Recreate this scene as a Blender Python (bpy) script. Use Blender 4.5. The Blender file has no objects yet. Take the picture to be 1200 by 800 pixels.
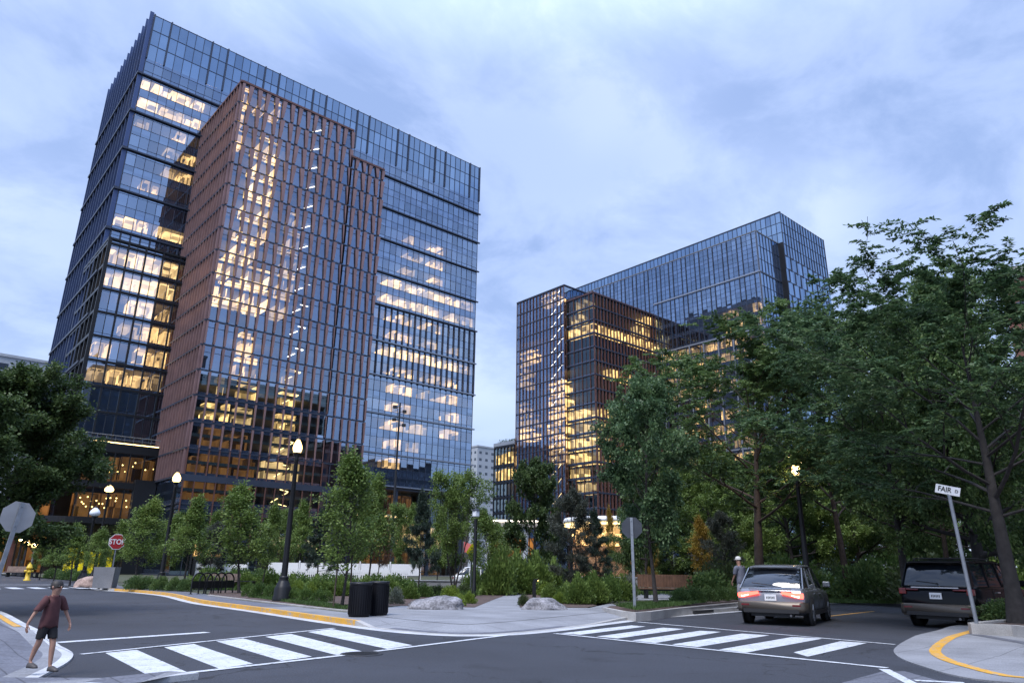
import bpy, bmesh, math, random
import numpy as np
from mathutils import Vector, Matrix

R = math.radians
random.seed(11)
rng = np.random.default_rng(11)
scene = bpy.context.scene
COL = scene.collection

# ------------------------------------------------------------------ camera
FPX, YAW, PITCH, ROLL, EYE = 833.165, R(48.6257), R(17.8076), R(0.73966), 1.4
_F = np.array([math.cos(PITCH) * math.cos(YAW), math.cos(PITCH) * math.sin(YAW), math.sin(PITCH)])
_r = np.array([math.sin(YAW), -math.cos(YAW), 0.0])
_u = np.cross(_r, _F)
_R2 = math.cos(ROLL) * _r + math.sin(ROLL) * _u
_U2 = -math.sin(ROLL) * _r + math.cos(ROLL) * _u
EYEP = np.array([0, 0, EYE])


def ray(px, py):
    return _F + _R2 * (px - 600) / FPX - _U2 * (py - 400) / FPX


def at(px, py, z=0.0):
    """the point on the level z seen at that place of the 1200 x 800 photograph"""
    d = ray(px, py)
    p = EYEP + d * (z - EYE) / d[2]
    return Vector((p[0], p[1], z))


def along(px, dist, z=0.0):
    """a point at a horizontal distance in the direction of a photo column"""
    d = ray(px, 667.5 + (px - 600) * 0.0129)
    k = dist / math.hypot(d[0], d[1])
    return Vector((d[0] * k, d[1] * k, z))


def project(p):
    q = np.array(p) - EYEP
    return 600 + FPX * (q @ _R2) / (q @ _F), 400 - FPX * (q @ _U2) / (q @ _F)


def height_at(p, py):
    """how high a vertical line on p must be to reach the photo row py"""
    lo, hi = 0.0, 150.0
    for _ in range(50):
        m = (lo + hi) / 2
        if project((p[0], p[1], m))[1] > py:
            lo = m
        else:
            hi = m
    return lo


cam = bpy.data.cameras.new('camera')
cam.sensor_width = 36.0
cam.lens = FPX * 36 / 1200
cam.clip_start = 0.05
cam.clip_end = 6000
camo = bpy.data.objects.new('camera', cam)
COL.objects.link(camo)
m3 = Matrix((_R2, _U2, -_F)).transposed()
camo.matrix_world = Matrix.Translation((0, 0, EYE)) @ m3.to_4x4()
scene.camera = camo

# ------------------------------------------------------------------ object helpers


def tag(o, label=None, cat=None, group=None, kind=None):
    if label: o['label'] = label
    if cat: o['category'] = cat
    if group: o['group'] = group
    if kind: o['kind'] = kind
    return o


def empty(name, loc=(0, 0, 0), rz=0.0):
    o = bpy.data.objects.new(name, None)
    o.empty_display_size = 0.3
    o.location = loc
    o.rotation_euler = (0, 0, rz)
    COL.objects.link(o)
    return o


def copy_tree(o, parent=None):
    c = o.copy()
    COL.objects.link(c)
    if parent: c.parent = parent
    for ch in o.children:
        copy_tree(ch, c)
    return c


class MB:
    """collects faces and links them as one mesh object"""

    def __init__(self):
        self.v, self.f, self.m, self.s = [], [], [], []

    def add(self, vs, fs, mat=0, smooth=False):
        b = len(self.v)
        self.v += [tuple(v) for v in vs]
        for f in fs:
            self.f.append(tuple(i + b for i in f))
            self.m.append(mat)
            self.s.append(smooth)

    def box(self, c, s, rz=0.0, mat=0):
        hx, hy, hz = s[0] / 2, s[1] / 2, s[2] / 2
        ca, sa = math.cos(rz), math.sin(rz)
        vs = []
        for dz in (-hz, hz):
            for dx, dy in ((-hx, -hy), (hx, -hy), (hx, hy), (-hx, hy)):
                vs.append((c[0] + dx * ca - dy * sa, c[1] + dx * sa + dy * ca, c[2] + dz))
        self.add(vs, [(3, 2, 1, 0), (4, 5, 6, 7), (0, 1, 5, 4), (1, 2, 6, 5), (2, 3, 7, 6), (3, 0, 4, 7)], mat)

    def bx(self, x0, x1, y0, y1, z0, z1, mat=0):
        self.box(((x0 + x1) / 2, (y0 + y1) / 2, (z0 + z1) / 2), (abs(x1 - x0), abs(y1 - y0), abs(z1 - z0)), 0, mat)

    def quad(self, a, b, c, d, mat=0):
        self.add([a, b, c, d], [(0, 1, 2, 3)], mat)

    def tube(self, pts, rad, n=8, mat=0, cap=True, smooth=True):
        pts = [Vector(p) for p in pts]
        if not hasattr(rad, '__len__'): rad = [rad] * len(pts)
        vs, fs = [], []
        t0 = (pts[1] - pts[0]).normalized()
        up = Vector((0, 0, 1)) if abs(t0.z) < 0.9 else Vector((1, 0, 0))
        a = t0.cross(up).normalized()
        for i, p in enumerate(pts):
            t = (pts[min(i + 1, len(pts) - 1)] - pts[max(i - 1, 0)]).normalized()
            a = (a - t * a.dot(t)).normalized()
            b = t.cross(a)
            for k in range(n):
                g = 2 * math.pi * k / n
                vs.append(p + (a * math.cos(g) + b * math.sin(g)) * rad[i])
        for i in range(len(pts) - 1):
            for k in range(n):
                k2 = (k + 1) % n
                fs.append((i * n + k, i * n + k2, (i + 1) * n + k2, (i + 1) * n + k))
        self.add(vs, fs, mat, smooth)
        if cap:
            self.add(vs[:n], [tuple(range(n))[::-1]], mat)
            self.add(vs[-n:], [tuple(range(n))], mat)

    def lathe(self, prof, c=(0, 0, 0), n=16, mat=0, smooth=True, axis='z'):
        vs, fs = [], []
        for r, z in prof:
            for k in range(n):
                g = 2 * math.pi * k / n
                x, y = r * math.cos(g), r * math.sin(g)
                if axis == 'z': vs.append((c[0] + x, c[1] + y, c[2] + z))
                elif axis == 'y': vs.append((c[0] + x, c[1] + z, c[2] + y))
                else: vs.append((c[0] + z, c[1] + x, c[2] + y))
        for i in range(len(prof) - 1):
            for k in range(n):
                k2 = (k + 1) % n
                q = (i * n + k, i * n + k2, (i + 1) * n + k2, (i + 1) * n + k)
                fs.append(q if axis != 'y' else q[::-1])
        self.add(vs, fs, mat, smooth)

    def prism(self, poly, z0, z1, mat=0, bottom=True):
        n = len(poly)
        area = sum(poly[i][0] * poly[(i + 1) % n][1] - poly[(i + 1) % n][0] * poly[i][1] for i in range(n))
        if area < 0: poly = poly[::-1]
        vs = [(p[0], p[1], z0) for p in poly] + [(p[0], p[1], z1) for p in poly]
        fs = [tuple(range(n, 2 * n))] + [(i, (i + 1) % n, n + (i + 1) % n, n + i) for i in range(n)]
        if bottom: fs.append(tuple(range(n))[::-1])
        self.add(vs, fs, mat)

    def sheet(self, poly, z, mat=0):
        n = len(poly)
        area = sum(poly[i][0] * poly[(i + 1) % n][1] - poly[(i + 1) % n][0] * poly[i][1] for i in range(n))
        if area < 0: poly = poly[::-1]
        self.add([(p[0], p[1], z) for p in poly], [tuple(range(n))], mat)

    def build(self, name, mats, parent=None, bevel=0.0, subsurf=0):
        me = bpy.data.meshes.new(name)
        me.from_pydata(self.v, [], self.f)
        for m in (mats if isinstance(mats, (list, tuple)) else [mats]):
            me.materials.append(m)
        me.polygons.foreach_set('material_index', self.m)
        me.polygons.foreach_set('use_smooth', self.s)
        me.update()
        o = bpy.data.objects.new(name, me)
        COL.objects.link(o)
        if parent: o.parent = parent
        if bevel:
            b = o.modifiers.new('bevel', 'BEVEL')
            b.width = bevel
            b.segments = 2
            b.limit_method = 'ANGLE'
        if subsurf:
            s = o.modifiers.new('sub', 'SUBSURF')
            s.levels = s.render_levels = subsurf
        return o


def quad_mesh(name, verts, mat):
    """verts: (n, 4, 3) loose quads as one mesh"""
    n = len(verts)
    me = bpy.data.meshes.new(name)
    me.vertices.add(n * 4)
    me.loops.add(n * 4)
    me.polygons.add(n)
    me.vertices.foreach_set('co', np.ascontiguousarray(verts, dtype=np.float32).ravel())
    me.loops.foreach_set('vertex_index', np.arange(n * 4, dtype=np.int32))
    me.polygons.foreach_set('loop_start', np.arange(0, n * 4, 4, dtype=np.int32))
    me.materials.append(mat)
    me.update(calc_edges=True)
    me.validate()
    return me


# ------------------------------------------------------------------ materials
def new_mat(name):
    m = bpy.data.materials.new(name)
    m.use_nodes = True
    nt = m.node_tree
    return m, nt, nt.nodes['Principled BSDF'], nt.nodes['Material Output']


def mat(name, col, rough=0.6, metal=0.0, var=0.0, scale=3.0, fine=0.0, fscale=60.0, bump=0.0, bscale=40.0, spec=0.5, emit=None, estr=0.0):
    m, nt, p, out = new_mat(name)
    p.inputs['Base Color'].default_value = (*col, 1)
    p.inputs['Roughness'].default_value = rough
    p.inputs['Metallic'].default_value = metal
    p.inputs['Specular IOR Level'].default_value = spec
    geo = nt.nodes.new('ShaderNodeNewGeometry')
    last = None
    for amt, sc, det in ((var, scale, 6.0), (fine, fscale, 2.0)):
        if not amt: continue
        nz = nt.nodes.new('ShaderNodeTexNoise')
        nz.inputs['Scale'].default_value = sc
        nz.inputs['Detail'].default_value = det
        nt.links.new(geo.outputs['Position'], nz.inputs['Vector'])
        mr = nt.nodes.new('ShaderNodeMapRange')
        mr.inputs['From Min'].default_value = 0.3
        mr.inputs['From Max'].default_value = 0.7
        mr.inputs['To Min'].default_value = 1 - amt
        mr.inputs['To Max'].default_value = 1 + amt
        nt.links.new(nz.outputs['Fac'], mr.inputs['Value'])
        mx = nt.nodes.new('ShaderNodeVectorMath')
        mx.operation = 'SCALE'
        if last is None: mx.inputs[0].default_value = col
        else: nt.links.new(last, mx.inputs[0])
        nt.links.new(mr.outputs['Result'], mx.inputs['Scale'])
        last = mx.outputs[0]
    if last is not None: nt.links.new(last, p.inputs['Base Color'])
    if bump:
        nz = nt.nodes.new('ShaderNodeTexNoise')
        nz.inputs['Scale'].default_value = bscale
        nz.inputs['Detail'].default_value = 4
        nt.links.new(geo.outputs['Position'], nz.inputs['Vector'])
        b = nt.nodes.new('ShaderNodeBump')
        b.inputs['Strength'].default_value = bump
        b.inputs['Distance'].default_value = 0.02
        nt.links.new(nz.outputs['Fac'], b.inputs['Height'])
        nt.links.new(b.outputs['Normal'], p.inputs['Normal'])
    if emit:
        p.inputs['Emission Color'].default_value = (*emit, 1)
        p.inputs['Emission Strength'].default_value = estr
    return m


def glass_mat(name, refl, tint, base=0.26, gain=0.7, rough=0.012, spandrel=None):
    """coated window glass: part mirror, part see-through; a spandrel pane has an opaque back instead"""
    m, nt, p, out = new_mat(name)
    nt.nodes.remove(p)
    gl = nt.nodes.new('ShaderNodeBsdfGlossy')
    gl.inputs['Color'].default_value = (*refl, 1)
    gl.inputs['Roughness'].default_value = rough
    if spandrel:
        tr = nt.nodes.new('ShaderNodeBsdfDiffuse')
        tr.inputs['Color'].default_value = (*spandrel, 1)
    else:
        tr = nt.nodes.new('ShaderNodeBsdfTransparent')
        tr.inputs['Color'].default_value = (*tint, 1)
    fr = nt.nodes.new('ShaderNodeFresnel')
    fr.inputs['IOR'].default_value = 1.5
    ma = nt.nodes.new('ShaderNodeMath')
    ma.operation = 'MULTIPLY_ADD'
    ma.use_clamp = True
    ma.inputs[1].default_value = gain
    ma.inputs[2].default_value = base
    nt.links.new(fr.outputs[0], ma.inputs[0])
    # panes differ a little in their coating
    geo = nt.nodes.new('ShaderNodeNewGeometry')
    mr = nt.nodes.new('ShaderNodeMapRange')
    mr.inputs['To Min'].default_value = 0.8
    mr.inputs['To Max'].default_value = 1.15
    nt.links.new(geo.outputs['Random Per Island'], mr.inputs['Value'])
    mu = nt.nodes.new('ShaderNodeMath')
    mu.operation = 'MULTIPLY'
    mu.use_clamp = True
    nt.links.new(ma.outputs[0], mu.inputs[0])
    nt.links.new(mr.outputs['Result'], mu.inputs[1])
    mx = nt.nodes.new('ShaderNodeMixShader')
    nt.links.new(mu.outputs[0], mx.inputs['Fac'])
    nt.links.new(tr.outputs[0], mx.inputs[1])
    nt.links.new(gl.outputs[0], mx.inputs[2])
    nt.links.new(mx.outputs[0], out.inputs['Surface'])
    return m


def room_mat(name, col, strength, cell=(1.5, 1.5, 1.4), lo=0.35, hi=1.25):
    """inside of a lit room: its lamplight put into glowing ceiling and walls, uneven from tile to tile"""
    m, nt, p, out = new_mat(name)
    nt.nodes.remove(p)
    geo = nt.nodes.new('ShaderNodeNewGeometry')
    dv = nt.nodes.new('ShaderNodeVectorMath')
    dv.operation = 'DIVIDE'
    dv.inputs[1].default_value = cell
    nt.links.new(geo.outputs['Position'], dv.inputs[0])
    fl = nt.nodes.new('ShaderNodeVectorMath')
    fl.operation = 'FLOOR'
    nt.links.new(dv.outputs[0], fl.inputs[0])
    wn = nt.nodes.new('ShaderNodeTexWhiteNoise')
    nt.links.new(fl.outputs[0], wn.inputs['Vector'])
    nz = nt.nodes.new('ShaderNodeTexNoise')
    nz.inputs['Scale'].default_value = .55
    nz.inputs['Detail'].default_value = 4
    nt.links.new(geo.outputs['Position'], nz.inputs['Vector'])
    ad = nt.nodes.new('ShaderNodeMath')
    ad.operation = 'MULTIPLY'
    nt.links.new(wn.outputs['Value'], ad.inputs[0])
    nt.links.new(nz.outputs['Fac'], ad.inputs[1])
    mr = nt.nodes.new('ShaderNodeMapRange')
    mr.inputs['From Max'].default_value = 0.6
    mr.inputs['To Min'].default_value = lo * strength
    mr.inputs['To Max'].default_value = hi * strength
    nt.links.new(ad.outputs[0], mr.inputs['Value'])
    em = nt.nodes.new('ShaderNodeEmission')
    em.inputs['Color'].default_value = (*col, 1)
    nt.links.new(mr.outputs['Result'], em.inputs['Strength'])
    nt.links.new(em.outputs[0], out.inputs['Surface'])
    m.cycles.emission_sampling = 'NONE'
    return m


def globe_mat(name, col, strength):
    m, nt, p, out = new_mat(name)
    nt.nodes.remove(p)
    em = nt.nodes.new('ShaderNodeEmission')
    em.inputs['Color'].default_value = (*col, 1)
    em.inputs['Strength'].default_value = strength * 2
    tr = nt.nodes.new('ShaderNodeBsdfTransparent')
    mx = nt.nodes.new('ShaderNodeMixShader')
    nt.links.new(tr.outputs[0], mx.inputs[1]); nt.links.new(em.outputs[0], mx.inputs[2])
    nt.links.new(mx.outputs[0], out.inputs['Surface'])
    m.cycles.emission_sampling = 'NONE'
    return m


def glow(name, col, strength, sampled=True):
    m, nt, p, out = new_mat(name)
    nt.nodes.remove(p)
    em = nt.nodes.new('ShaderNodeEmission')
    em.inputs['Color'].default_value = (*col, 1)
    em.inputs['Strength'].default_value = strength
    nt.links.new(em.outputs[0], out.inputs['Surface'])
    if not sampled: m.cycles.emission_sampling = 'NONE'
    return m


def leaf_mat(name, dark, mid, light, trans=0.35):
    m, nt, p, out = new_mat(name)
    nt.nodes.remove(p)
    geo = nt.nodes.new('ShaderNodeNewGeometry')
    cr = nt.nodes.new('ShaderNodeValToRGB')
    e = cr.color_ramp.elements
    e[0].position, e[0].color = 0.0, (*dark, 1)
    e[1].position, e[1].color = 1.0, (*light, 1)
    k = cr.color_ramp.elements.new(0.55)
    k.color = (*mid, 1)
    # clumps of older and younger leaves, plus leaf to leaf differences
    nz = nt.nodes.new('ShaderNodeTexNoise')
    nz.inputs['Scale'].default_value = 0.9
    nz.inputs['Detail'].default_value = 2
    nt.links.new(geo.outputs['Position'], nz.inputs['Vector'])
    ad = nt.nodes.new('ShaderNodeMath')
    ad.operation = 'MULTIPLY_ADD'
    ad.inputs[1].default_value = 1.2
    ad.inputs[2].default_value = -0.35
    nt.links.new(nz.outputs['Fac'], ad.inputs[0])
    mu = nt.nodes.new('ShaderNodeMath')
    mu.operation = 'MULTIPLY_ADD'
    mu.inputs[1].default_value = 0.65
    nt.links.new(geo.outputs['Random Per Island'], mu.inputs[0])
    nt.links.new(ad.outputs[0], mu.inputs[2])
    nt.links.new(mu.outputs[0], cr.inputs['Fac'])
    d = nt.nodes.new('ShaderNodeBsdfPrincipled')
    d.inputs['Roughness'].default_value = 0.5
    d.inputs['Specular IOR Level'].default_value = 0.35
    nt.links.new(cr.outputs['Color'], d.inputs['Base Color'])
    t = nt.nodes.new('ShaderNodeBsdfTranslucent')
    nt.links.new(cr.outputs['Color'], t.inputs['Color'])
    mx = nt.nodes.new('ShaderNodeMixShader')
    mx.inputs['Fac'].default_value = trans
    nt.links.new(d.outputs[0], mx.inputs[1])
    nt.links.new(t.outputs[0], mx.inputs[2])
    nt.links.new(mx.outputs[0], out.inputs['Surface'])
    return m


def worn_paint(name, col, wear=.40, under=(.035, .037, .045)):
    """road paint, chipped and rubbed through in places"""
    m = mat(name, col, .7, var=.12, scale=2.0, fine=.16, fscale=40, bump=.2, bscale=80)
    nt = m.node_tree
    p = nt.nodes['Principled BSDF']
    src = p.inputs['Base Color'].links[0].from_socket
    geo = nt.nodes.new('ShaderNodeNewGeometry')
    nz = nt.nodes.new('ShaderNodeTexNoise'); nz.inputs['Scale'].default_value = 7; nz.inputs['Detail'].default_value = 8; nz.inputs['Roughness'].default_value = .75
    nt.links.new(geo.outputs['Position'], nz.inputs['Vector'])
    mr = nt.nodes.new('ShaderNodeMapRange')
    mr.inputs['From Min'].default_value = wear - .06; mr.inputs['From Max'].default_value = wear + .05
    mr.inputs['To Min'].default_value = 1; mr.inputs['To Max'].default_value = 0
    nt.links.new(nz.outputs['Fac'], mr.inputs['Value'])
    mx = nt.nodes.new('ShaderNodeMixRGB')
    nt.links.new(mr.outputs['Result'], mx.inputs['Fac'])
    nt.links.new(src, mx.inputs['Color1'])
    mx.inputs['Color2'].default_value = (*under, 1)
    nt.links.new(mx.outputs[0], p.inputs['Base Color'])
    return m


def jointed(m, size, width):
    """slab joints as narrow dark lines on a square raster"""
    nt = m.node_tree
    p = nt.nodes['Principled BSDF']
    src = p.inputs['Base Color'].links[0].from_socket
    geo = nt.nodes.new('ShaderNodeNewGeometry')
    sp = nt.nodes.new('ShaderNodeSeparateXYZ')
    nt.links.new(geo.outputs['Position'], sp.inputs[0])
    prev = None
    for ax in 'XY':
        a = nt.nodes.new('ShaderNodeMath'); a.operation = 'DIVIDE'; a.inputs[1].default_value = size
        nt.links.new(sp.outputs[ax], a.inputs[0])
        b = nt.nodes.new('ShaderNodeMath'); b.operation = 'FRACT'; nt.links.new(a.outputs[0], b.inputs[0])
        c = nt.nodes.new('ShaderNodeMath'); c.operation = 'GREATER_THAN'; c.inputs[1].default_value = width / size
        nt.links.new(b.outputs[0], c.inputs[0])
        if prev is None: prev = c.outputs[0]
        else:
            d = nt.nodes.new('ShaderNodeMath'); d.operation = 'MINIMUM'
            nt.links.new(prev, d.inputs[0]); nt.links.new(c.outputs[0], d.inputs[1]); prev = d.outputs[0]
    sn = nt.nodes.new('ShaderNodeSeparateXYZ'); nt.links.new(geo.outputs['True Normal'], sn.inputs[0])
    ab = nt.nodes.new('ShaderNodeMath'); ab.operation = 'ABSOLUTE'; nt.links.new(sn.outputs['Z'], ab.inputs[0])
    up = nt.nodes.new('ShaderNodeMath'); up.operation = 'LESS_THAN'; up.inputs[1].default_value = .5; nt.links.new(ab.outputs[0], up.inputs[0])
    mm = nt.nodes.new('ShaderNodeMath'); mm.operation = 'MAXIMUM'; nt.links.new(prev, mm.inputs[0]); nt.links.new(up.outputs[0], mm.inputs[1]); prev = mm.outputs[0]
    mr = nt.nodes.new('ShaderNodeMapRange'); mr.inputs['To Min'].default_value = .5; mr.inputs['To Max'].default_value = 1
    nt.links.new(prev, mr.inputs['Value'])
    sc = nt.nodes.new('ShaderNodeVectorMath'); sc.operation = 'SCALE'
    nt.links.new(src, sc.inputs[0]); nt.links.new(mr.outputs['Result'], sc.inputs['Scale'])
    nt.links.new(sc.outputs[0], p.inputs['Base Color'])
    return m


M = {}
M['asphalt'] = mat('asphalt', (.028, .031, .041), .80, var=.25, scale=.30, fine=.5, fscale=42, bump=.45, bscale=70)
def age_asphalt(m):
    nt = m.node_tree
    p = nt.nodes['Principled BSDF']
    src = p.inputs['Base Color'].links[0].from_socket
    geo = nt.nodes.new('ShaderNodeNewGeometry')
    wob = nt.nodes.new('ShaderNodeTexNoise'); wob.inputs['Scale'].default_value = .9; wob.inputs['Detail'].default_value = 5
    nt.links.new(geo.outputs['Position'], wob.inputs['Vector'])
    ad = nt.nodes.new('ShaderNodeVectorMath'); ad.operation = 'MULTIPLY_ADD'; ad.inputs[1].default_value = (2.6, 2.6, 0)
    nt.links.new(wob.outputs['Color'], ad.inputs[0]); nt.links.new(geo.outputs['Position'], ad.inputs[2])
    vo = nt.nodes.new('ShaderNodeTexVoronoi'); vo.feature = 'DISTANCE_TO_EDGE'; vo.inputs['Scale'].default_value = .21
    nt.links.new(ad.outputs[0], vo.inputs['Vector'])
    cr = nt.nodes.new('ShaderNodeMapRange'); cr.inputs['From Min'].default_value = .0015; cr.inputs['From Max'].default_value = .006; cr.inputs['To Min'].default_value = .35
    nt.links.new(vo.outputs['Distance'], cr.inputs['Value'])
    oil = nt.nodes.new('ShaderNodeTexNoise'); oil.inputs['Scale'].default_value = .75; oil.inputs['Detail'].default_value = 3
    nt.links.new(geo.outputs['Position'], oil.inputs['Vector'])
    orr = nt.nodes.new('ShaderNodeMapRange'); orr.inputs['From Min'].default_value = .60; orr.inputs['From Max'].default_value = .72; orr.inputs['To Min'].default_value = 1; orr.inputs['To Max'].default_value = .6
    nt.links.new(oil.outputs['Fac'], orr.inputs['Value'])
    dus = nt.nodes.new('ShaderNodeTexNoise'); dus.inputs['Scale'].default_value = 150; dus.inputs['Detail'].default_value = 1
    nt.links.new(geo.outputs['Position'], dus.inputs['Vector'])
    drr = nt.nodes.new('ShaderNodeMapRange'); drr.inputs['From Min'].default_value = .62; drr.inputs['From Max'].default_value = .75; drr.inputs['To Min'].default_value = 1; drr.inputs['To Max'].default_value = 2.2
    nt.links.new(dus.outputs['Fac'], drr.inputs['Value'])
    last = src
    for k in (cr, orr, drr):
        sc = nt.nodes.new('ShaderNodeVectorMath'); sc.operation = 'SCALE'
        nt.links.new(last, sc.inputs[0]); nt.links.new(k.outputs['Result'], sc.inputs['Scale']); last = sc.outputs[0]
    nt.links.new(last, p.inputs['Base Color'])


age_asphalt(M['asphalt'])
M['paint'] = worn_paint('road_paint', (.49, .51, .54))
M['yellow_paint'] = worn_paint('yellow_paint', (.60, .31, .03), wear=.44, under=(.3, .29, .28))
M['concrete'] = jointed(mat('concrete', (.21, .215, .232), .85, var=.2, scale=.8, fine=.2, fscale=40, bump=.2), 1.5, .02)
M['gutter'] = jointed(mat('pale_concrete', (.42, .43, .45), .85, var=.18, scale=1.3, fine=.16), 3.0, .018)
M['paver'] = jointed(mat('dark_paver', (.115, .12, .145), .8, var=.14, scale=1.1, fine=.25, fscale=25), .45, .025)
M['kerb'] = jointed(mat('kerb_stone', (.34, .33, .32), .85, var=.2, scale=1.7, fine=.16), 1.8, .02)
M['mulch'] = mat('mulch', (.075, .05, .042), .95, var=.35, scale=3, fine=.5, fscale=28, bump=.7, bscale=22)
M['soil'] = mat('park_soil', (.055, .062, .035), .95, var=.4, scale=.7, fine=.4, fscale=18, bump=.5, bscale=14)
M['earth'] = mat('earth', (.08, .085, .07), .95, var=.3, scale=.05)
M['mullion'] = mat('dark_mullion', (.045, .056, .085), .45, .4, var=.1, scale=.5)
M['fin_blue'] = mat('blue_fin', (.06, .09, .19), .38, .5)
M['silver'] = mat('silver_mullion', (.26, .29, .35), .42, .5)
M['copper'] = mat('copper_panel', (.25, .152, .146), .46, .35, var=.16, scale=.5)
M['copper_dark'] = mat('bronze_panel', (.135, .062, .050), .5, .3, var=.16, scale=.5)
M['glass'] = glass_mat('tower_glass', (.56, .71, .93), (.74, .80, .84), base=.45)
M['spandrel'] = glass_mat('spandrel_glass', (.52, .67, .90), None, base=.45, spandrel=(.035, .045, .07))
M['glass_light'] = glass_mat('bright_glass', (.52, .69, .98), (.72, .78, .84), base=.32, gain=.6)
M['glass_low'] = glass_mat('teal_glass', (.42, .58, .70), (.66, .76, .74), base=.12, gain=.7)
M['glass_sky'] = glass_mat('sky_glass', (.56, .76, 1.0), None, base=.46, gain=.6, spandrel=(.03, .045, .09))
M['slab'] = mat('floor_slab', (.20, .20, .21), .8)
M['core'] = mat('core_wall', (.16, .16, .17), .8, var=.2, scale=.6)
M['roofing'] = mat('roofing', (.14, .15, .17), .8)
M['lit_white'] = room_mat('office_light', (1, .61, .25), 2.2, lo=.08)
M['lit_warm'] = room_mat('warm_light', (1, .58, .22), 1.7, lo=.0, hi=1.35)
M['lit_dim'] = room_mat('dim_light', (1, .62, .28), .85, lo=.0, hi=1.2)
M['lit_gold'] = room_mat('shop_light', (1, .42, .13), .13, cell=(1.1, 1.1, 1.9), lo=.03, hi=1.4)
M['lit_shop'] = room_mat('store_light', (1, .40, .10), .30, cell=(1.1, 1.1, 1.9), lo=.03, hi=1.4)
M['lit_yellow'] = room_mat('yellow_light', (1.0, .74, .02), .62, cell=(2.4, 2.4, 9), lo=.6, hi=1.15)
M['led'] = glow('led_strip', (1, .90, .76), 4.0, False)
M['led_warm'] = glow('warm_led', (1, .70, .30), 2.6, False)
M['lamp_globe'] = globe_mat('lamp_globe', (1, .66, .25), 2.0)
M['lamp_bulb'] = glow('lamp_bulb', (1, .70, .34), 230.0)
M['bulb'] = glow('bulb', (1, .62, .22), 4, False)
M['path_lamp'] = glow('path_lamp', (1, .62, .2), 14)
M['milk'] = mat('milk_glass', (.72, .76, .82), .25)
M['black'] = mat('black_metal', (.012, .013, .016), .42, .3)
M['bin'] = mat('bin_metal', (.006, .0065, .010), .5, .2, spec=.3)
M['galv'] = mat('galvanised', (.24, .26, .29), .5, .6, var=.15, scale=6)
M['sign_back'] = mat('sign_back', (.34, .34, .35), .45, .5, var=.12, scale=2.5)
M['sign_dull'] = mat('dull_sign_back', (.06, .066, .078), .5, .5, var=.12, scale=3)
M['red'] = mat('sign_red', (.33, .016, .022), .45)
M['white'] = mat('white_sheet', (.72, .73, .75), .5)
M['ink'] = mat('ink', (.012, .012, .015), .5)
M['sign_yellow'] = mat('sign_yellow', (.80, .68, .02), .45)
M['pink'] = mat('pink_flag', (.62, .16, .16), .6)
M['wood'] = mat('bench_wood', (.13, .070, .045), .6, var=.3, scale=3.5)
M['wood_pale'] = mat('weathered_wood', (.22, .165, .14), .7, var=.25, scale=4)
M['timber'] = mat('lattice_timber', (.36, .20, .10), .55, var=.2, scale=3)
M['rock'] = mat('boulder', (.18, .176, .19), .85, var=.6, scale=2.6, fine=.4, fscale=16, bump=1.0, bscale=9)
M['rock_pink'] = mat('pink_boulder', (.35, .25, .21), .85, var=.3, scale=3, fine=.25, fscale=14, bump=.6, bscale=8)
M['hydrant'] = mat('hydrant_yellow', (.62, .42, .03), .5)
M['iron'] = mat('cast_iron', (.035, .036, .040), .6, .5, bump=.4, bscale=35)
M['bark'] = mat('bark', (.034, .030, .029), .9, var=.35, scale=6, bump=.8, bscale=14)
M['bark_red'] = mat('warm_bark', (.055, .038, .030), .9, var=.35, scale=6, bump=.8, bscale=14)
M['stake'] = mat('stake_wood', (.075, .055, .042), .9, var=.25, scale=8)
M['brick'] = mat('brick', (.16, .072, .058), .9, var=.2, scale=.6, fine=.15, fscale=9)
M['plaster'] = mat('pale_render', (.36, .39, .43), .8, var=.08, scale=.3)
M['plaster_white'] = mat('white_render', (.52, .57, .64), .8, var=.06, scale=.2)
M['far_wall'] = mat('dark_facade', (.06, .068, .08), .8, var=.2, scale=.1)
M['far_window'] = mat('far_window', (.05, .065, .09), .15, .2, spec=.8)

# ------------------------------------------------------------------ sky and sun
world = bpy.data.worlds.new('World')
scene.world = world
world.use_nodes = True
wt = world.node_tree
for n in list(wt.nodes): wt.nodes.remove(n)
wo = wt.nodes.new('ShaderNodeOutputWorld')
SUN_EL, SUN_AZ = R(58), R(200)      # direction the soft light comes from
sky = wt.nodes.new('ShaderNodeTexSky')
sky.sky_type = 'NISHITA'
sky.sun_disc = False
sky.sun_elevation = SUN_EL
sky.sun_rotation = R(90) - SUN_AZ
sky.air_density = 1.6
sky.dust_density = 0.6
sky.ozone_density = 4.0
bg1 = wt.nodes.new('ShaderNodeBackground')
bg1.inputs['Strength'].default_value = 0.075
wt.links.new(sky.outputs[0], bg1.inputs['Color'])
tc = wt.nodes.new('ShaderNodeTexCoord')
sep = wt.nodes.new('ShaderNodeSeparateXYZ')
wt.links.new(tc.outputs['Generated'], sep.inputs[0])


def wmath(op, a, b=None, clamp=False):
    n = wt.nodes.new('ShaderNodeMath')
    n.operation = op
    n.use_clamp = clamp
    for i, x in enumerate((a, b)):
        if x is None: continue
        if isinstance(x, (int, float)): n.inputs[i].default_value = x
        else: wt.links.new(x, n.inputs[i])
    return n.outputs[0]


zz = wmath('MAXIMUM', sep.outputs['Z'], 0.0)
den = wmath('ADD', zz, 0.22)
cx = wmath('DIVIDE', sep.outputs['X'], den)
cy = wmath('DIVIDE', sep.outputs['Y'], den)
comb = wt.nodes.new('ShaderNodeCombineXYZ')
wt.links.new(cx, comb.inputs[0])
wt.links.new(cy, comb.inputs[1])


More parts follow.
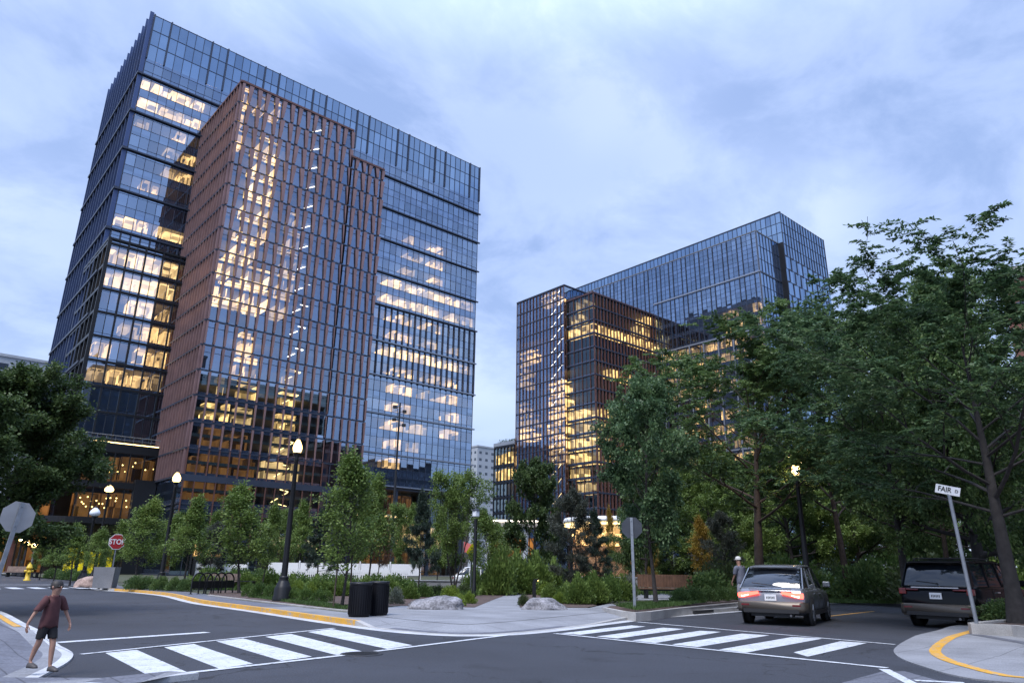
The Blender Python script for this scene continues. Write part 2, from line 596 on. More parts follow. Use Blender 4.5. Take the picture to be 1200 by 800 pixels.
def wnoise(scale, detail, rough, dist, off):
    mp = wt.nodes.new('ShaderNodeMapping')
    mp.inputs['Location'].default_value = off
    mp.inputs['Rotation'].default_value = (0, 0, R(-28))
    mp.inputs['Scale'].default_value = (1.0, 1.2, 1)
    wt.links.new(comb.outputs[0], mp.inputs['Vector'])
    n = wt.nodes.new('ShaderNodeTexNoise')
    n.inputs['Scale'].default_value = scale
    n.inputs['Detail'].default_value = detail
    n.inputs['Roughness'].default_value = rough
    n.inputs['Distortion'].default_value = dist
    wt.links.new(mp.outputs[0], n.inputs['Vector'])
    return n.outputs['Fac']


def wrange(v, a, b, c, d, smooth=True):
    n = wt.nodes.new('ShaderNodeMapRange')
    n.interpolation_type = 'SMOOTHSTEP' if smooth else 'LINEAR'
    for i, x in zip(('From Min', 'From Max', 'To Min', 'To Max'), (a, b, c, d)): n.inputs[i].default_value = x
    wt.links.new(v, n.inputs['Value'])
    return n.outputs['Result']


big = wrange(wnoise(0.95, 3, .5, .3, SKY_OFF1 if 'SKY_OFF1' in globals() else (3.1, 1.7, 0)), .34, .68, 0, 1)
fine = wrange(wnoise(2.9, 8, .58, .3, (0.4, 5.2, 1)), .36, .64, 0, 1)
mixn = wmath('ADD', wmath('MULTIPLY', big, .46), wmath('MULTIPLY', fine, .54))
ramp = wt.nodes.new('ShaderNodeValToRGB')
el = ramp.color_ramp.elements
el[0].position, el[0].color = .10, (.215, .30, .52, 1)
el[1].position, el[1].color = .94, (.43, .515, .69, 1)
k = el.new(.38); k.color = (.288, .375, .60, 1)
k = el.new(.64); k.color = (.335, .425, .645, 1)
wt.links.new(mixn, ramp.inputs['Fac'])
# an overcast vault is paler at the skyline and brightest overhead
hz = wt.nodes.new('ShaderNodeMixRGB')
hz.inputs['Color2'].default_value = (.40, .49, .68, 1)
wt.links.new(wrange(zz, .0, .42, .85, 0), hz.inputs['Fac'])
wt.links.new(ramp.outputs['Color'], hz.inputs['Color1'])
bg2 = wt.nodes.new('ShaderNodeBackground')
wt.links.new(hz.outputs[0], bg2.inputs['Color'])
wt.links.new(wrange(zz, .60, .88, 1.0, 2.6), bg2.inputs['Strength'])
mixw = wt.nodes.new('ShaderNodeMixShader')
mixw.inputs['Fac'].default_value = 0.86
wt.links.new(bg1.outputs[0], mixw.inputs[1])
wt.links.new(bg2.outputs[0], mixw.inputs[2])
wt.links.new(mixw.outputs[0], wo.inputs['Surface'])

sun = bpy.data.lights.new('sun', 'SUN')
sun.energy = 2.0
sun.angle = R(24)
sun.color = (1, .95, .90)
suno = bpy.data.objects.new('sun', sun)
COL.objects.link(suno)
sd = Vector((math.cos(SUN_EL) * math.cos(SUN_AZ), math.cos(SUN_EL) * math.sin(SUN_AZ), math.sin(SUN_EL)))
suno.rotation_euler = sd.to_track_quat('Z', 'Y').to_euler()
suno.location = sd * 200

vs = scene.view_settings
vs.view_transform = 'Standard'
vs.look = 'None'
vs.gamma = 1
vs.use_curve_mapping = False
vs.exposure = 0.88
scene.cycles.use_denoising = True
scene.cycles.max_bounces = 7
scene.cycles.diffuse_bounces = 3
scene.cycles.glossy_bounces = 3
scene.cycles.transparent_max_bounces = 14
scene.cycles.transmission_bounces = 4
scene.cycles.sample_clamp_indirect = 4
scene.cycles.caustics_reflective = False
scene.cycles.caustics_refractive = False
# ------------------------------------------------------------------ ground, roads, pavements
def structure(name, mb, m, parent=None, **k):
    o = mb.build(name, m, parent, **k)
    if not parent: o['kind'] = 'structure'
    return o


def pts(z, *pp):
    return [at(x, y, z) for x, y in pp]


g = MB(); g.sheet([(-2500, -2500), (2500, -2500), (2500, 2500), (-2500, 2500)], -0.06)
structure('ground', g, M['earth'])
g = MB(); g.sheet([(-130, -130), (210, -130), (210, 210), (-130, 210)], 0)
road = structure('road', g, M['asphalt'])


def stripe(name, poly, m='paint', z=.005):
    b = MB(); b.sheet([(p[0], p[1]) for p in poly], z)
    return b.build(name, M[m], road)


def line(name, a, b, w, m='paint', z=.005):
    a, b = Vector(a), Vector(b)
    d = (b - a).normalized()
    s = Vector((-d.y, d.x, 0)) * w / 2
    return stripe(name, [a + s, a - s, b - s, b + s], m, z)


# zebra on the left street
z1 = [((170 / 3, 373), None)]
q = lambda x, y: at(100 + x / 3, 640 + y / 3)
for a, b, c, d in (((70, 374), (180, 363), (358, 442), (232, 459)), ((277, 354), (380, 342), (590, 412), (470, 429)),
                   ((460, 333), (555, 323), (797, 387), (690, 402)), ((632, 317), (722, 307), (978, 370), (884, 382)),
                   ((782, 300), (868, 290), (1150, 347), (1062, 360))):
    stripe('crosswalk_stripe', [q(*a), q(*b), q(*c), q(*d)], z=.004)
line('crosswalk_line', at(95, 766.5), at(392, 735.8), .11, z=.009)
line('crosswalk_line', at(108, 801), at(404, 767.5), .14, z=.009)
line('crosswalk_line', at(440, 763), at(606, 742.5), .13, z=.009)
line('stop_line', at(66, 752.5), at(243, 740.5), .26)
# zebra on the right street
q = lambda x, y: at(500 + x / 3, 640 + y / 3)
for a, b, c, d in (((470, 305), (540, 310), (770, 281), (720, 277)), ((598, 316), (672, 323), (905, 290), (832, 285)),
                   ((722, 330), (803, 339), (1035, 300), (962, 296)), ((862, 344), (952, 353), (1205, 312), (1108, 306)),
                   ((1028, 362), (1122, 373), (1395, 323), (1285, 318)), ((1290, 372), (1339, 387), (1548, 339), (1455, 333))):
    stripe('crosswalk_stripe', [q(*a), q(*b), q(*c), q(*d)], z=.004)
line('crosswalk_line', at(650, 742), at(1040, 782.5), .14, z=.009)
line('crosswalk_line', at(747, 728.5), at(1049, 755), .12, z=.009)
line('crosswalk_line', at(1036, 784), at(1078, 806), .16, z=.009)
line('crosswalk_line', at(1072, 797.5), at(1130, 800.5), .14, z=.012)
line('center_line', at(963, 722.5), at(1024, 715.8), .13, 'yellow_paint')
line('center_line', at(1024, 715.8) + Vector((4, .0, 0)), at(1024, 715.8) + Vector((60, 4, 0)), .13, 'yellow_paint')
# far zebra where the left street meets the next one
for k in range(7):
    x = 3.9 + k * 1.15
    stripe('crosswalk_stripe', [(x, 52.0), (x + .62, 52.0), (x + .62, 55.4), (x, 55.4)])
line('crosswalk_line', (3.2, 59.5, 0), (12.5, 60.5, 0), .3)
line('crosswalk_line', (2.6, 62.8, 0), (12.4, 63.4, 0), .3)

# smooth polyline helper
def smooth_line(P, n=6):
    P = [Vector((p[0], p[1], 0)) for p in P]
    out = []
    for i in range(len(P) - 1):
        p0, p1, p2, p3 = P[max(i - 1, 0)], P[i], P[i + 1], P[min(i + 2, len(P) - 1)]
        for j in range(n):
            t = j / n
            out.append(0.5 * ((2 * p1) + (p2 - p0) * t + (2 * p0 - 5 * p1 + 4 * p2 - p3) * t * t + (3 * p1 - p0 - 3 * p2 + p3) * t ** 3))
    out.append(P[-1])
    return out


def offset_line(L, d):
    """d > 0 moves to the left of the walking direction"""
    out = []
    for i, p in enumerate(L):
        t = (L[min(i + 1, len(L) - 1)] - L[max(i - 1, 0)]).normalized()
        out.append(p + Vector((-t.y, t.x, 0)) * d)
    return out


def strip(mb, A, zA, B, zB, mat=0, flip=False):
    n = len(A)
    zA = zA if hasattr(zA, '__len__') else [zA] * n
    zB = zB if hasattr(zB, '__len__') else [zB] * n
    v = [(p[0], p[1], z) for p, z in zip(A, zA)] + [(p[0], p[1], z) for p, z in zip(B, zB)]
    f = []
    for i in range(n - 1):
        q_ = (i, i + 1, n + i + 1, n + i)
        a, b_, c = (Vector(v[k]) for k in q_[:3])
        nz = (b_ - a).cross(c - a).z
        f.append(q_[::-1] if (nz < -1e-7 or (abs(nz) <= 1e-7 and flip)) else q_)
    mb.add(v, f, mat)


# the kerb line of the park: down the left street, round the corner, along the right street
left_leg = [Vector((14.5, 61.5, 0)), Vector((13.3, 59.5, 0)), at(117, 690.5), at(155, 693.5), at(197, 698), at(233, 706.3), at(300, 715.8), at(416, 733)]
corner = [at(500, 742), at(572, 743.5), at(640, 738.5), at(700, 731), at(762, 723.5)]
right_leg = [at(820, 719), at(867, 715.2), at(962, 707), Vector((44, 18.8, 0)), Vector((60, 20.2, 0)), Vector((110, 22, 0)), Vector((205, 24, 0))]
A = smooth_line(left_leg + corner + right_leg)
nL, nC = (len(left_leg) - 1) * 6, (len(left_leg) + len(corner) - 1) * 6
H_K = .13
hgt = []
for i in range(len(A)):
    if i <= nL: h = H_K
    elif i >= nC: h = H_K
    else:
        h = .012
    hgt.append(h)
hgt[nL + 1] = hgt[nL + 2] = .015
for j, k in enumerate((nC - 6, nC - 5, nC - 4, nC - 3, nC - 2, nC - 1)): hgt[k] = .012 + (H_K - .012) * (j + .5) / 6
# gutter pan in pale concrete
b = MB()
G0 = offset_line(A, -.34)
lo_g = [p for p in G0]
strip(b, A, .007, lo_g, .006, flip=True)
structure('gutter', b, M['gutter'])
# kerb
K_in = offset_line(A, .16)
b = MB()
strip(b, A, 0, A, hgt, flip=True)
strip(b, A, hgt, K_in, hgt, flip=True)
bm_, fc_ = [], []
kerb = structure('kerb', b, [M['kerb'], M['yellow_paint']])
for p in kerb.data.polygons:
    c = p.center
    i = min(range(len(A)), key=lambda k: (A[k] - Vector((c.x, c.y, 0))).length)
    if 15 <= i <= nL: p.material_index = 1
# end face of the yellow kerb
b = MB()
e0, e1 = A[nL], K_in[nL]
b.add([(e0.x, e0.y, .0), (e1.x, e1.y, .0), (e1.x, e1.y, H_K), (e0.x, e0.y, H_K)], [(0, 1, 2, 3)])
o = b.build('yellow_kerb_end', M['yellow_paint'], kerb)
# pavement rising from the kerb to level .13
S_in = offset_line(A, 1.35)
b = MB()
strip(b, K_in, [h - .003 for h in hgt], S_in, H_K - .003, flip=True)
pave = structure('pavement', b, [M['concrete'], M['paver']])
for p in pave.data.polygons:
    c = p.center
    i = min(range(len(A)), key=lambda k: (S_in[k] - Vector((c.x, c.y, 0))).length)
    if i < nL - 6: p.material_index = 1
# warm band of paving along the park corner ramp
b = MB()
P_in = offset_line(A, .95)
r0, r1 = nL + 2, nC - 8
strip(b, [K_in[i] for i in range(r0, r1)], [hgt[i] + .004 for i in range(r0, r1)],
      [K_in[i] * .45 + P_in[i] * .55 for i in range(r0, r1)], [hgt[i] + .002 + (H_K - hgt[i]) * .22 + .004 for i in range(r0, r1)], flip=True)
structure('tactile_paving', b, M['paver'])
# the park behind: one level sheet from the pavement back to the towers
b = MB()
poly = [(p.x, p.y) for p in S_in] + [(205, 118), (14.5, 118)]
b.sheet(poly, H_K - .004)
bmx = bmesh.new()
for v in b.v: bmx.verts.new(v)
bmx.faces.new(bmx.verts)
bmesh.ops.triangulate(bmx, faces=bmx.faces[:])
me = bpy.data.meshes.new('park_ground'); bmx.to_mesh(me); bmx.free()
me.materials.append(M['soil'])
o = bpy.data.objects.new('park_ground', me); COL.objects.link(o); o['kind'] = 'structure'

# plaza and path (concrete, pale blue grey)
Z = H_K
PATH = [at(412, 716.5, Z), at(470, 709.5, Z), at(556, 711.5, Z), at(575, 703.5, Z), at(592, 697.2, Z), at(613, 690.6, Z), at(640, 685.8, Z),
        at(644, 688.2, Z), at(622, 692.5, Z), at(607, 700, Z), at(609, 711.5, Z), at(690, 712, Z), at(716, 706.5, Z), at(742, 716.5, Z)]
b = MB()
inner = [S_in[i] for i in range(nC + 3, nL - 4, -1)]
b.sheet([(p.x, p.y) for p in PATH] + [(p.x, p.y) for p in inner], Z + .004)
bmx = bmesh.new()
for v in b.v: bmx.verts.new(v)
bmx.faces.new(bmx.verts)
bmesh.ops.triangulate(bmx, faces=bmx.faces[:])
me = bpy.data.meshes.new('path'); bmx.to_mesh(me); bmx.free()
me.materials.append(M['concrete'])
o = bpy.data.objects.new('path', me); COL.objects.link(o); o['kind'] = 'structure'
# footpath along the far side of the right street, in front of the bench
b = MB(); b.sheet(pts(0, (672, 701.5), (735, 697.5), (800, 697.5), (846, 701), (822, 705.5), (740, 706.5), (700, 709)), Z + .006)
structure('footpath', b, M['concrete'])

# planting beds with mulch, and their stone edging
def bed(name, poly, z, edge=None, eh=.1, ew=.14, m='mulch'):
    b = MB(); b.sheet([(p[0], p[1]) for p in poly], z)
    o = structure(name, b, M[m])
    if edge:
        b = MB()
        E = smooth_line(edge, 3)
        E2 = offset_line(E, ew)
        strip(b, E, z - eh, E, z + .03, flip=True)
        strip(b, E, z + .03, E2, z + .03, flip=True)
        strip(b, E2, z + .03, E2, z - eh, flip=True)
        structure(name + '_edging', b, M['kerb'])
    return o


bed('front_bed', pts(.14, (243, 697.3), (300, 704), (409, 716), (412, 713), (468, 709), (556, 711.2), (576, 703), (592, 697), (560, 692), (470, 690), (300, 690), (246, 692)), Z + .012,
    edge=pts(.14, (243, 697.3), (300, 704.2), (409, 716.2), (414, 713.5)), eh=.01, ew=.13)
bed('middle_bed', pts(.14, (609, 711), (608, 700), (622, 692.8), (650, 688), (770, 690), (735, 697), (690, 700), (672, 702), (700, 709), (688, 711.5)), Z + .012)
# raised planter along the right street
edge = pts(.24, (706, 711.5), (745, 717.5), (800, 712), (865, 706), (905, 703), (955, 699.5))
bed('corner_bed', pts(.24, (706, 711.5), (745, 717.5), (800, 712), (865, 706), (955, 699.5), (955, 695), (865, 700), (760, 706), (715, 709)), .22, edge=edge, eh=.25, ew=.16)

# corner pavement at the lower left
C1 = [Vector((at(0, 721.5).x - .6, 60, 0)), Vector((at(0, 721.5).x - .25, 30, 0)), at(0, 721.5), at(30, 738), at(62, 754), at(80, 763), at(85.5, 769), at(78, 778), at(58, 789), at(32, 800), Vector((1.2, 10.6, 0)), Vector((-1.5, 10.0, 0)), Vector((-60, 9.0, 0))]
CL = smooth_line(C1, 5)
ch = []
for p in CL:
    d = min((p - at(78, 766)).length, (p - at(60, 788)).length)
    ch.append(.03 + .10 * min(1, max(0, (d - 1.2) / 2.0)))
b = MB(); strip(b, CL, 0, CL, ch); CI = offset_line(CL, -.16); strip(b, CL, ch, CI, ch)
structure('kerb', b, M['gutter'])
b = MB(); CJ = offset_line(CL, -.42)
strip(b, CI, [h - .002 for h in ch], CJ, [h + .008 for h in ch]); structure('pavement', b, M['concrete'])
b = MB()
CY = offset_line(CL, -.2); CY2 = offset_line(CL, -.34)
strip(b, CY[:17], [h + .012 for h in ch[:17]], CY2[:17], [h + .012 for h in ch[:17]]); structure('kerb_paint', b, M['yellow_paint'])
b = MB()
poly = [(p.x, p.y) for p in CJ] + [(-60, 60)]
zc = [h + .008 for h in ch] + [.13]
bmx = bmesh.new()
vsx = [bmx.verts.new((p[0], p[1], z)) for p, z in zip(poly, zc)]
fx = bmx.faces.new(vsx)
bmesh.ops.triangulate(bmx, faces=[fx])
bmx.normal_update()
for f in bmx.faces:
    if f.normal.z < 0: f.normal_flip()
me = bpy.data.meshes.new('pavement'); bmx.to_mesh(me); bmx.free(); me.materials.append(M['paver'])
o = bpy.data.objects.new('pavement', me); COL.objects.link(o); o['kind'] = 'structure'

# corner pavement at the lower right
D1 = [Vector((205, 11.5, 0)), Vector((60, 8.3, 0)), Vector((31, 6.95, 0)), at(1132, 736.5), at(1100, 744), at(1062, 754), at(1048, 761), at(1053, 770), at(1080, 781), at(1140, 796), Vector((12.0, 2.2, 0)), Vector((11.6, 0, 0)), Vector((11.4, -20, 0)), Vector((11.4, -60, 0))]
DL = smooth_line(D1, 6)
dh = []
for p in DL:
    d = min((p - at(1053, 766)).length, (p - at(1085, 783)).length)
    dh.append(.02 + .10 * min(1, max(0, (d - 1.3) / 2.2)))
b = MB(); strip(b, DL, 0, DL, dh, flip=False); DI = offset_line(DL, .75)
strip(b, DL, dh, DI, [h + .006 for h in dh], flip=True)
structure('pavement', b, M['concrete'])
b = MB(); DY = offset_line(DL, .60); DY2 = offset_line(DL, .80)
s0, s1 = 19, 66
strip(b, DY[s0:s1], [h + .012 for h in dh[s0:s1]], DY2[s0:s1], [h + .012 for h in dh[s0:s1]], flip=True)
structure('kerb_paint', b, M['yellow_paint'])
poly = [(p.x, p.y) for p in DI] + [(205, -60)]
zc = [h + .006 for h in dh] + [.12]
bmx = bmesh.new()
vsx = [bmx.verts.new((p[0], p[1], z)) for p, z in zip(poly, zc)]
fx = bmx.faces.new(vsx)
bmesh.ops.triangulate(bmx, faces=[fx])
bmx.normal_update()
for f in bmx.faces:
    if f.normal.z < 0: f.normal_flip()
me = bpy.data.meshes.new('pavement'); bmx.to_mesh(me); bmx.free(); me.materials.append(M['concrete'])
o = bpy.data.objects.new('pavement', me); COL.objects.link(o); o['kind'] = 'structure'
# dark joint and planter kerb on that corner
b = MB(); e = smooth_line([at(1134, 743, .12), at(1168, 749, .12), at(1204, 756, .12), Vector((14.5, 3.0, 0)), Vector((14.2, -5, 0))], 4)
strip(b, e, .132, offset_line(e, .28), .132, flip=True); structure('paving_joint', b, M['paver'])
b = MB()
e = smooth_line([Vector((60, 6.6, 0)), Vector((32, 6.1, 0)), Vector((23.6, 6.2, 0)), at(1136, 742, .12), at(1170, 744.5, .12), at(1204, 747.5, .12), Vector((16.6, 2.6, 0)), Vector((16.4, -6, 0))], 3)
ei = offset_line(e, .2)
strip(b, e, .1, e, .36); strip(b, e, .36, ei, .36, flip=True); strip(b, ei, .36, ei, .2, flip=True)
structure('planter_kerb', b, M['kerb'])
b = MB(); b.sheet([(p.x, p.y) for p in ei] + [(60, -6)], .31); structure('planter_soil', b, M['mulch'])

# far pavements: north side of the cross street and the plot under the towers
b = MB(); b.bx(-60, 210, 118, 210, -.02, .125); structure('plaza', b, M['concrete'])
b = MB(); b.bx(-60, 2.6, 72, 210, -.02, .12); structure('pavement', b, M['concrete'])
# asphalt patch near the right corner, seen at the bottom edge
b = MB(); b.sheet([at(985, 800), at(1035, 786), at(1060, 786), at(1110, 800)], .003); structure('road_patch', b, M['paver'])
# ------------------------------------------------------------------ buildings


class Face:
    """a vertical wall: origin, direction along it, outward normal (all in plan)"""

    def __init__(self, o, u, n, L):
        self.o, self.u, self.n, self.L = o, u, n, L
        self.ang = math.atan2(u[1], u[0])

    def p(self, s, z, d=0.0):
        return (self.o[0] + self.u[0] * s + self.n[0] * d, self.o[1] + self.u[1] * s + self.n[1] * d, z)

    def box(self, mb, s0, s1, z0, z1, d0, d1, mat=0):
        c = self.p((s0 + s1) / 2, (z0 + z1) / 2, (d0 + d1) / 2)
        mb.box(c, (abs(s1 - s0), abs(d1 - d0), abs(z1 - z0)), self.ang, mat)


def glazing(root, F, s0, s1, zs, bay, mats, sill=.72, head=.5, tilt=.0035, zmin=None, zmax=None, name='glass_wall', skip=None, both=True):  # sill and head are the opaque bands under and over the clear pane
    """panes floor by floor; mats = [vision, spandrel]"""
    V, mi = [], []
    nb = max(1, round((s1 - s0) / bay))
    w = (s1 - s0) / nb
    for i in range(nb):
        for k in range(len(zs) - 1):
            a, b = zs[k], zs[k + 1]
            rows = ((a, a + sill, 1), (a + sill, b - head, 0), (b - head, b, 1)) if both else ((a, b, 0),)
            for z0, z1, m in rows:
                if z1 - z0 < .02: continue
                if skip and skip(s0 + (i + .5) * w, (z0 + z1) / 2): continue
                ta, tb = rng.normal(0, tilt), rng.normal(0, tilt)
                h = z1 - z0
                qd = []
                for ds, dz in ((0, 0), (w, 0), (w, h), (0, h)):
                    qd.append(F.p(s0 + i * w + ds, z0 + dz, (ds - w / 2) * ta + (dz - h / 2) * tb))
                V.append(qd); mi.append(m)
    V = np.array(V)
    cr = np.cross(V[0, 1] - V[0, 0], V[0, 2] - V[0, 0])
    if cr[0] * F.n[0] + cr[1] * F.n[1] < 0: V = V[:, ::-1]
    me = quad_mesh(name, V, mats[0])
    me.materials.append(mats[1])
    me.polygons.foreach_set('material_index', np.array(mi, dtype=np.int32))
    o = bpy.data.objects.new(name, me)
    COL.objects.link(o)
    o.parent = root
    return nb, w


def grid(root, F, s0, s1, z0, z1, nb, w, zs, m, vw=.07, vd=.12, hw=.045, hd=.05, sill=.72, head=.5, heavy=0, hm=(.16, .22), name='mullion_grid', hor=True, skip=None, stag=None, mid=0):
    b = MB()
    for i in range(nb + 1):
        s = s0 + i * w
        b_ = heavy and i % heavy == 0
        ww, dd = (hm if b_ else (vw, vd))
        if stag and not b_:
            # fins set out of step from one pair of floors to the next
            for k in range(len(zs) - 1):
                if skip and skip(s, (zs[k] + zs[k + 1]) / 2): continue
                h = stag[(i * 7 + (k // 2) * 3) % len(stag)]
                F.box(b, s - h[0] / 2, s + h[0] / 2, zs[k] + .02, zs[k + 1] + .02, .012, h[1])
            continue
        if skip:
            for k in range(len(zs) - 1):
                if not skip(s, (zs[k] + zs[k + 1]) / 2): F.box(b, s - ww / 2, s + ww / 2, zs[k], zs[k + 1], .012, dd)
        else:
            F.box(b, s - ww / 2, s + ww / 2, z0, z1, .012, dd)
    if hor:
        for k in range(len(zs) - 1):
            hs = [zs[k] + sill, zs[k + 1] - head]
            if mid: hs.append(zs[k] + sill + mid)
            for h in hs:
                for i in range(nb):
                    if skip and skip(s0 + (i + .5) * w, (zs[k] + zs[k + 1]) / 2): continue
                    F.box(b, s0 + i * w + .04, s0 + (i + 1) * w - .04, h - hw / 2, h + hw / 2, .014, hd)
    return b.build(name, m, root)


def band(root, F, s0, s1, z, h, d, m, name='floor_band', d0=.016):
    b = MB(); F.box(b, s0, s1, z - h / 2, z + h / 2, d0, d); return b.build(name, m, root)


rooms = random.Random(77)


def lit_room(root, F, s0, s1, z0, h, depth, m, inset=.35, drop=.55, name=None):
    """ceiling, back wall and end walls of one lit stretch of a floor"""
    name = name or {'office_light': 'lit_window', 'dim_light': 'dim_window', 'warm_light': 'warm_window', 'shop_light': 'shop_window', 'store_light': 'shop_window', 'yellow_light': 'shop_window'}[m.name]
    b = MB()
    zt, zb = z0 + h - drop, z0 + .04
    lo = lambda p: (p[0], p[1], zb)
    # separate rooms along the stretch, of unlike depth; some stay dark
    s = s0
    first = True
    while s < s1 - .05:
        e = min(s1, s + rooms.choice((1.4, 1.5, 1.5, 2.8, 3.0)))
        if s1 - e < .5: e = s1
        if first or e >= s1 or rooms.random() > .36 or 'shop' in name:
            d_ = depth * rooms.uniform(.55, 1.0)
            dz = rooms.choice((0, 0, .25, .5))
            a0, a1 = F.p(s + .04, zt - dz, -inset), F.p(e - .04, zt - dz, -inset)
            c1, c0 = F.p(e - .04, zt - dz, -d_), F.p(s + .04, zt - dz, -d_)
            b.quad(a0, a1, c1, c0)
            b.quad(c0, c1, lo(c1), lo(c0))
            b.quad(a0, c0, lo(c0), lo(a0))
            b.quad(a1, lo(a1), lo(c1), c1)
        first = False
        s = e
    return b.build(name, m, root)


def slabs(root, boxes, zs, t=.42):
    for z in zs:
        b = MB()
        for x0, x1, y0, y1, za, zb in boxes:
            if za - .01 <= z <= zb + .01: b.bx(x0, x1, y0, y1, z - t, z)
        if b.v: b.build('floor_slab', M['slab'], root)


FL = 3.81
ZF = [84.1 - FL * k for k in range(0, 19)]       # floor levels, 84.1 down to 15.5
ZF_UP = sorted(ZF)

# ================================================================ the left tower
X0, X1, Y0, Y1, ZT = 20.36, 96.8, 123.0, 153.0, 97.0
LT = empty('office_tower', (0, 0, 0))
tag(LT, 'tallest blue glass office tower with a copper finned block on its front', 'office tower')
FR = Face((X0, Y0), (1, 0), (0, -1), X1 - X0)
CX0, CX1, CX2, CY, CZ1, CZ2 = 31.8, 52.3, 59.2, 104.4, 77.76, 72.45
DX0, DX1, DYF, DZ = 20.0, 31.8, 119.0, 50.6      # dark block
skipL = lambda s, z: (X0 + s > CX0 and X0 + s < CX2 and z < CZ2 - .1) or (X0 + s > CX0 and X0 + s < CX1 and z < CZ1 - .1) or (X0 + s < DX1 and z < DZ - .1)
zs_main = [16.9] + [z for z in ZF_UP if z > 18] + [87.6]
nb, w = glazing(LT, FR, 0, FR.L, zs_main, 1.5, [M['glass'], M['spandrel']], skip=skipL, sill=1.0, head=.62)
grid(LT, FR, 0, FR.L, 16.9, 87.6, nb, w, zs_main, M['mullion'], skip=skipL, stag=[(.06, .08), (.06, .08), (.24, .30), (.06, .08), (.06, .08), (.20, .30), (.06, .08)], heavy=0, sill=1.0, head=.62)
# crown screen: taller panes without floors
zs_top = [87.6, 90.7, 93.8, ZT]
nb2, w2 = glazing(LT, FR, 0, FR.L, zs_top, 1.5, [M['glass_sky'], M['glass_sky']], both=False, name='crown_screen')
b = MB()
for i in range(nb2 + 1):
    t = .24 if (i * 5) % 7 in (0, 3) else .08
    FR.box(b, i * w2 - t / 2, i * w2 + t / 2, 87.6, ZT + .12, .012, .30 if t > .1 else .1)
for z in zs_top[1:]:
    FR.box(b, 0, FR.L, z - .04, z + .04, .014, .075)
b.build('crown_mullion', M['mullion'], LT)
b = MB(); b.bx(X0 + .3, X1 - .3, Y0 + .3, Y0 + .5, 88.2, 96.9); b.bx(X0 + .3, X0 + .5, Y0 + .55, Y1 - .3, 88.2, 96.9); b.build('plant_screen', M['core'], LT)
for k, z in enumerate([84.1, 76.4, 68.9, 61.2, 53.9, 46.1, 38.8, 31.0, 23.1, 16.9]):
    if z > 78: spans = [(0, FR.L + .5)]
    else: spans = ([(0, CX0 - X0)] if z > DZ else []) + [(CX2 - X0, FR.L + .5)]
    for a, c in spans:
        band(LT, FR, a - (.4 if a == 0 else 0), c, z, .26, .42, M['mullion'] if z > 50 else M['silver'])
# end wall facing left
FW = Face((X0, Y1), (0, -1), (-1, 0), Y1 - Y0)
nbw, ww = glazing(LT, FW, 0, FW.L, [8] + zs_main + zs_top[1:], 1.5, [M['glass'], M['spandrel']])
grid(LT, FW, 0, FW.L, 8, ZT, nbw, ww, [8] + zs_main + zs_top[1:], M['mullion'])
for k in range(13):
    b = MB(); s = .05 + k * (FW.L - .1) / 12
    FW.box(b, s - .09, s + .09, 50.8 if k > 10 else 14, ZT + .5, .14, .80); b.build('wind_fin', M['fin_blue'], LT)
for z in [84.1, 76.4, 68.9, 61.2, 53.9, 46.1, 38.8, 31.0, 23.1]:
    b = MB(); FW.box(b, -.3, FW.L + .46, z - .2, z + .2, .13, .95); b.build('floor_band', M['mullion'], LT)
# back and right walls (opaque from here) and roof
b = MB(); b.bx(X0 + .2, X1, Y1 - .2, Y1, 0, ZT); b.bx(X1 - .05, X1, Y0 + .02, Y1 - .2, 0, ZT); b.build('rear_wall', M['core'], LT)
b = MB(); b.bx(X0 + .1, X1 - .1, Y0 + .1, Y1 - .25, 87.4, 87.65); b.build('roof', M['roofing'], LT)
b = MB(); b.bx(X0 + 9.5, X1 - 9, Y0 + 9.5, Y1 - 7, 0.2, 87.3); b.build('core', M['core'], LT)
slabs(LT, [(X0 + .25, X1 - .1, Y0 + .25, Y1 - .3, 16, 90), (CX0 + .3, CX1 - .02, CY + .3, Y0 + .25, 0, CZ1), (CX1 - .02, CX2 - .3, CY + .3, Y0 + .25, 0, CZ2), (DX0 + .3, DX1 - .02, DYF + .25, Y0 + .25, 16, DZ)],
      ZF_UP + [11.7, 7.9])
# --- copper block
zc1 = [CZ1 - .05]
lv = CZ1
zc = [CZ1]
while zc[-1] > 13: zc.append(zc[-1] - 3.79)
zc = sorted(zc)
zlow = zc[0]
FC = Face((CX0, CY), (1, 0), (0, -1), CX1 - CX0)
zfull = [.2, 4.6, zlow - .02] + zc[1:]
zfull = sorted(set([.2, 4.8, 8.9] + zc))
nbc, wc = glazing(LT, FC, 0, FC.L, [z for z in zfull if z >= 27], 1.465, [M['glass_light'], M['glass_light']], sill=.25, head=.2)
glazing(LT, FC, 0, FC.L, [z for z in zfull if z <= 31], 1.465, [M['glass_low'], M['spandrel']], sill=.55, head=.6)
FC2 = Face((CX1, CY), (1, 0), (0, -1), CX2 - CX1)
zc2 = sorted([z for z in zfull if z < CZ2 - 1] + [CZ2])
nbc2, wc2 = glazing(LT, FC2, 0, FC2.L, zc2, 1.38, [M['glass_light'], M['glass_light']], sill=.25, head=.2)
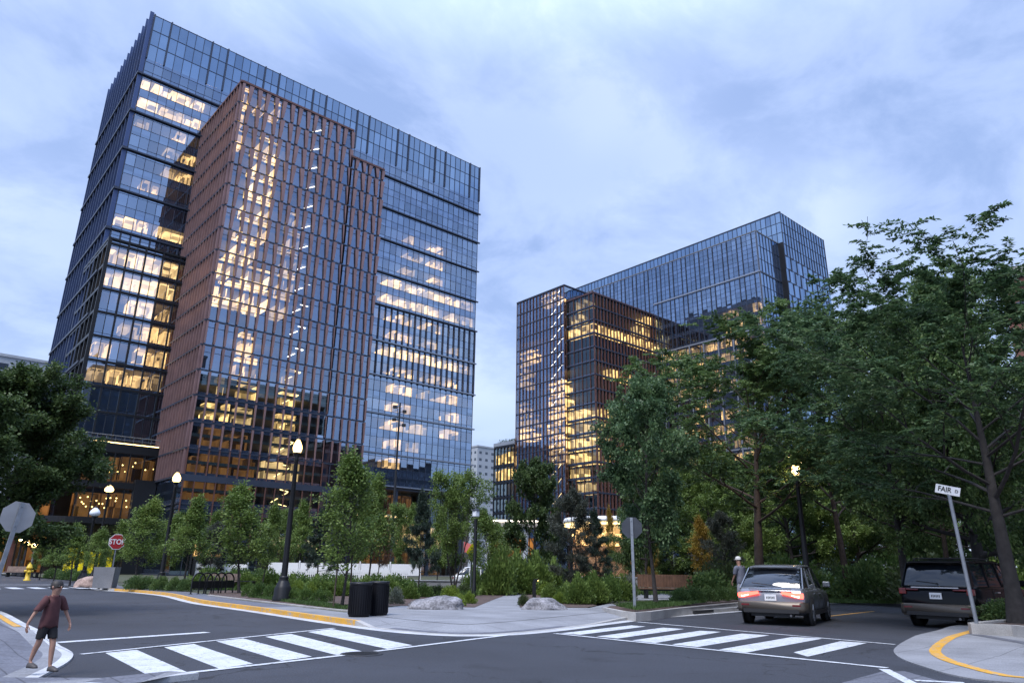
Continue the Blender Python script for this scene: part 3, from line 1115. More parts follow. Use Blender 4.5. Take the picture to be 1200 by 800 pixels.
for FF, n_, w_, ztop in ((FC, nbc, wc, CZ1), (FC2, nbc2, wc2, CZ2)):
    b = MB()
    zz_ = [z for z in (zfull if FF is FC else zc2)]
    for z in zz_:
        FF.box(b, 0, FF.L, z - .10, z + .10, .012, .14)
    for z0, z1 in zip(zz_[:-1], zz_[1:]):
        if z0 > 24: FF.box(b, 0, FF.L, z0 + 2.7, z0 + 2.76, .012, .06)
    for i in range(n_ + 1):
        FF.box(b, i * w_ - .04, i * w_ + .04, .2, ztop, .010, .09)
    b.build('mullion_grid', M['mullion'], LT)
    for i in range(n_ + 1):
        b = MB()
        for z0, z1 in zip(zz_[:-1], zz_[1:]):
            if z0 < 17: continue
            t = min(1, max(0, (z0 - 22) / 40))
            wt_, wb_ = .30 + .44 * t, .17 + .18 * t
            lean = .16 * t * (1 if i % 2 else -1)
            s = i * w_
            lo_, hi_ = z0 + .2, z1 - .18
            vs_ = []
            for d in (.12, .34):
                for ss, z in ((s - wb_ / 2 - lean, lo_), (s + wb_ / 2 - lean, lo_), (s + wt_ / 2, hi_), (s - wt_ / 2, hi_)):
                    ss = min(max(ss, -.05), FF.L + .3)
                    vs_.append(FF.p(ss, z, d))
            b.add(vs_, [(0, 1, 2, 3), (7, 6, 5, 4), (0, 4, 5, 1), (1, 5, 6, 2), (2, 6, 7, 3), (3, 7, 4, 0)])
        b.build('copper_fin', M['copper'], LT)
    b = MB(); FF.box(b, -.1, FF.L + .1, ztop - .1, ztop + .25, .0, .4); b.build('coping', M['copper_dark'], LT)
# slim copper rods over the clear lower floors
for i in range(nbc + 1):
    b = MB(); FC.box(b, i * wc - .07, i * wc + .07, 4.0, 17.2, .13, .34); b.build('copper_fin', M['copper_dark'], LT)
# left side of the copper block: deep fins seen edge on
FS = Face((CX0, Y0), (0, -1), (-1, 0), Y0 - CY)
glazing(LT, FS, 0, FS.L, [z for z in zfull], 1.4, [M['glass'], M['spandrel']])
for i in range(15):
    b = MB(); s = .3 + i * (FS.L - .45) / 14
    for z0, z1 in zip(zfull[:-1], zfull[1:]):
        if z1 < 15: continue
        FS.box(b, s - .07, s + .07, max(z0, 13.4) + .13, z1 - .13, .03, .42)
    b.build('copper_fin', M['copper'], LT)
b = MB()
for z in zfull: FS.box(b, 0, FS.L, z - .12, z + .12, .012, .36)
b.build('mullion_grid', M['mullion'], LT)
b = MB(); FS.box(b, -.0, FS.L + .3, CZ1 - .1, CZ1 + .25, .0, .45); b.build('coping', M['copper_dark'], LT)
b = MB(); b.bx(CX0 + .05, CX1, CY + .05, Y0, CZ1 - .3, CZ1 - .12); b.bx(CX1 + .02, CX2, CY + .05, Y0, CZ2 - .3, CZ2 - .12)
b.bx(CX1 - .1, CX1, CY + .06, Y0, CZ2, CZ1 - .3); b.bx(CX2 - .12, CX2, CY + .06, Y0, 0, CZ2 - .3)
b.build('block_roof', M['roofing'], LT)
b = MB(); b.bx(CX0 + 4, CX2 - 3, CY + 10, CY + 10.3, .2, CZ2 - 1); b.build('partition', M['core'], LT)
# zigzag stair behind the copper front, its rails lit
zst = [z for z in zfull if z > 5]
for k, (z0, z1) in enumerate(zip(zst[:-1], zst[1:])):
    b = MB()
    xs = (45.2, 47.6)
    zm = (z0 + z1) / 2 + .25
    for (xa, za, xb, zb, yy) in ((xs[0], z0 + .3, xs[1], zm, CY + 1.3), (xs[1], zm, xs[0] + .9, z1 + .1, CY + 2.6)):
        b.add([(xa, yy, za), (xb, yy, zb), (xb, yy + 1.1, zb), (xa, yy + 1.1, za)], [(0, 1, 2, 3)])
    st = b.build('stair_flight', M['slab'], LT)
    b = MB()
    b.tube([(xs[0], CY + 1.2, z0 + 1.1), (xs[1], CY + 1.2, zm + .55)], .07, 5)
    b.tube([(xs[1], CY + 1.25, zm + .55), (xs[1] + .3, CY + 1.6, zm + .75), (xs[1] - .6, CY + 2.6, zm + 1.1)], .07, 5)
    b.build('led_rail', M['led'] if z0 > 30 else M['led_warm'], st)
# --- dark corner block
FD = Face((DX0, DYF), (1, 0), (0, -1), DX1 - DX0)
zd = [19.2] + [z for z in ZF_UP if 22 < z < 50] + [DZ]
nbd, wd = glazing(LT, FD, 0, FD.L, zd, 1.31, [M['glass'], M['spandrel']], sill=.5, head=.35)
grid(LT, FD, 0, FD.L, 19.2, DZ, nbd, wd, zd, M['black'], heavy=2, hm=(.26, .20), sill=.5, head=.35, vw=.08)
for z in zd: band(LT, FD, -.1, FD.L, z, .30, .24, M['black'])
FDW = Face((DX0, 136.0), (0, -1), (-1, 0), 136 - DYF)
nbd2, wd2 = glazing(LT, FDW, 0, FDW.L, zd, 1.4, [M['glass'], M['spandrel']])
grid(LT, FDW, 0, FDW.L, 19.2, DZ, nbd2, wd2, zd, M['black'], heavy=2, hm=(.34, .4))
for z in zd: band(LT, FDW, 0, FDW.L + .1, z, .5, .42, M['black'])
b = MB(); b.bx(DX0 + .02, DX1 - .1, DYF + .05, Y0 - .05, DZ - .2, DZ + .1); b.build('block_roof', M['roofing'], LT)
# --- podium with terrace, lit restaurant and a curved canopy
PXL, PYF, PZ = 17.6, 116.6, 18.4
b = MB()
cv = [(PXL + 4 - 4 * math.cos(R(a)), PYF + 4 - 4 * math.sin(R(a))) for a in range(0, 91, 10)]
rim = lambda e, z0, z1: b.prism([(PXL + 4 - (4 + e) * math.cos(R(a)), PYF + 4 - (4 + e) * math.sin(R(a))) for a in range(0, 91, 10)] + [(CX0 - .05, PYF - e), (CX0 - .05, PYF + 3), (PXL + 3, PYF + 6), (PXL + 3, 150), (PXL - e, 150)], z0, z1)
rim(.0, PZ - 1.3, PZ); b.build('terrace_slab', M['black'], LT)
b = MB(); rim(.0, 12.0, 12.9); b.build('floor_band', M['black'], LT)
b = MB(); rim(1.5, 6.9, 7.7); b.build('canopy', M['black'], LT)
FP = Face((PXL + 4, PYF + .15), (1, 0), (0, -1), CX0 - PXL - 4.1)
for a, c in ((7.7, 12.0), (12.9, PZ - 1.3)):
    glazing(LT, FP, 0, FP.L, [a, c], 2.0, [M['glass_low'], M['spandrel']], both=False)
    grid(LT, FP, 0, FP.L, a, c, 5, FP.L / 5, [a, c], M['black'], sill=.1, head=.1, vw=.16, vd=.1)
glazing(LT, FP, 0, FP.L, [.2, 6.9], 2.0, [M['glass_low'], M['spandrel']], both=False)
FPW = Face((PXL + .15, 149), (0, -1), (-1, 0), 149 - PYF - 4)
for a, c in ((.2, 6.9), (7.7, 12.0), (12.9, PZ - 1.3)):
    glazing(LT, FPW, 0, FPW.L, [a, c], 2.4, [M['glass_low'], M['spandrel']], both=False)
    grid(LT, FPW, 0, FPW.L, a, c, 6, FPW.L / 6, [a, c], M['black'], sill=.1, head=.1, vw=.3, vd=.2)
b = MB()
for k in range(9):
    x = PXL + 4 + k * (CX0 - PXL - 4.4) / 8
    b.tube([(x, PYF + .12, PZ), (x, PYF + .12, PZ + 1.15)], .03, 5)
b.tube([(PXL + 4, PYF + .12, PZ + 1.15), (CX0 - .2, PYF + .12, PZ + 1.15)], .05, 5)
b.tube([(PXL + 4, PYF + .12, PZ + .6), (CX0 - .2, PYF + .12, PZ + .6)], .03, 5)
rl = b.build('terrace_railing', M['galv'], LT)
b = MB(); FP.box(b, .4, FP.L - .2, PZ + .10, PZ + .22, -.5, -.3); b.build('terrace_light', M['led_warm'], LT)
# big dark corner pier between podium and copper block
b = MB(); b.bx(CX0 - 3.0, CX0 - .06, PYF - .5, PYF + .6, .1, 13.4); b.build('pier', M['black'], LT)
b = MB(); b.bx(CX0 - .5, CX2 + .1, CY - .35, CY + .25, 12.6, 13.5); b.build('floor_band', M['mullion'], LT)
# --- lit rooms
LROOM = 0
def L(F, s0, s1, z, h=FL, depth=6.0, m='lit_white', drop=.55, inset=.35):
    global LROOM
    LROOM += 1
    lit_room(LT, F, s0, s1, z, h, depth, M[m], inset, drop)
fl = lambda k: 84.1 - FL * k                      # level of the k-th floor below the crown
# rows on the left of the main front
for (k, a, c, m) in ((-1, .2, 1.4, 'lit_white'), (-1, 2.2, 2.9, 'lit_white'), (-1, 4.6, 9.6, 'lit_white'), (-1, 10.4, 12.7, 'lit_white'), (-1, 14, 15.6, 'lit_warm'),
                     (1, .2, 1.5, 'lit_white'), (1, 2.2, 3.6, 'lit_white'), (1, 3.8, 8.6, 'lit_white'), (1, 9.1, 11.0, 'lit_white'),
                     (2, .3, 3.4, 'lit_white'), (2, 3.9, 7.9, 'lit_white'), (2, 8.2, 10.8, 'lit_white'),
                     (3, .6, 2.6, 'lit_dim'), (3, 7.2, 8.8, 'lit_warm'), (4, 6.0, 8.2, 'lit_dim'), (4, 8.8, 11.0, 'lit_warm'), (5, 6.4, 8.2, 'lit_dim'), (5, 8.7, 10.8, 'lit_warm'),
                     (6, 3.2, 4.4, 'lit_warm'), (6, 5.0, 5.9, 'lit_warm')):
    L(FR, a, c, fl(k), m=m, h=3.5 if k == -1 else FL)
for a, c in ((.3, 3.5), (3.9, 7.6), (7.9, 11.2)): L(FR, a, c, fl(8) - .0, m='lit_white')
# rows on the right of the main front
for (k, a, c, m) in ((4, 57.5, 58.6, 'lit_dim'), (4, 64, 66.8, 'lit_warm'), (5, 57, 59, 'lit_dim'), (5, 60.4, 61.4, 'lit_dim'), (5, 64, 66.8, 'lit_warm'), (6, 56.8, 59.4, 'lit_dim'), (6, 64.2, 67, 'lit_warm'),
                     (7, 52.5, 60.0, 'lit_white'), (7, 60.8, 62.4, 'lit_white'), (7, 63.2, 67.6, 'lit_white'), (7, 68.4, 72.0, 'lit_white'), (7, 72.6, 76.0, 'lit_dim'),
                     (8, 52.5, 60.0, 'lit_white'), (8, 60.8, 62.4, 'lit_dim'), (8, 63.0, 70.6, 'lit_white'), (8, 71.4, 76, 'lit_dim'),
                     (9, 55.0, 59.4, 'lit_warm'), (9, 63.4, 67.0, 'lit_warm'), (10, 55.0, 59.6, 'lit_warm'), (10, 63.4, 66.4, 'lit_dim'), (10, 71, 72.2, 'lit_dim'),
                     (11, 52.8, 61.6, 'lit_white'), (11, 62.8, 67.6, 'lit_white'), (11, 68.4, 71.8, 'lit_white'), (11, 72.6, 75.8, 'lit_dim'), (12, 55.4, 60.6, 'lit_warm'), (12, 64.6, 67.4, 'lit_dim'), (12, 69.4, 72.2, 'lit_warm'),
                     (13, 55.8, 60.4, 'lit_warm'), (13, 64.4, 66.6, 'lit_dim'), (13, 70.0, 72.4, 'lit_warm'), (14, 55.8, 60.4, 'lit_warm'), (14, 70.0, 73.0, 'lit_warm'), (15, 55.8, 58.8, 'lit_warm'), (15, 62, 64.6, 'lit_dim'), (15, 69.8, 73, 'lit_warm'),
                     (16, 56.6, 58.4, 'lit_warm'), (16, 61.2, 62.8, 'lit_dim'), (17, 56.4, 58.4, 'lit_warm'), (12, 41.6, 43, 'lit_dim'), (8, 41.2, 43.8, 'lit_dim'), (17, 40.6, 45, 'lit_white'), (17, 46, 47.4, 'lit_white'), (10, 42, 44, 'lit_dim')):
    L(FR, a, c, fl(k), m=m)
# dark block
for z in zd[1:]:
    pass
dz = sorted(zd, reverse=True)
for (i, a, c, m) in ((1, 5.6, 8.2, 'lit_white'), (1, 8.9, 10.4, 'lit_warm'), (2, .2, 1.2, 'lit_white'), (2, 1.4, 5.2, 'lit_white'), (2, 5.4, 8.0, 'lit_white'), (2, 8.2, 10.6, 'lit_white'),
                     (3, .2, 1.2, 'lit_white'), (3, 1.4, 5.2, 'lit_white'), (3, 5.4, 8.0, 'lit_white'), (3, 8.2, 10.6, 'lit_white'),
                     (4, 4.4, 7.8, 'lit_white'), (4, 9.4, 10.4, 'lit_warm'), (5, 3.8, 6.6, 'lit_dim'), (5, 6.9, 9.2, 'lit_warm'), (5, 10, 11, 'lit_warm'), (6, .6, 3.0, 'lit_warm'), (6, 6.6, 8.8, 'lit_warm'), (6, 9.6, 11, 'lit_warm'),
                     (7, .3, 3.0, 'lit_dim'), (7, 3.4, 6.0, 'lit_warm'), (7, 6.5, 9.0, 'lit_warm'), (7, 9.6, 11, 'lit_dim')):
    zt_ = dz[i - 1]
    L(FD, a, c, dz[i], h=zt_ - dz[i], m=m, depth=5.5 if a < 11 else 4, drop=.6)
# copper front
cz = sorted([z for z in zfull], reverse=True)
for (i, a, c, m) in ((1, .6, 1.6, 'lit_warm'), (1, 3.4, 4.2, 'lit_warm'), (1, 6.0, 6.8, 'lit_warm'), (3, 4.2, 7.6, 'lit_white'), (4, 4.2, 7.2, 'lit_white'), (5, 4.0, 7.4, 'lit_white'), (6, 3.4, 7.4, 'lit_white'), (7, 3.4, 7.2, 'lit_white'),
                     (8, 2.8, 5.8, 'lit_white'), (9, 1.0, 8.6, 'lit_white'), (10, .9, 6.4, 'lit_white'), (10, 6.6, 8.8, 'lit_white'), (7, 11.2, 12.8, 'lit_dim'), (8, 11, 12.8, 'lit_dim'), (9, 11, 12.8, 'lit_dim'), (10, 10.8, 12.4, 'lit_dim'), (6, 11, 12, 'lit_dim'),
                     (12, 5.4, 7.4, 'lit_warm'), (13, 5.2, 8.4, 'lit_warm'), (13, 13.4, 14.6, 'lit_dim'), (14, 2.9, 3.9, 'lit_dim'), (14, 6.2, 8.8, 'lit_warm'), (14, 12.8, 15.2, 'lit_warm'), (15, 1.6, 5.2, 'lit_warm'), (15, 6.2, 8.6, 'lit_dim'), (15, 12.6, 15.6, 'lit_warm'), (16, 2.0, 4.4, 'lit_gold'), (16, 5.6, 8.4, 'lit_gold'), (16, 12.4, 15, 'lit_dim'),
                     (17, .8, 10, 'lit_gold'), (17, 11.5, 17, 'lit_dim'), (18, .8, 10, 'lit_gold')):
    if i < len(cz):
        L(FC, a, c, cz[i], h=cz[i - 1] - cz[i], m=m, depth=6.0 if i < 11 else 3.2, drop=.5)
for z_, h_, m in ((7.7, 4.3, 'lit_gold'), (12.9, 4.1, 'lit_gold')):
    for a, c in ((.3, 4.9), (5.1, 9.8)): L(FP, a, c, z_, h=h_, m=m, depth=2.2 if z_ > 12 else 5, drop=.3)
    L(FPW, .8, 27, z_, h=h_, m=m, depth=2.6, drop=.3)
L(FPW, .8, 27, .2, h=6.4, m='lit_gold', depth=2.6, drop=.3)
for a, c in ((.3, 1.6), (2.1, 3.1), (3.3, 4.6), (5.6, 6.2)): L(FP, a, c, .2, h=4.4, m='lit_yellow', depth=1.2, drop=1.0)
# copper side: two warm stretches gleam between the fins
for z_, a, c, m in ((cz[3], 8, 18, 'lit_warm'), (cz[2], 11, 18, 'lit_warm'), (cz[10], 12, 18, 'lit_warm'), (cz[9], 3, 18, 'lit_warm')):
    L(FS, a, c, z_, h=3.7, m=m, depth=1.6)
# pendant bulbs in the restaurant floors
for i in range(34):
    b = MB()
    lo_ = rng.random() < .6
    c_ = (PXL + 4.6 + rng.random() * 9.2, PYF + .6 + rng.random() * 1.2, (9.2 if lo_ else 14.2) + rng.random() * 1.8)
    b.lathe([(.01, -.11), (.09, -.06), (.11, 0), (.09, .06), (.01, .11)], c_, 8)
    b.build('pendant_lamp', M['bulb'], LT)
# recessed lobby under the right half of the front
b = MB(); b.bx(CX2 + .2, X1 - .1, Y0 + .15, Y0 + 8, 16.3, 16.65); b.build('soffit', M['mullion'], LT)
FLB = Face((CX2 + .2, Y0 + 3.5), (1, 0), (0, -1), X1 - CX2 - .4)
nbl, wl = glazing(LT, FLB, 0, FLB.L, [.2, 5.5, 11, 16.3], 2.5, [M['glass_low'], M['spandrel']], both=False)
grid(LT, FLB, 0, FLB.L, .2, 16.3, nbl, wl, [.2, 5.5, 11, 16.3], M['black'], sill=0, head=.0)
for a, c, z_, h_, m in ((3, 12, 11, 5.2, 'lit_gold'), (14, 25, 11, 5.2, 'lit_gold'), (2, 14, .2, 5.2, 'lit_gold'), (16, 33, .2, 5.2, 'lit_gold'), (16, 33, 5.5, 5.2, 'lit_dim')):
    L(FLB, a, c, z_, h=h_, m=m, depth=4)
b = MB(); b.bx(63, 80, Y0 - 3.2, Y0 + 3.2, 10.6, 11.2); b.build('canopy', M['white'], LT)
b = MB(); b.bx(63.1, 79.9, Y0 - 3.32, Y0 - 3.21, 10.75, 10.95); b.build('canopy_light', M['led_warm'], LT)
for k in range(5):
    b = MB(); x = CX2 + 3 + k * 8.2; b.tube([(x, Y0 + .8, .1), (x, Y0 + .8, 16.4)], .45, 14); b.build('column', M['mullion'], LT)

# ================================================================ the right tower
RX0, RX1, RY0, RY1 = 172.7, 198.3, 84.0, 162.0
BX0, BY0, BZ = 161.4, 85.7, 88.0
SX0, SY0, SY1, SZ = 133.8, 130.0, 149.6, 77.8
KX0, KY0, KZ = 134.6, 120.0, 73.0
RT = empty('office_tower', (0, 0, 0))
tag(RT, 'blue glass office tower with a bronze finned wing, behind the big right trees', 'office tower')
ZR = sorted(ZF)
skipR = lambda s, z: (RY1 - s > KY0 - .2 and z < KZ) or (RY1 - s > SY0 and z < SZ)
FB = Face((BX0, RY1), (0, -1), (-1, 0), RY1 - BY0)
zb_ = [.2, 4.3, 8.0, 11.7] + ZR + [BZ]
nb, w = glazing(RT, FB, 0, FB.L, zb_, 1.5, [M['glass'], M['spandrel']], skip=skipR, tilt=.0045)
grid(RT, FB, 0, FB.L, .2, BZ, nb, w, zb_, M['mullion'], skip=skipR, heavy=3, hm=(.2, .2), stag=[(.07, .1), (.07, .1), (.18, .2)], mid=1.3)
for z in (76.5, 61.2, 46.1, 31.0): band(RT, FB, 0 if z > SZ else FB.L - (KY0 - BY0), FB.L + .2, z, .4, .3, M['silver'])
for s in [FB.L - k * 4.55 for k in range(8)]:
    b = MB(); FB.box(b, s - .16, s + .16, .2, 61.0, .3, .55); b.build('pilaster', M['silver'], RT)
FM = Face((RX0, RY1), (0, -1), (-1, 0), RY1 - RY0)
zm_ = [BZ - .0, 91, 94, ZT]
nb, w = glazing(RT, FM, 0, FM.L, zm_, 1.5, [M['glass_sky'], M['glass_sky']], both=False, name='crown_screen')
b = MB()
for i in range(nb + 1): FM.box(b, i * w - .05, i * w + .05, BZ, ZT, .012, .12)
for z in zm_: FM.box(b, 0, FM.L, z - .05, z + .05, .014, .1)
FM.box(b, 0, FM.L + .1, ZT, ZT + .3, -.3, .15)
b.build('crown_mullion', M['mullion'], RT)
b = MB(); b.bx(RX0 - .05, RX0 + .05, RY0 + .02, BY0 - .02, .2, BZ); b.build('recess_shade', M['black'], RT)  # black strip painted in for the shade of the recess
b = MB(); b.bx(RX0 + .3, RX0 + .5, RY0 + .5, RY1 - .3, BZ + .4, ZT - .1); b.bx(RX0 + .55, RX1 - .3, RY0 + .3, RY0 + .5, BZ + .4, ZT - .1); b.build('plant_screen', M['core'], RT)
FE = Face((RX0, RY0), (1, 0), (0, -1), RX1 - RX0)
ze_ = [.2, 4.3, 8.0, 11.7] + ZR + [87.6, 91, 94, ZT]
nb, w = glazing(RT, FE, 0, FE.L, ze_, 1.6, [M['glass_sky'], M['glass_sky']], tilt=.006, both=False)
b = MB()
for i in range(nb + 1):
    FE.box(b, i * w - .07, i * w + .07, 84.1 if i % 2 else 80, ZT + .1, .012, .16)
    for k in range(len(ZF) - 1):
        if (i + k) % 2 == 0: FE.box(b, i * w - .09, i * w + .09, ZF[k + 1], ZF[k], .012, .17)
        if (i + k) % 2 == 0 and i < nb: FE.box(b, i * w + .1, (i + 1) * w, ZF[k] - .12, ZF[k] + .12, .014, .16)
for z in ze_: FE.box(b, 0, FE.L, z - .04, z + .04, .013, .08)
b.build('mullion_grid', M['mullion'], RT)
FBE = Face((BX0, BY0), (1, 0), (0, -1), RX0 - BX0)
nb, w = glazing(RT, FBE, 0, FBE.L, zb_, 1.6, [M['glass_sky'], M['glass_sky']], tilt=.006, both=False)
b = MB()
for i in range(nb + 1): FBE.box(b, i * w - .06, i * w + .06, .2, BZ, .012, .13)
for z in (76.5, 61.2, 46.1, 31): FBE.box(b, 0, FBE.L, z - .2, z + .2, .014, .16)
for z in zb_: FBE.box(b, 0, FBE.L, z - .04, z + .04, .013, .08)
b.build('mullion_grid', M['mullion'], RT)
b = MB(); b.bx(BX0 - .1, BX0 + .3, BY0 - .12, BY0 + .25, .2, BZ + .1); b.build('corner_trim', M['silver'], RT)
b = MB(); b.bx(BX0 - .12, RX0, BY0 - .12, RY1, BZ + .02, BZ + .3); b.bx(RX0 + .1, RX1 - .1, RY0 + .1, RY1 - .1, ZT - 4, ZT - 3.8); b.build('roof', M['roofing'], RT)
b = MB(); b.bx(RX1 - .1, RX1, RY0 + .02, RY1, 0, ZT); b.bx(BX0, RX1 - .1, RY1 - .2, RY1, 0, BZ); b.build('rear_wall', M['core'], RT)
b = MB(); b.bx(BX0 + 9, RX1 - 6, BY0 + 8, RY1 - 6, .2, BZ - 1); b.bx(SX0 + 9, BX0 + 4, KY0 + 8, SY1 - 6, .2, KZ - 1); b.build('core', M['core'], RT)
slabs(RT, [(BX0 + .25, RX1 - .3, BY0 + .25, RY1 - .4, 0, BZ), (KX0 + .3, BX0 + .25, KY0 + .3, SY0 + .02, 0, KZ), (SX0 + .3, BX0 + .25, SY0 + .02, SY1 - .3, 0, SZ)], ZR + [11.7, 8, 4.2])
# bronze wing: front with deep fins, side with thin ones
zk = sorted([KZ - 3.79 * k for k in range(18)] + [4.2, .2])
FK = Face((KX0, KY0), (1, 0), (0, -1), BX0 - KX0)
nb, w = glazing(RT, FK, 0, FK.L, zk, 1.35, [M['glass_low'], M['spandrel']], sill=.4, head=.3)
for i in range(nb + 1):
    b = MB()
    for z0, z1 in zip(zk[:-1], zk[1:]):
        if z0 < 8: continue
        t = .15 + .10 * (z0 < 50)
        FK.box(b, i * w - t, i * w + t, z0 + .14, z1 - .14, .02, .3)
    b.build('bronze_fin', M['copper_dark'], RT)
b = MB()
for z in zk: FK.box(b, 0, FK.L, z - .16, z + .16, .012, .34)
b.build('mullion_grid', M['mullion'], RT)
FKW = Face((KX0, SY0 - .02), (0, -1), (-1, 0), SY0 - KY0)
nb, w = glazing(RT, FKW, 0, FKW.L, zk, 1.4, [M['glass_low'], M['spandrel']], sill=.4, head=.3)
grid(RT, FKW, 0, FKW.L, .2, KZ, nb, w, zk, M['copper_dark'], heavy=2, hm=(.16, .22), vw=.08, sill=.4, head=.3)
for z in zk[2:]: band(RT, FKW, 0, FKW.L + .1, z, .34, .25, M['mullion'])
b = MB(); b.bx(KX0 - .3, BX0, KY0 - .35, SY0, KZ + .01, KZ + .3); b.build('coping', M['copper_dark'], RT)
# tall glass slab with stair
zs_ = sorted([SZ - 3.79 * k for k in range(19)] + [4.2, .2])
FSL = Face((SX0, SY1), (0, -1), (-1, 0), SY1 - SY0)
nb, w = glazing(RT, FSL, 0, FSL.L, zs_, 1.4, [M['glass_light'], M['spandrel']], sill=.3, head=.25)
for i in range(nb + 1):
    b = MB(); FSL.box(b, i * w - .08, i * w + .08, 12, SZ, .012, .24); b.build('bronze_fin', M['copper_dark'], RT)
for z in zs_[2:]: band(RT, FSL, 0, FSL.L, z, .26, .22, M['mullion'])
FSE = Face((SX0, SY0), (1, 0), (0, -1), BX0 - SX0)
glazing(RT, FSE, 0, FSE.L, [z for z in zs_ if z > KZ - 1], 1.5, [M['glass'], M['spandrel']])
b = MB(); b.bx(SX0 - .3, BX0, SY0 - .3, SY1 + .1, SZ + .01, SZ + .35); b.build('coping', M['mullion'], RT)
b = MB(); b.bx(SX0 + .2, BX0, SY1 - .1, SY1, 0, SZ); b.build('rear_wall', M['core'], RT)
for z0, z1 in zip(zs_[3:-1], zs_[4:]):
    b = MB()
    b.add([(SX0 + 1.2, 136.0, z0 + .3), (SX0 + 1.2, 131.6, z1 - .1), (SX0 + 2.4, 131.6, z1 - .1), (SX0 + 2.4, 136.0, z0 + .3)], [(0, 1, 2, 3)])
    st = b.build('stair_flight', M['slab'], RT)
    b = MB(); b.tube([(SX0 + 1.1, 136.4, z0 + .9), (SX0 + 1.1, 135.6, z0 + 1.1), (SX0 + 1.1, 132.4, z1 + .1), (SX0 + 1.1, 131.4, z1 + .3)], .06, 5)
    b.build('led_rail', M['led'] if z0 > 40 else M['led_warm'], st)
b = MB(); b.bx(SX0 - .3, BX0 - 1, KY0 - .4, SY1, 7.4, 8.2); b.build('canopy', M['mullion'], RT)
def Q(F, s0, s1, z, h=FL, depth=5.0, m='lit_warm', drop=.5): lit_room(RT, F, s0, s1, z, h, depth, M[m], .3, drop)
rv = random.Random(5)
e = FB.L
for (zi, a, c, m) in ((12, e - 39, e - 36.4, 'lit_white'), (13, e - 12, e - 9, 'lit_dim'), (13, e - 3.2, e - 1, 'lit_dim')):
    Q(FB, a, c, ZR[zi], m=m)
for zi in range(2, 13):
    s = e - 33
    while s < e - 2:
        l_ = rv.uniform(1.4, 4.2)
        if rv.random() < (.40 if zi < 8 else .62): Q(FB, s, min(s + l_, e - .4), ZR[zi], m='lit_warm' if rv.random() < .6 else 'lit_dim')
        s += l_ + rv.uniform(.3, 1.5)
zkd = sorted(zk, reverse=True)
for a in range(5): Q(FK, .4 + a * 5.2, 5.2 + a * 5.2, zkd[3], m='lit_warm')
for zi, n_ in ((1, 1), (2, 2), (6, 3), (9, 4), (10, 3), (11, 5), (12, 4)):
    for _ in range(n_):
        s = rv.uniform(.5, 23); Q(FK, s, s + rv.uniform(1.2, 3.0), zkd[zi], m='lit_warm' if rv.random() < .5 else 'lit_dim')
for zi, a, c, m in ((1, 3.4, 6.4, 'lit_dim'), (2, 1.4, 5, 'lit_dim'), (3, .4, 9.5, 'lit_warm'), (9, .4, 5.5, 'lit_warm'), (10, 2.4, 5.4, 'lit_dim'), (11, .4, 7.4, 'lit_warm'), (12, .4, 6.4, 'lit_warm'), (13, .4, 4, 'lit_warm'), (14, 3, 6.4, 'lit_dim')):
    Q(FKW, a, c, zkd[zi], m=m)
zsd = sorted(zs_, reverse=True)
for zi, a, c, m in ((1, 10, 16.5, 'lit_dim'), (5, 1.0, 4.0, 'lit_dim'), (5, 4.2, 7, 'lit_warm'), (6, 1, 3, 'lit_dim'), (7, 1.2, 3.4, 'lit_dim'), (9, 1, 3, 'lit_dim'), (10, 1.4, 6.4, 'lit_dim'), (11, 1.4, 6, 'lit_warm'),
                    (8, 13, 18.6, 'lit_warm'), (9, 13, 18.8, 'lit_warm'), (10, 13, 18.8, 'lit_warm'), (11, 12.4, 18.8, 'lit_warm'), (12, 13, 18.6, 'lit_warm'), (13, 13, 18.6, 'lit_dim')):
    Q(FSL, a, c, zsd[zi], m=m)

# ================================================================ low block beside the right tower
LB = empty('office_block', (0, 0, 0))
tag(LB, 'low dark office block with two rows of yellow lit windows and plants on its roof', 'office block')
FLW = Face((133.6, 158.6), (0, -1), (-1, 0), 8.7)
zl = [.2, 4.4, 8.4, 12.4, 16.6, 20.8, 25.0, 29.6, 35.2]
nb, w = glazing(LB, FLW, 0, 8.7, zl, 1.45, [M['glass_low'], M['spandrel']], sill=.6)
grid(LB, FLW, 0, 8.7, .2, 35.2, nb, w, zl, M['black'], heavy=1, hm=(.3, .3), sill=.6)
for z in zl[1:]: band(LB, FLW, 0, 8.7, z, .6, .34, M['black'])
for z_ in (25.0, 29.6):
    for k in range(6): lit_room(LB, FLW, .25 + k * 1.45, 1.35 + k * 1.45, z_, 4.4, 3, M['lit_warm'], .3, .5)
b = MB(); b.bx(138.5, 160, 150.2, 158.4, .2, 35.0); b.build('core', M['core'], LB)
b = MB(); b.bx(133.3, 160, 149.8, 158.9, 35.3, 36.5); b.build('roof', M['plaster'], LB)
pv = []
for i in range(900):
    c_ = np.array([134 + rng.random() * 3, 150.4 + rng.random() * 8, 36.5 + rng.random() * .9])
    a_ = rng.normal(size=3); b_ = rng.normal(size=3)
    pv.append([c_, c_ + a_ * .10, c_ + (a_ + b_) * .10, c_ + b_ * .10])
M['leaf_dark'] = leaf_mat('leaf_dark', (.022, .044, .014), (.050, .086, .026), (.10, .15, .045))
o = bpy.data.objects.new('roof_plants', quad_mesh('roof_plants', np.array(pv), M['leaf_dark'])); COL.objects.link(o); o.parent = LB

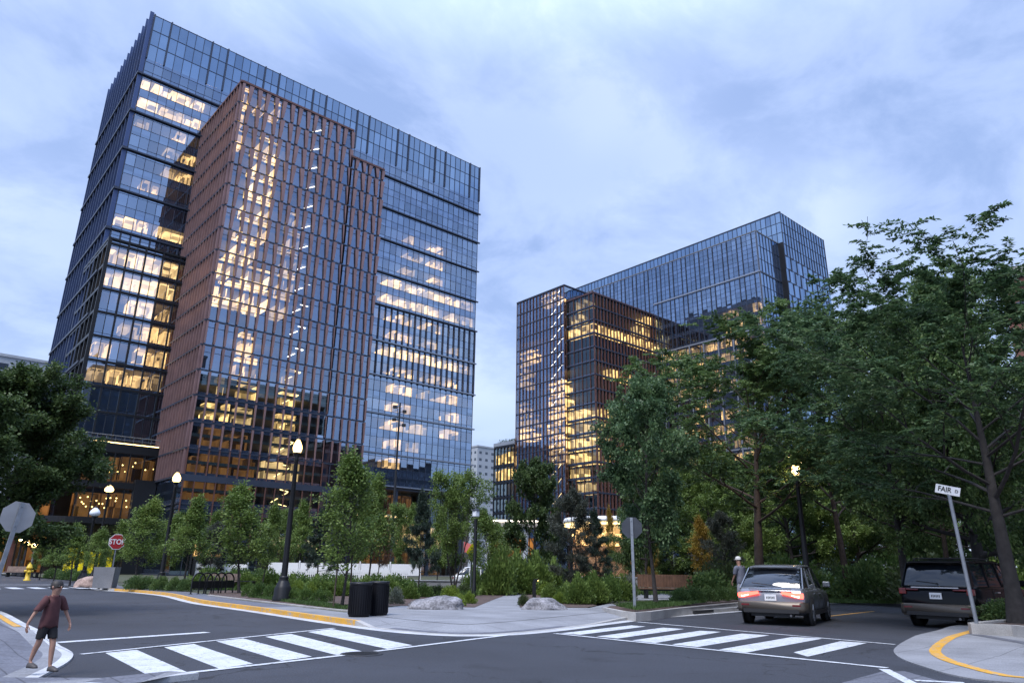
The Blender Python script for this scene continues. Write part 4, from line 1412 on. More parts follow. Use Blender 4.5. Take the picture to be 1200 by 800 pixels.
# ================================================================ far buildings
def plain_block(name, label, cat, x0, x1, y0, y1, z, m, nwx, nwy, nz, win='far_window', faces='WS', wf=.55, hf=.5, z0=4):
    root = empty(name, (0, 0, 0)); tag(root, label, cat)
    b = MB(); b.bx(x0, x1, y0, y1, 0, z); b.build('wall', m, root)
    b = MB(); b.bx(x0 - .3, x1 + .3, y0 - .3, y1 + .3, z + .01, z + .8); b.build('parapet', m, root)
    fs = []
    if 'S' in faces: fs.append((Face((x0, y0), (1, 0), (0, -1), x1 - x0), nwx))
    if 'W' in faces: fs.append((Face((x0, y1), (0, -1), (-1, 0), y1 - y0), nwy))
    if 'N' in faces: fs.append((Face((x1, y1), (-1, 0), (0, 1), x1 - x0), nwx))
    if 'E' in faces: fs.append((Face((x1, y0), (0, 1), (1, 0), y1 - y0), nwy))
    n = 0
    for F, nw in fs:
        fh, fw = (z - z0 - 1) / nz, F.L / nw
        mb = MB()
        for i in range(nw):
            for k in range(nz):
                s, zc_ = (i + .5) * fw, z0 + (k + .5) * fh
                F.box(mb, s - fw * wf / 2, s + fw * wf / 2, zc_ - fh * hf / 2, zc_ + fh * hf / 2, .01, .05)
                n += 1
        o = mb.build('windows', M[win], root); o['kind'] = 'stuff'
    return root


wa = plain_block('apartment_building', 'white apartment block with stacked balconies in the gap between the towers', 'apartment building', 226, 262, 282, 330, 61, M['plaster'], 9, 14, 16, wf=.4, hf=.36)
FA = Face((226, 330), (0, -1), (-1, 0), 48)
for k in range(13):
    b = MB()
    z = 8 + k * 3.9
    FA.box(b, 27, 43, z, z + .3, .06, 1.7); FA.box(b, 27, 43, z + .3, z + 1.3, 1.6, 1.7)
    b.build('balcony', M['far_wall'], wa)
plain_block('apartment_building', 'pale grey flat roofed block beyond the big tree at the left edge', 'apartment building', -28, 31.5, 246, 290, 58.5, M['plaster'], 14, 10, 14)
br = plain_block('brick_building', 'red brick building glimpsed between the branches at the far right edge', 'brick building', 96, 130, -24, 20.5, 34, M['brick'], 8, 9, 8, z0=3)
b = MB(); b.bx(95.4, 130.6, -24.6, 21.1, 35, 36.2); b.build('cornice', M['kerb'], br)
# behind the camera: seen only mirrored in the glass of the towers
plain_block('apartment_building', 'dark slab block across the crossing, mirrored in the copper front', 'apartment building', 76, 124, -62, -40, 60, M['far_wall'], 16, 6, 20, faces='N')
plain_block('apartment_building', 'dark block mirrored low in the right half of the tallest tower', 'apartment building', 172, 206, -70, -44, 48, M['far_wall'], 12, 6, 15, faces='N')
plain_block('apartment_building', 'dark stepped block mirrored in the corner block of the tallest tower', 'apartment building', 50, 75.5, -58, -38, 68, M['far_wall'], 9, 6, 22, faces='N')
plain_block('apartment_building', 'dark slab block mirrored in the side of the right tower', 'apartment building', -76, -48, 150, 240, 54, M['far_wall'], 8, 24, 17, faces='E')

# storefront at the far left, orange lit
SF = empty('shop_building', (0, 0, 0))
tag(SF, 'low building with orange lit shop windows under the big tree at the far left', 'shop')
FSF = Face((2.5, 132), (1, 0), (0, -1), 15)
b = MB(); b.bx(2.5, 17.4, 134.6, 150, .1, 9.5); b.bx(2.5, 17.4, 131.9, 134.6, 6.2, 9.5); b.build('wall', M['far_wall'], SF)
b = MB()
for k in range(6): FSF.box(b, k * 2.95, k * 2.95 + .5, .1, 6.2, -.3, .1)
b.build('pier', M['brick'], SF)
for k in range(5):
    b = MB(); FSF.box(b, k * 2.95 + .5, k * 2.95 + 2.95, .12, 6.15, -.28, -.2); b.build('shop_window', M['glass_low'], SF)
    lit_room(SF, FSF, k * 2.95 + .5, k * 2.95 + 2.95, .12, 6.0, 2.5, M['lit_shop'], .4, .1)

# park pavilion: flat white roof on columns; and a curved timber kiosk
PV = empty('pavilion', (0, 0, 0))
c0 = along(600, 112)
tag(PV, 'open pavilion with a white edged roof on two round pale columns in the gap', 'pavilion')
ca, sa = -_r[0], -_r[1]
xd = Vector((_r[0], _r[1], 0)); yd = Vector((_F[0], _F[1], 0)).normalized()
pvf = lambda s, d, z: tuple(c0 + xd * s + yd * d + Vector((0, 0, z)))
ang = math.atan2(xd.y, xd.x)
b = MB(); b.box(pvf(0, 3, 8.0), (10.5, 8, .7), ang); b.build('roof', M['kerb'], PV)
b = MB(); b.box(pvf(0, -1.1, 8.5), (10.7, .2, .22), ang); b.build('roof_light', M['led'], PV)
for s in (-3.6, 1.9):
    b = MB(); b.lathe([(.55, 0), (.55, 7.6)], pvf(s, 0, .1), 14); b.build('column', M['plaster'], PV)
b = MB()
for k in range(8): b.box(pvf(-3 + k * .95, 4, 3.8), (.14, .14, 7.4), ang)
b.build('screen', M['black'], PV)
b = MB(); b.box(pvf(0, 4.4, 3.6), (7.5, .1, 5.2), ang); b.build('lit_window', M['lit_shop'], PV)
KI = empty('kiosk', (0, 0, 0))
c0 = along(716, 92)
tag(KI, 'round timber lattice kiosk glowing orange under a thin white curved roof', 'kiosk')
b = MB()
b.lathe([(.2, 7.0), (5.6, 6.8), (5.9, 7.05), (5.6, 7.5), (.2, 7.8)], (c0.x, c0.y, .1), 28); b.build('roof', M['white'], KI)
b = MB(); b.lathe([(5.55, 6.55), (5.7, 6.55), (5.7, 6.75), (5.55, 6.75)], (c0.x, c0.y, .1), 28); b.build('roof_light', M['led_warm'], KI)
b = MB(); b.lathe([(4.2, .1), (4.2, 4.2)], (c0.x, c0.y, 0), 28); b.build('wall', M['timber'], KI)
b = MB(); b.lathe([(4.3, 4.4), (4.3, 6.3)], (c0.x, c0.y, .1), 28); b.build('lit_window', M['lit_warm'], KI)
b = MB()
for k in range(28):
    for sg in (1, -1):
        P_ = [(c0.x + 4.6 * math.cos(2 * math.pi * (k / 28 + sg * t * .16)), c0.y + 4.6 * math.sin(2 * math.pi * (k / 28 + sg * t * .16)), .1 + 5.2 * t) for t in (0, .25, .5, .75, 1)]
        b.tube(P_, .06, 4)
b.build('lattice', M['timber'], KI)
for a in range(0, 360, 30):
    b = MB(); g_ = R(a)
    b.lathe([(.01, -.12), (.1, -.06), (.12, 0), (.1, .06), (.01, .12)], (c0.x + 4.75 * math.cos(g_), c0.y + 4.75 * math.sin(g_), 5.6), 8)
    b.build('wall_lamp', M['bulb'], KI)
# ------------------------------------------------------------------ street furniture
def plan(z=.13):
    return z


# --- acorn street lamps
def street_lamp(base, H, label, lit=True, gr=.24, group='black acorn street lamps'):
    root = empty('street_lamp', base)
    tag(root, label, 'street lamp', group)
    k = H / 6.4
    b = MB()
    b.lathe([(.36, 0), (.36, .14), (.33, .2), (.33, .46), (.27, .56), (.25, .64), (.2, .72), (.17, .82), (.19, .86), (.15, .92)], (0, 0, 0), 16)
    b.add([], [])
    b.build('base', M['black'], root)
    b = MB()
    b.lathe([(.125, .9), (.105, 2.6), (.082, H - .95), (.11, H - .9), (.085, H - .84), (.13, H - .72), (.17, H - .62)], (0, 0, 0), 14)
    b.build('pole', M['black'], root)
    b = MB()
    z = H - .62
    b.lathe([(.13, z), (gr * .9, z + .08), (gr, z + .2), (gr * .9, z + .32), (gr * .62, z + .44), (gr * .36, z + .53), (gr * .3, z + .56)], (0, 0, 0), 18)
    b.build('globe', M['lamp_globe'] if lit else M['milk'], root)
    if lit:
        b = MB(); b.lathe([(.001, z + .1), (gr * .3, z + .16), (gr * .36, z + .24), (gr * .3, z + .33), (.001, z + .38)], (0, 0, 0), 10); b.build('bulb', M['lamp_bulb'], root)
    b = MB()
    b.lathe([(gr * .34, z + .55), (gr * .2, z + .62), (.02, z + .66), (.03, z + .70), (.005, z + .78)], (0, 0, 0), 10)
    b.build('finial', M['black'], root)
    return root


p = at(330, 703.5, .15); street_lamp(p, height_at(p, 513) - .15, 'tall black acorn street lamp, lit, rising from the round shrubs by the yellow kerb', gr=.19)
p = at(187, 690, .14); street_lamp(p, height_at(p, 553) - .1, 'lit acorn street lamp among the slim young trees, between stop sign and bike racks', gr=.23)
p = along(946, 32.5, .13); street_lamp(p, height_at(p, 541) - .1, 'lit acorn street lamp with a black pole behind the grey car', gr=.19)
p = along(100, 58, .12); street_lamp(p, height_at(p, 594) - .1, 'unlit acorn street lamp with a white globe against the dark canopy', lit=False, gr=.34)
p = along(1139, 62, .13); street_lamp(p, height_at(p, 583) - .1, 'small lit acorn lamp in the trees above the parked black car', gr=.3)
for px, d, top, lb in ((20, 104, 628, 'leftmost small lit street lamp before the orange shop windows'), (27, 96, 632, 'middle small lit street lamp before the orange shop windows'), (37, 88, 634, 'small lit street lamp above the yellow fire hydrant')):
    p = along(px, d, .12); street_lamp(p, height_at(p, top) - .1, lb, gr=.34)
p = along(112, 70, .12); street_lamp(p, height_at(p, 568) - .1, 'lit street lamp showing through the leaves of the big left tree', gr=.36)

# --- slim lamp with a white box head in the park
p = along(556, 37, .13)
root = empty('park_lamp', p); tag(root, 'slim black park lamp post with a pale box head beside the yellow diamond sign', 'park lamp')
H = height_at(p, 597) - .13
b = MB(); b.lathe([(.11, 0), (.11, .5), (.085, .55), (.085, H - .45)], (0, 0, 0), 10); b.build('pole', M['black'], root)
b = MB(); b.box((0, 0, H - .2), (.27, .27, .3)); b.build('head', M['milk'], root, bevel=.04)
b = MB(); b.lathe([(.2, H - .04), (.14, H + .02), (.03, H + .06), (.01, H + .2)], (0, 0, 0), 10); b.build('cap', M['black'], root)

# --- tall mast with floodlights in front of the left tower
p = along(457, 88, .13)
root = empty('light_mast', p); tag(root, 'very tall black mast with small floodlights before the tallest tower', 'light mast')
H = height_at(p, 472) - .13
b = MB(); b.lathe([(.2, 0), (.2, 1), (.16, 1.1), (.11, H)], (0, 0, 0), 10); b.build('pole', M['black'], root)
for dz, s in ((.3, -1), (.9, 1), (1.9, -1), (2.6, 1)):
    b = MB()
    b.tube([(0, 0, H - dz - .2), (s * .45 * _r[0], s * .45 * _r[1], H - dz - .2)], .05, 6)
    b.box((s * .62 * _r[0], s * .62 * _r[1], H - dz - .2), (.45, .4, .34), math.atan2(_r[1], _r[0]))
    b.build('floodlight', M['black'], root)

# --- tall kinked bollard lights along the paths
def bollard(px, py, top, label):
    p = at(px, py, .14)
    H = height_at(p, top) - .14
    root = empty('path_light', p, math.atan2(_r[1], _r[0])); tag(root, label, 'path light', 'low black path lights')
    b = MB(); b.box((0, 0, H * .42), (.17, .12, H * .84)); b.build('post', M['black'], root)
    b = MB()
    b.add([(-.085, -.06, H * .84), (.085, -.06, H * .84), (.085, .06, H * .84), (-.085, .06, H * .84), (.0, -.06, H), (.24, -.06, H * 1.01), (.24, .06, H * 1.01), (.0, .06, H)],
          [(0, 1, 5, 4), (1, 2, 6, 5), (2, 3, 7, 6), (3, 0, 4, 7), (4, 5, 6, 7)])
    b.build('head', M['black'], root)
    b = MB(); b.box((.17, 0, H * .93), (.05, .09, .05)); b.build('lamp', M['bulb'], root)


bollard(626, 700.5, 678, 'low black path light standing behind the rounded boulder at the path')
bollard(726, 678, 658, 'low black path light in the shrubs left of the octagonal sign')
bollard(600, 690, 672, 'small black path light at the bend of the park path')
for px, d, lb in ((800, 44, 'low path light left of the person in the white cap'), (884, 40, 'low path light just right of the big forked trunk'), (833, 47, 'low path light before the blue van'), (757, 46, 'low path light behind the plank bench'), (925, 46, 'low path light near the foot of the right lit lamp')):
    p = along(px, d, .13)
    root = empty('path_light', p); tag(root, lb, 'path light', 'low black path lights')
    b = MB(); b.lathe([(.07, 0), (.07, .85)], (0, 0, 0), 8); b.build('post', M['black'], root)
    b = MB(); b.lathe([(.065, .85), (.085, .88), (.085, 1.02), (.065, 1.05)], (0, 0, 0), 10); b.build('lamp', M['path_lamp'], root)
    b = MB(); b.lathe([(.1, 1.05), (.1, 1.08), (.01, 1.12)], (0, 0, 0), 10); b.build('cap', M['black'], root)

# --- signs
def octagon(r, rot=22.5):
    return [(r * math.cos(R(rot + 45 * k)), r * math.sin(R(rot + 45 * k))) for k in range(8)]


def plate(name, poly, x0, x1, m, parent, zc):
    """flat plate standing across x, poly in (y, z)"""
    b = MB()
    n = len(poly)
    v = [(x0, y, zc + z) for y, z in poly] + [(x1, y, zc + z) for y, z in poly]
    b.add(v, [tuple(range(n)), tuple(range(n, 2 * n))[::-1]] + [(i, n + i, n + (i + 1) % n, (i + 1) % n) for i in range(n)])
    return b.build(name, m, parent)


def text_mesh(name, s, size, m, parent, loc, rot, depth=.004, align='CENTER', sx=1.0):
    cu = bpy.data.curves.new(name, 'FONT')
    cu.body = s; cu.size = size; cu.align_x = align; cu.align_y = 'CENTER'; cu.extrude = depth / 2; cu.offset = size * .02
    to = bpy.data.objects.new('tmp_text', cu); COL.objects.link(to)
    bpy.context.view_layer.update()
    me = bpy.data.meshes.new_from_object(to.evaluated_get(bpy.context.evaluated_depsgraph_get()))
    bpy.data.objects.remove(to)
    me.name = name
    for v in me.vertices: v.co.x *= sx
    me.materials.clear(); me.materials.append(m)
    o = bpy.data.objects.new(name, me); COL.objects.link(o)
    o.parent = parent; o.location = loc; o.rotation_euler = rot
    return o


# local frame of a sign: its face looks along -x
def sign_post(root, H, m, r=.03, lean=0):
    b = MB(); b.box((.025, 0, H / 2), (.045, .07, H)); b.build('post', m, root)


# stop sign by the far crossing, facing the camera
p = along(132.5, 51.5, .13)
face = math.atan2(-p.y, -p.x) + math.pi + .12
root = empty('stop_sign', p, face); tag(root, 'red stop sign with white letters on a grey post behind the concrete planter', 'stop sign')
zc = height_at(p, 634.5) - .13
sign_post(root, zc + .5, M['galv'])
o = plate('border', octagon(.485), -.004, .0, M['white'], root, zc)
o = plate('plate', octagon(.445), -.010, -.0045, M['red'], root, zc)
text_mesh('lettering', 'STOP', .42, M['white'], root, (-.014, 0, zc - .01), (R(90), 0, R(-90)), sx=.86)

# two octagonal signs seen from behind
def octa_back(p, face, zc, r, label, m, lean=0, light=None):
    root = empty('stop_sign', p, face)
    root.rotation_euler = (R(lean), 0, face)
    tag(root, label, 'stop sign')
    b = MB(); b.box((.035, 0, (zc + r * .9) / 2), (.05, .085, zc + r * .9)); b.build('post', M['galv'], root)
    plate('plate', octagon(r), -.002, .006, m, root, zc)
    b = MB()
    for dz in (-r * .6, r * .6): b.lathe([(.001, 0), (.014, .002), (.014, .012)], (.066, 0, zc + dz), 8, axis='x')
    b.build('bolt', M['galv'], root)
    return root


p = along(-6, 20, .13)
octa_back(p, R(-90) + R(8), height_at(along(16, 20), 605) - .13, .36, 'pale back of an octagonal sign on a leaning post at the left edge', M['sign_back'], lean=-6)
p = at(744, 713, .3)
octa_back(p, R(180) + .62, height_at(p, 618) - .3, .35, 'dark grey back of an octagonal sign on a slim post by the corner planter', M['sign_dull'])
# yellow diamond crossing sign and pink flag
p = along(552.5, 40, .13)
face = math.atan2(-p.y, -p.x) + math.pi + .75
root = empty('warning_sign', p, face); tag(root, 'yellow diamond pedestrian crossing sign beside the slim park lamp', 'warning sign')
zc = height_at(p, 646.5) - .13
sign_post(root, zc, M['galv'])
plate('plate', [(.42, 0), (0, .46), (-.42, 0), (0, -.46)], -.012, -.002, M['sign_yellow'], root, zc)
b = MB()
ink = M['ink']
b.lathe([(.001, 0), (.055, .001)], (-.0145, .02, zc + .2), 10, axis='x')
for a, c in (((.02, .13), (0, -.04)), ((0, -.04), (.11, -.22)), ((0, -.04), (-.1, -.2)), ((.02, .11), (.13, .0)), ((.02, .11), (-.1, .02))):
    b.tube([(-.0145, a[0], zc + a[1]), (-.0145, c[0], zc + c[1])], .025, 5)
b.build('symbol', ink, root)
p = along(546, 44, .13)
root = empty('flag', p, math.atan2(_r[1], _r[0])); tag(root, 'small faded pink flag left of the yellow diamond sign', 'flag')
zc = height_at(p, 641) - .13
b = MB(); b.tube([(-.2, 0, 0), (-.2, 0, zc + .35)], .025, 6); b.build('pole', M['galv'], root)
b = MB()
v = []
for i in range(7):
    x = -.18 + i * .12
    y = .05 * math.sin(i * 1.3)
    v += [(x, y, zc - .25 - .03 * i), (x, y, zc + .33 - .04 * i)]
b.add(v, [(2 * i, 2 * i + 2, 2 * i + 3, 2 * i + 1) for i in range(6)]); b.build('cloth', M['pink'], root)

# leaning bent street name sign at the right
p = at(1142, 742.5, .13)
root = empty('street_sign', p); tag(root, 'white street name blade on a bent leaning steel post by the black car', 'street sign')
D_ = math.hypot(p.x, p.y)
right = Vector((_r[0], _r[1], 0)); fw = Vector((p.x, p.y, 0)).normalized()
k_ = at(1143.5, 729, .13)
hk = height_at(p, 729) - .13
top_px, top_py = 1112, 577
def lean_point(px, py):
    """point on the sideways plane through the foot of the post"""
    d = ray(px, py); n = fw
    t = (Vector((p.x, p.y, 0)).dot(n)) / (d[0] * n.x + d[1] * n.y)
    w = Vector((d[0] * t, d[1] * t, EYE + d[2] * t))
    return w - p
P0, P1, P2 = Vector((0, 0, 0)), lean_point(1144.5, 730), lean_point(1112.5, 581)
b = MB(); b.tube([P0, P1, P2], .045, 8); b.build('post', M['galv'], root)
u_ = (lean_point(1122.5, 575.5) - lean_point(1098.5, 571)).normalized()
Pc = lean_point(1110.5, 574)
up_ = Vector((0, 0, 1)) - u_ * u_.z; up_.normalize()
nn = u_.cross(up_)
if nn.dot(fw) > 0: nn = -nn
L2, H2 = .26, .105
b = MB()
for off in (0,):
    v = [Pc + u_ * a + up_ * c + nn * d for d in (.012, -.012) for a, c in ((-L2, -H2), (L2, -H2), (L2, H2), (-L2, H2))]
    b.add(v, [(0, 1, 2, 3), (7, 6, 5, 4), (0, 4, 5, 1), (1, 5, 6, 2), (2, 6, 7, 3), (3, 7, 4, 0)])
blade = b.build('blade', M['white'], root)
rotm = Matrix((u_, up_, nn)).transposed().to_euler()
text_mesh('lettering', 'FAIR', .17, M['ink'], blade, Pc + nn * .016 + u_ * -.065, rotm, sx=.85)
text_mesh('lettering', 'D', .10, M['ink'], blade, Pc + nn * .016 + u_ * .185, rotm)
b = MB(); b.tube([P2, Pc - up_ * H2], .03, 6); b.build('bracket', M['galv'], root)

# --- litter bins
def bin_(px, py, h, r, label):
    root = empty('litter_bin', at(px, py, .13)); tag(root, label, 'litter bin')
    b = MB(); b.lathe([(r * .93, .0), (r * .95, .03), (r, .05), (r, h - .06)], (0, 0, 0), 28); b.build('body', M['bin'], root)
    b = MB(); b.lathe([(r + .012, h - .07), (r + .018, h - .05), (r + .018, h - .012), (r * .97, h), (r * .55, h + .005), (r * .5, h - .12), (0.02, h - .14)], (0, 0, 0), 28); b.build('lid', M['black'], root)
    b = MB()
    for k in range(30):
        g = 2 * math.pi * k / 30
        b.box(((r + .006) * math.cos(g), (r + .006) * math.sin(g), h * .48), (.012, .03, h * .8), g)
    b.build('slat_ring', M['bin'], root)
    return root


bin_(420.5, 722, .90, .30, 'black round litter bin nearest the yellow kerb end')
bin_(442, 720.5, .92, .29, 'black round litter bin behind its twin, on the boulder side')

# --- bike racks: five hoops in a row
a0, a1 = at(228, 695.5, .13), at(266, 693.5, .13)
for k in range(5):
    t = k / 4
    c = at(231 + 8.6 * k, 695.6 - .3 * k, .13)
    root = empty('bike_rack', c, R(28)); tag(root, 'black hoop bike rack, one of the row between kerb and brown bench', 'bike rack', 'row of hoop bike racks')
    b = MB(); pp = [(-.42, 0, 0), (-.42, 0, .62)] + [(-.42 * math.cos(R(a)), 0, .62 + .34 * math.sin(R(a))) for a in range(20, 180, 20)] + [(.42, 0, .62), (.42, 0, 0)]
    b.tube(pp, .035, 8); b.build('hoop', M['black'], root)
    b = MB()
    for s in (-.42, .42): b.lathe([(.0, .012), (.09, .012), (.09, 0)], (s, 0, 0), 10)
    b.build('foot_plate', M['black'], root)
    b = MB(); b.box((0, 0, .42), (.80, .02, .34)); b.build('panel', M['black'], root)

# --- benches
def bench(p, rz, L, label, hback=.5, m='wood', slatted=True):
    root = empty('park_bench', p, rz); tag(root, label, 'bench')
    b = MB()
    for k in range(4): b.box((0, .03 + k * .125, .47), (L, .11, .05))
    b.build('seat', M[m], root)
    b = MB()
    n = int(L / .145)
    for k in range(n):
        b.box((-L / 2 + (k + .5) * L / n, .52, .47 + .05 + hback / 2), (L / n - .012, .045, hback))
    b.build('backrest', M[m], root)
    b = MB()
    for s in (-1, 1): b.box((s * (L / 2 - .35), .25, .22), (.12, .5, .44))
    b.box((0, .25, .40), (L - .2, .4, .06)); b.build('frame', M['black'], root)
    b = MB(); b.box((L / 2 + .5, .2, .47), (.95, .5, .05)); b.box((L / 2 + .9, .2, .24), (.05, .46, .42)); b.build('side_shelf', M['black'], root)
    return root


c = along(782, 38.5, .14)
bench(c, math.atan2(_r[1], _r[0]) + .06, 2.85, 'long wooden bench with a tall plank backrest behind the corner planter', hback=.62)
c = along(258, 46, .13)
bench(c, math.atan2(_r[1], _r[0]), 2.1, 'weathered brown bench behind the row of bike racks', hback=.36, m='wood_pale')
c = along(20, 90, .13)
bench(c, math.atan2(_r[1], _r[0]), 2.4, 'dark bench before the orange shop windows at the far left', m='wood_pale')
# --- small park tables
root = empty('park_table', along(826, 46, .14)); tag(root, 'low pale park table right of the plank bench', 'table')
b = MB(); b.lathe([(.01, .74), (.95, .74), (.95, .68), (.01, .68)], (0, 0, 0), 20); b.build('top', M['gutter'], root)
b = MB(); b.lathe([(.3, 0), (.1, .1), (.1, .68)], (0, 0, 0), 10); b.build('leg', M['black'], root)

# --- low stone wall behind the benches
c = along(790, 50, .13)
b = MB(); ang = math.atan2(_r[1], _r[0]); b.box((c.x, c.y, .5), (15, .5, .95), ang)
b.box((c.x, c.y, 1.02), (15.1, .6, .08), ang)
tag(b.build('garden_wall', M['concrete'], bevel=.02), 'long low grey garden wall behind the plank bench', 'wall')
c = along(556, 47, .13)
b = MB(); b.box((c.x, c.y, .38), (9.5, .5, .6), ang); b.box((c.x, c.y, .71), (9.6, .6, .06), ang)
tag(b.build('garden_wall', M['concrete'], bevel=.02), 'low grey garden wall behind the slim park lamp', 'wall')

# --- boulders
def boulder(p, sx, sy, sz, rz, m, label, seed, group=None):
    r_ = random.Random(seed)
    bm = bmesh.new(); bmesh.ops.create_icosphere(bm, subdivisions=4, radius=1)
    planes = [Vector((r_.gauss(0, 1), r_.gauss(0, 1), abs(r_.gauss(0, .7)))).normalized() for _ in range(15)]
    ds = [r_.uniform(.66, .9) for _ in planes]
    from mathutils import noise
    for v in bm.verts:
        c_ = v.co.copy()
        for n_, d_ in zip(planes, ds):
            e_ = c_.dot(n_) - d_
            if e_ > 0: c_ -= n_ * e_ * .86
        c_ += c_.normalized() * (noise.noise(c_ * 2.3 + Vector((seed, 0, 0))) * .1 + noise.noise(c_ * 6.5 + Vector((seed, 0, 0))) * .06 + noise.noise(c_ * 15 + Vector((seed, 0, 0))) * .025)
        v.co = Vector((c_.x * sx, c_.y * sy, max(c_.z, -.35) * sz))
    me = bpy.data.meshes.new('boulder'); bm.to_mesh(me); bm.free()
    me.materials.append(M[m])
    for p_ in me.polygons: p_.use_smooth = True
    o = bpy.data.objects.new('boulder', me); COL.objects.link(o)
    o.location = p; o.rotation_euler = (0, 0, rz)
    return tag(o, label, 'boulder', group)


ang = math.atan2(_r[1], _r[0])
boulder(at(512, 710.5, .2) , 1.06, .6, .38, ang, 'rock', 'flat grey boulder between the litter bins and the start of the path', 3)
boulder(at(638.5, 711, .2), .90, .55, .36, ang + .1, 'rock', 'rounded whitish grey boulder right of the path entrance', 8)
boulder(along(110, 51.5, .3), 1.05, .7, .55, ang, 'rock_pink', 'pinkish boulder left of the concrete planter under the stop sign', 5)
# --- concrete planter under the stop sign
c = along(127, 49.5, .13)
root = empty('planter', c, ang + .2); tag(root, 'square grey concrete planter at the foot of the red stop sign', 'planter')
b = MB()
b.add([(-.5, -.5, 0), (.5, -.5, 0), (.5, .5, 0), (-.5, .5, 0), (-.56, -.56, 1.15), (.56, -.56, 1.15), (.56, .56, 1.15), (-.56, .56, 1.15), (-.46, -.46, 1.15), (.46, -.46, 1.15), (.46, .46, 1.15), (-.46, .46, 1.15), (-.46, -.46, 1.0), (.46, -.46, 1.0), (.46, .46, 1.0), (-.46, .46, 1.0)],
      [(0, 1, 5, 4), (1, 2, 6, 5), (2, 3, 7, 6), (3, 0, 4, 7), (4, 5, 9, 8), (5, 6, 10, 9), (6, 7, 11, 10), (7, 4, 8, 11), (8, 9, 13, 12), (9, 10, 14, 13), (10, 11, 15, 14), (11, 8, 12, 15)])
b.build('tub', M['concrete'], root)
b = MB(); b.add([(-.46, -.46, 1.04), (.46, -.46, 1.04), (.46, .46, 1.04), (-.46, .46, 1.04)], [(0, 1, 2, 3)]); b.build('soil', M['mulch'], root)
# --- fire hydrant
root = empty('fire_hydrant', along(35.5, 72, .12)); tag(root, 'yellow fire hydrant on the far corner pavement', 'fire hydrant')
b = MB(); b.lathe([(.26, 0), (.26, .08), (.18, .1), (.17, .9), (.24, .92), (.24, 1.0), (.19, 1.05), (.15, 1.22), (.06, 1.3), (.06, 1.4)], (0, 0, 0), 14); b.build('body', M['hydrant'], root)
for s in (-1, 1):
    b = MB(); b.lathe([(.1, s * .15), (.1, s * .32), (.001, s * .32)], (0, 0, .72), 10, axis='x'); b.build('outlet', M['hydrant'], root)
b = MB(); b.lathe([(.13, -.15), (.13, -.34), (.001, -.34)], (0, 0, .66), 10, axis='y'); b.build('cap', M['hydrant'], root)
# --- cast iron covers in the road
def cover(px, py, r, label):
    c = at(px, py, .0)
    b = MB(); b.lathe([(.001, .0105), (r * .8, .0105), (r * .84, .006), (r * .9, .0105), (r, .0105), (r * 1.01, .002)], (c.x, c.y, 0), 30)
    for k in range(-4, 5):
        hl = math.sqrt(max(0, (r * .78) ** 2 - (k * r * .16) ** 2))
        b.box((c.x, c.y + k * r * .16, .0125), (2 * hl, r * .06, .003))
    tag(b.build('manhole_cover', M['iron']), label, 'manhole cover')
cover(424, 766, .36, 'round iron manhole cover at the near edge of the left crossing')
# kerb inlet on the right street
c0, c1 = at(812, 719.6, 0), at(834, 718.2, 0)
d = (c1 - c0).normalized(); nrm = Vector((-d.y, d.x, 0))
b = MB()
q0, q1 = c0 - nrm * .045, c1 - nrm * .045
b.box(((q0.x + q1.x) / 2, (q0.y + q1.y) / 2, .085), ((c1 - c0).length, .09, .10), math.atan2(d.y, d.x))
tag(b.build('storm_drain', M['iron']), 'rusty dark storm drain inlet set in the kerb left of the grey car', 'storm drain')

# --- white slatted fence with pale panels behind the hedge
root = empty('white_fence', along(402, 50, .13), math.atan2(_r[1], _r[0])); tag(root, 'white picket fence with white panels above it behind the green hedge', 'fence')
b = MB()
for k in range(68): b.box((-4.2 + k * .125, 0, .62), (.06, .03, 1.1))
b.box((0, .04, .3), (8.5, .04, .08)); b.box((0, .04, .95), (8.5, .04, .08)); b.build('picket_panel', M['white'], root)
b = MB()
for k in range(5): b.box((-4.0 + k * 2.0, .5, 1.2), (1.86, .05, .72))
b.build('screen_panel', M['white'], root)
b = MB()
for k in range(6):
    b = MB(); b.box((-5.0 + k * 2.0, .5, .85), (.08, .08, 1.7)); b.build('post', M['white'], root)
root = empty('construction_hoarding', along(275, 62, .13), math.atan2(_r[1], _r[0])); tag(root, 'white hoarding panels behind the young trees left of the tall lamp', 'hoarding')
b = MB()
for k in range(2): b.box((-2 + k * 2.0, 0, .95), (1.9, .05, 1.0))
b.build('panel', M['white'], root)
b = MB()
b.build('rail', M['plaster'], root) if b.v else None
for k in range(3):
    b = MB(); b.box((-3 + k * 2, .05, .8), (.08, .1, 1.6)); b.build('post', M['plaster'], root)
# --- little lantern kiosk with an orange window
root = empty('ticket_kiosk', along(236, 66, .13), math.atan2(_r[1], _r[0])); tag(root, 'small dark kiosk with an orange lit window behind the bike racks', 'kiosk')
b = MB()
for s in (-.9, .9):
    for t in (0, 1.6): b.box((s, t, 1.65), (.16, .16, 3.3))
b.box((0, .8, 1.0), (1.7, 1.5, 1.7)); b.build('frame', M['black'], root)
b = MB(); b.box((0, .8, 2.6), (1.6, 1.4, 1.1)); b.build('lit_window', M['lit_warm'], root)
b = MB(); b.add([(-1.3, -.5, 3.3), (1.3, -.5, 3.3), (1.3, 2.1, 3.3), (-1.3, 2.1, 3.3), (-.5, .5, 4.0), (.5, .5, 4.0), (.5, 1.1, 4.0), (-.5, 1.1, 4.0)], [(0, 1, 2, 3), (0, 1, 5, 4), (1, 2, 6, 5), (2, 3, 7, 6), (3, 0, 4, 7), (4, 5, 6, 7)]); b.build('roof', M['black'], root)
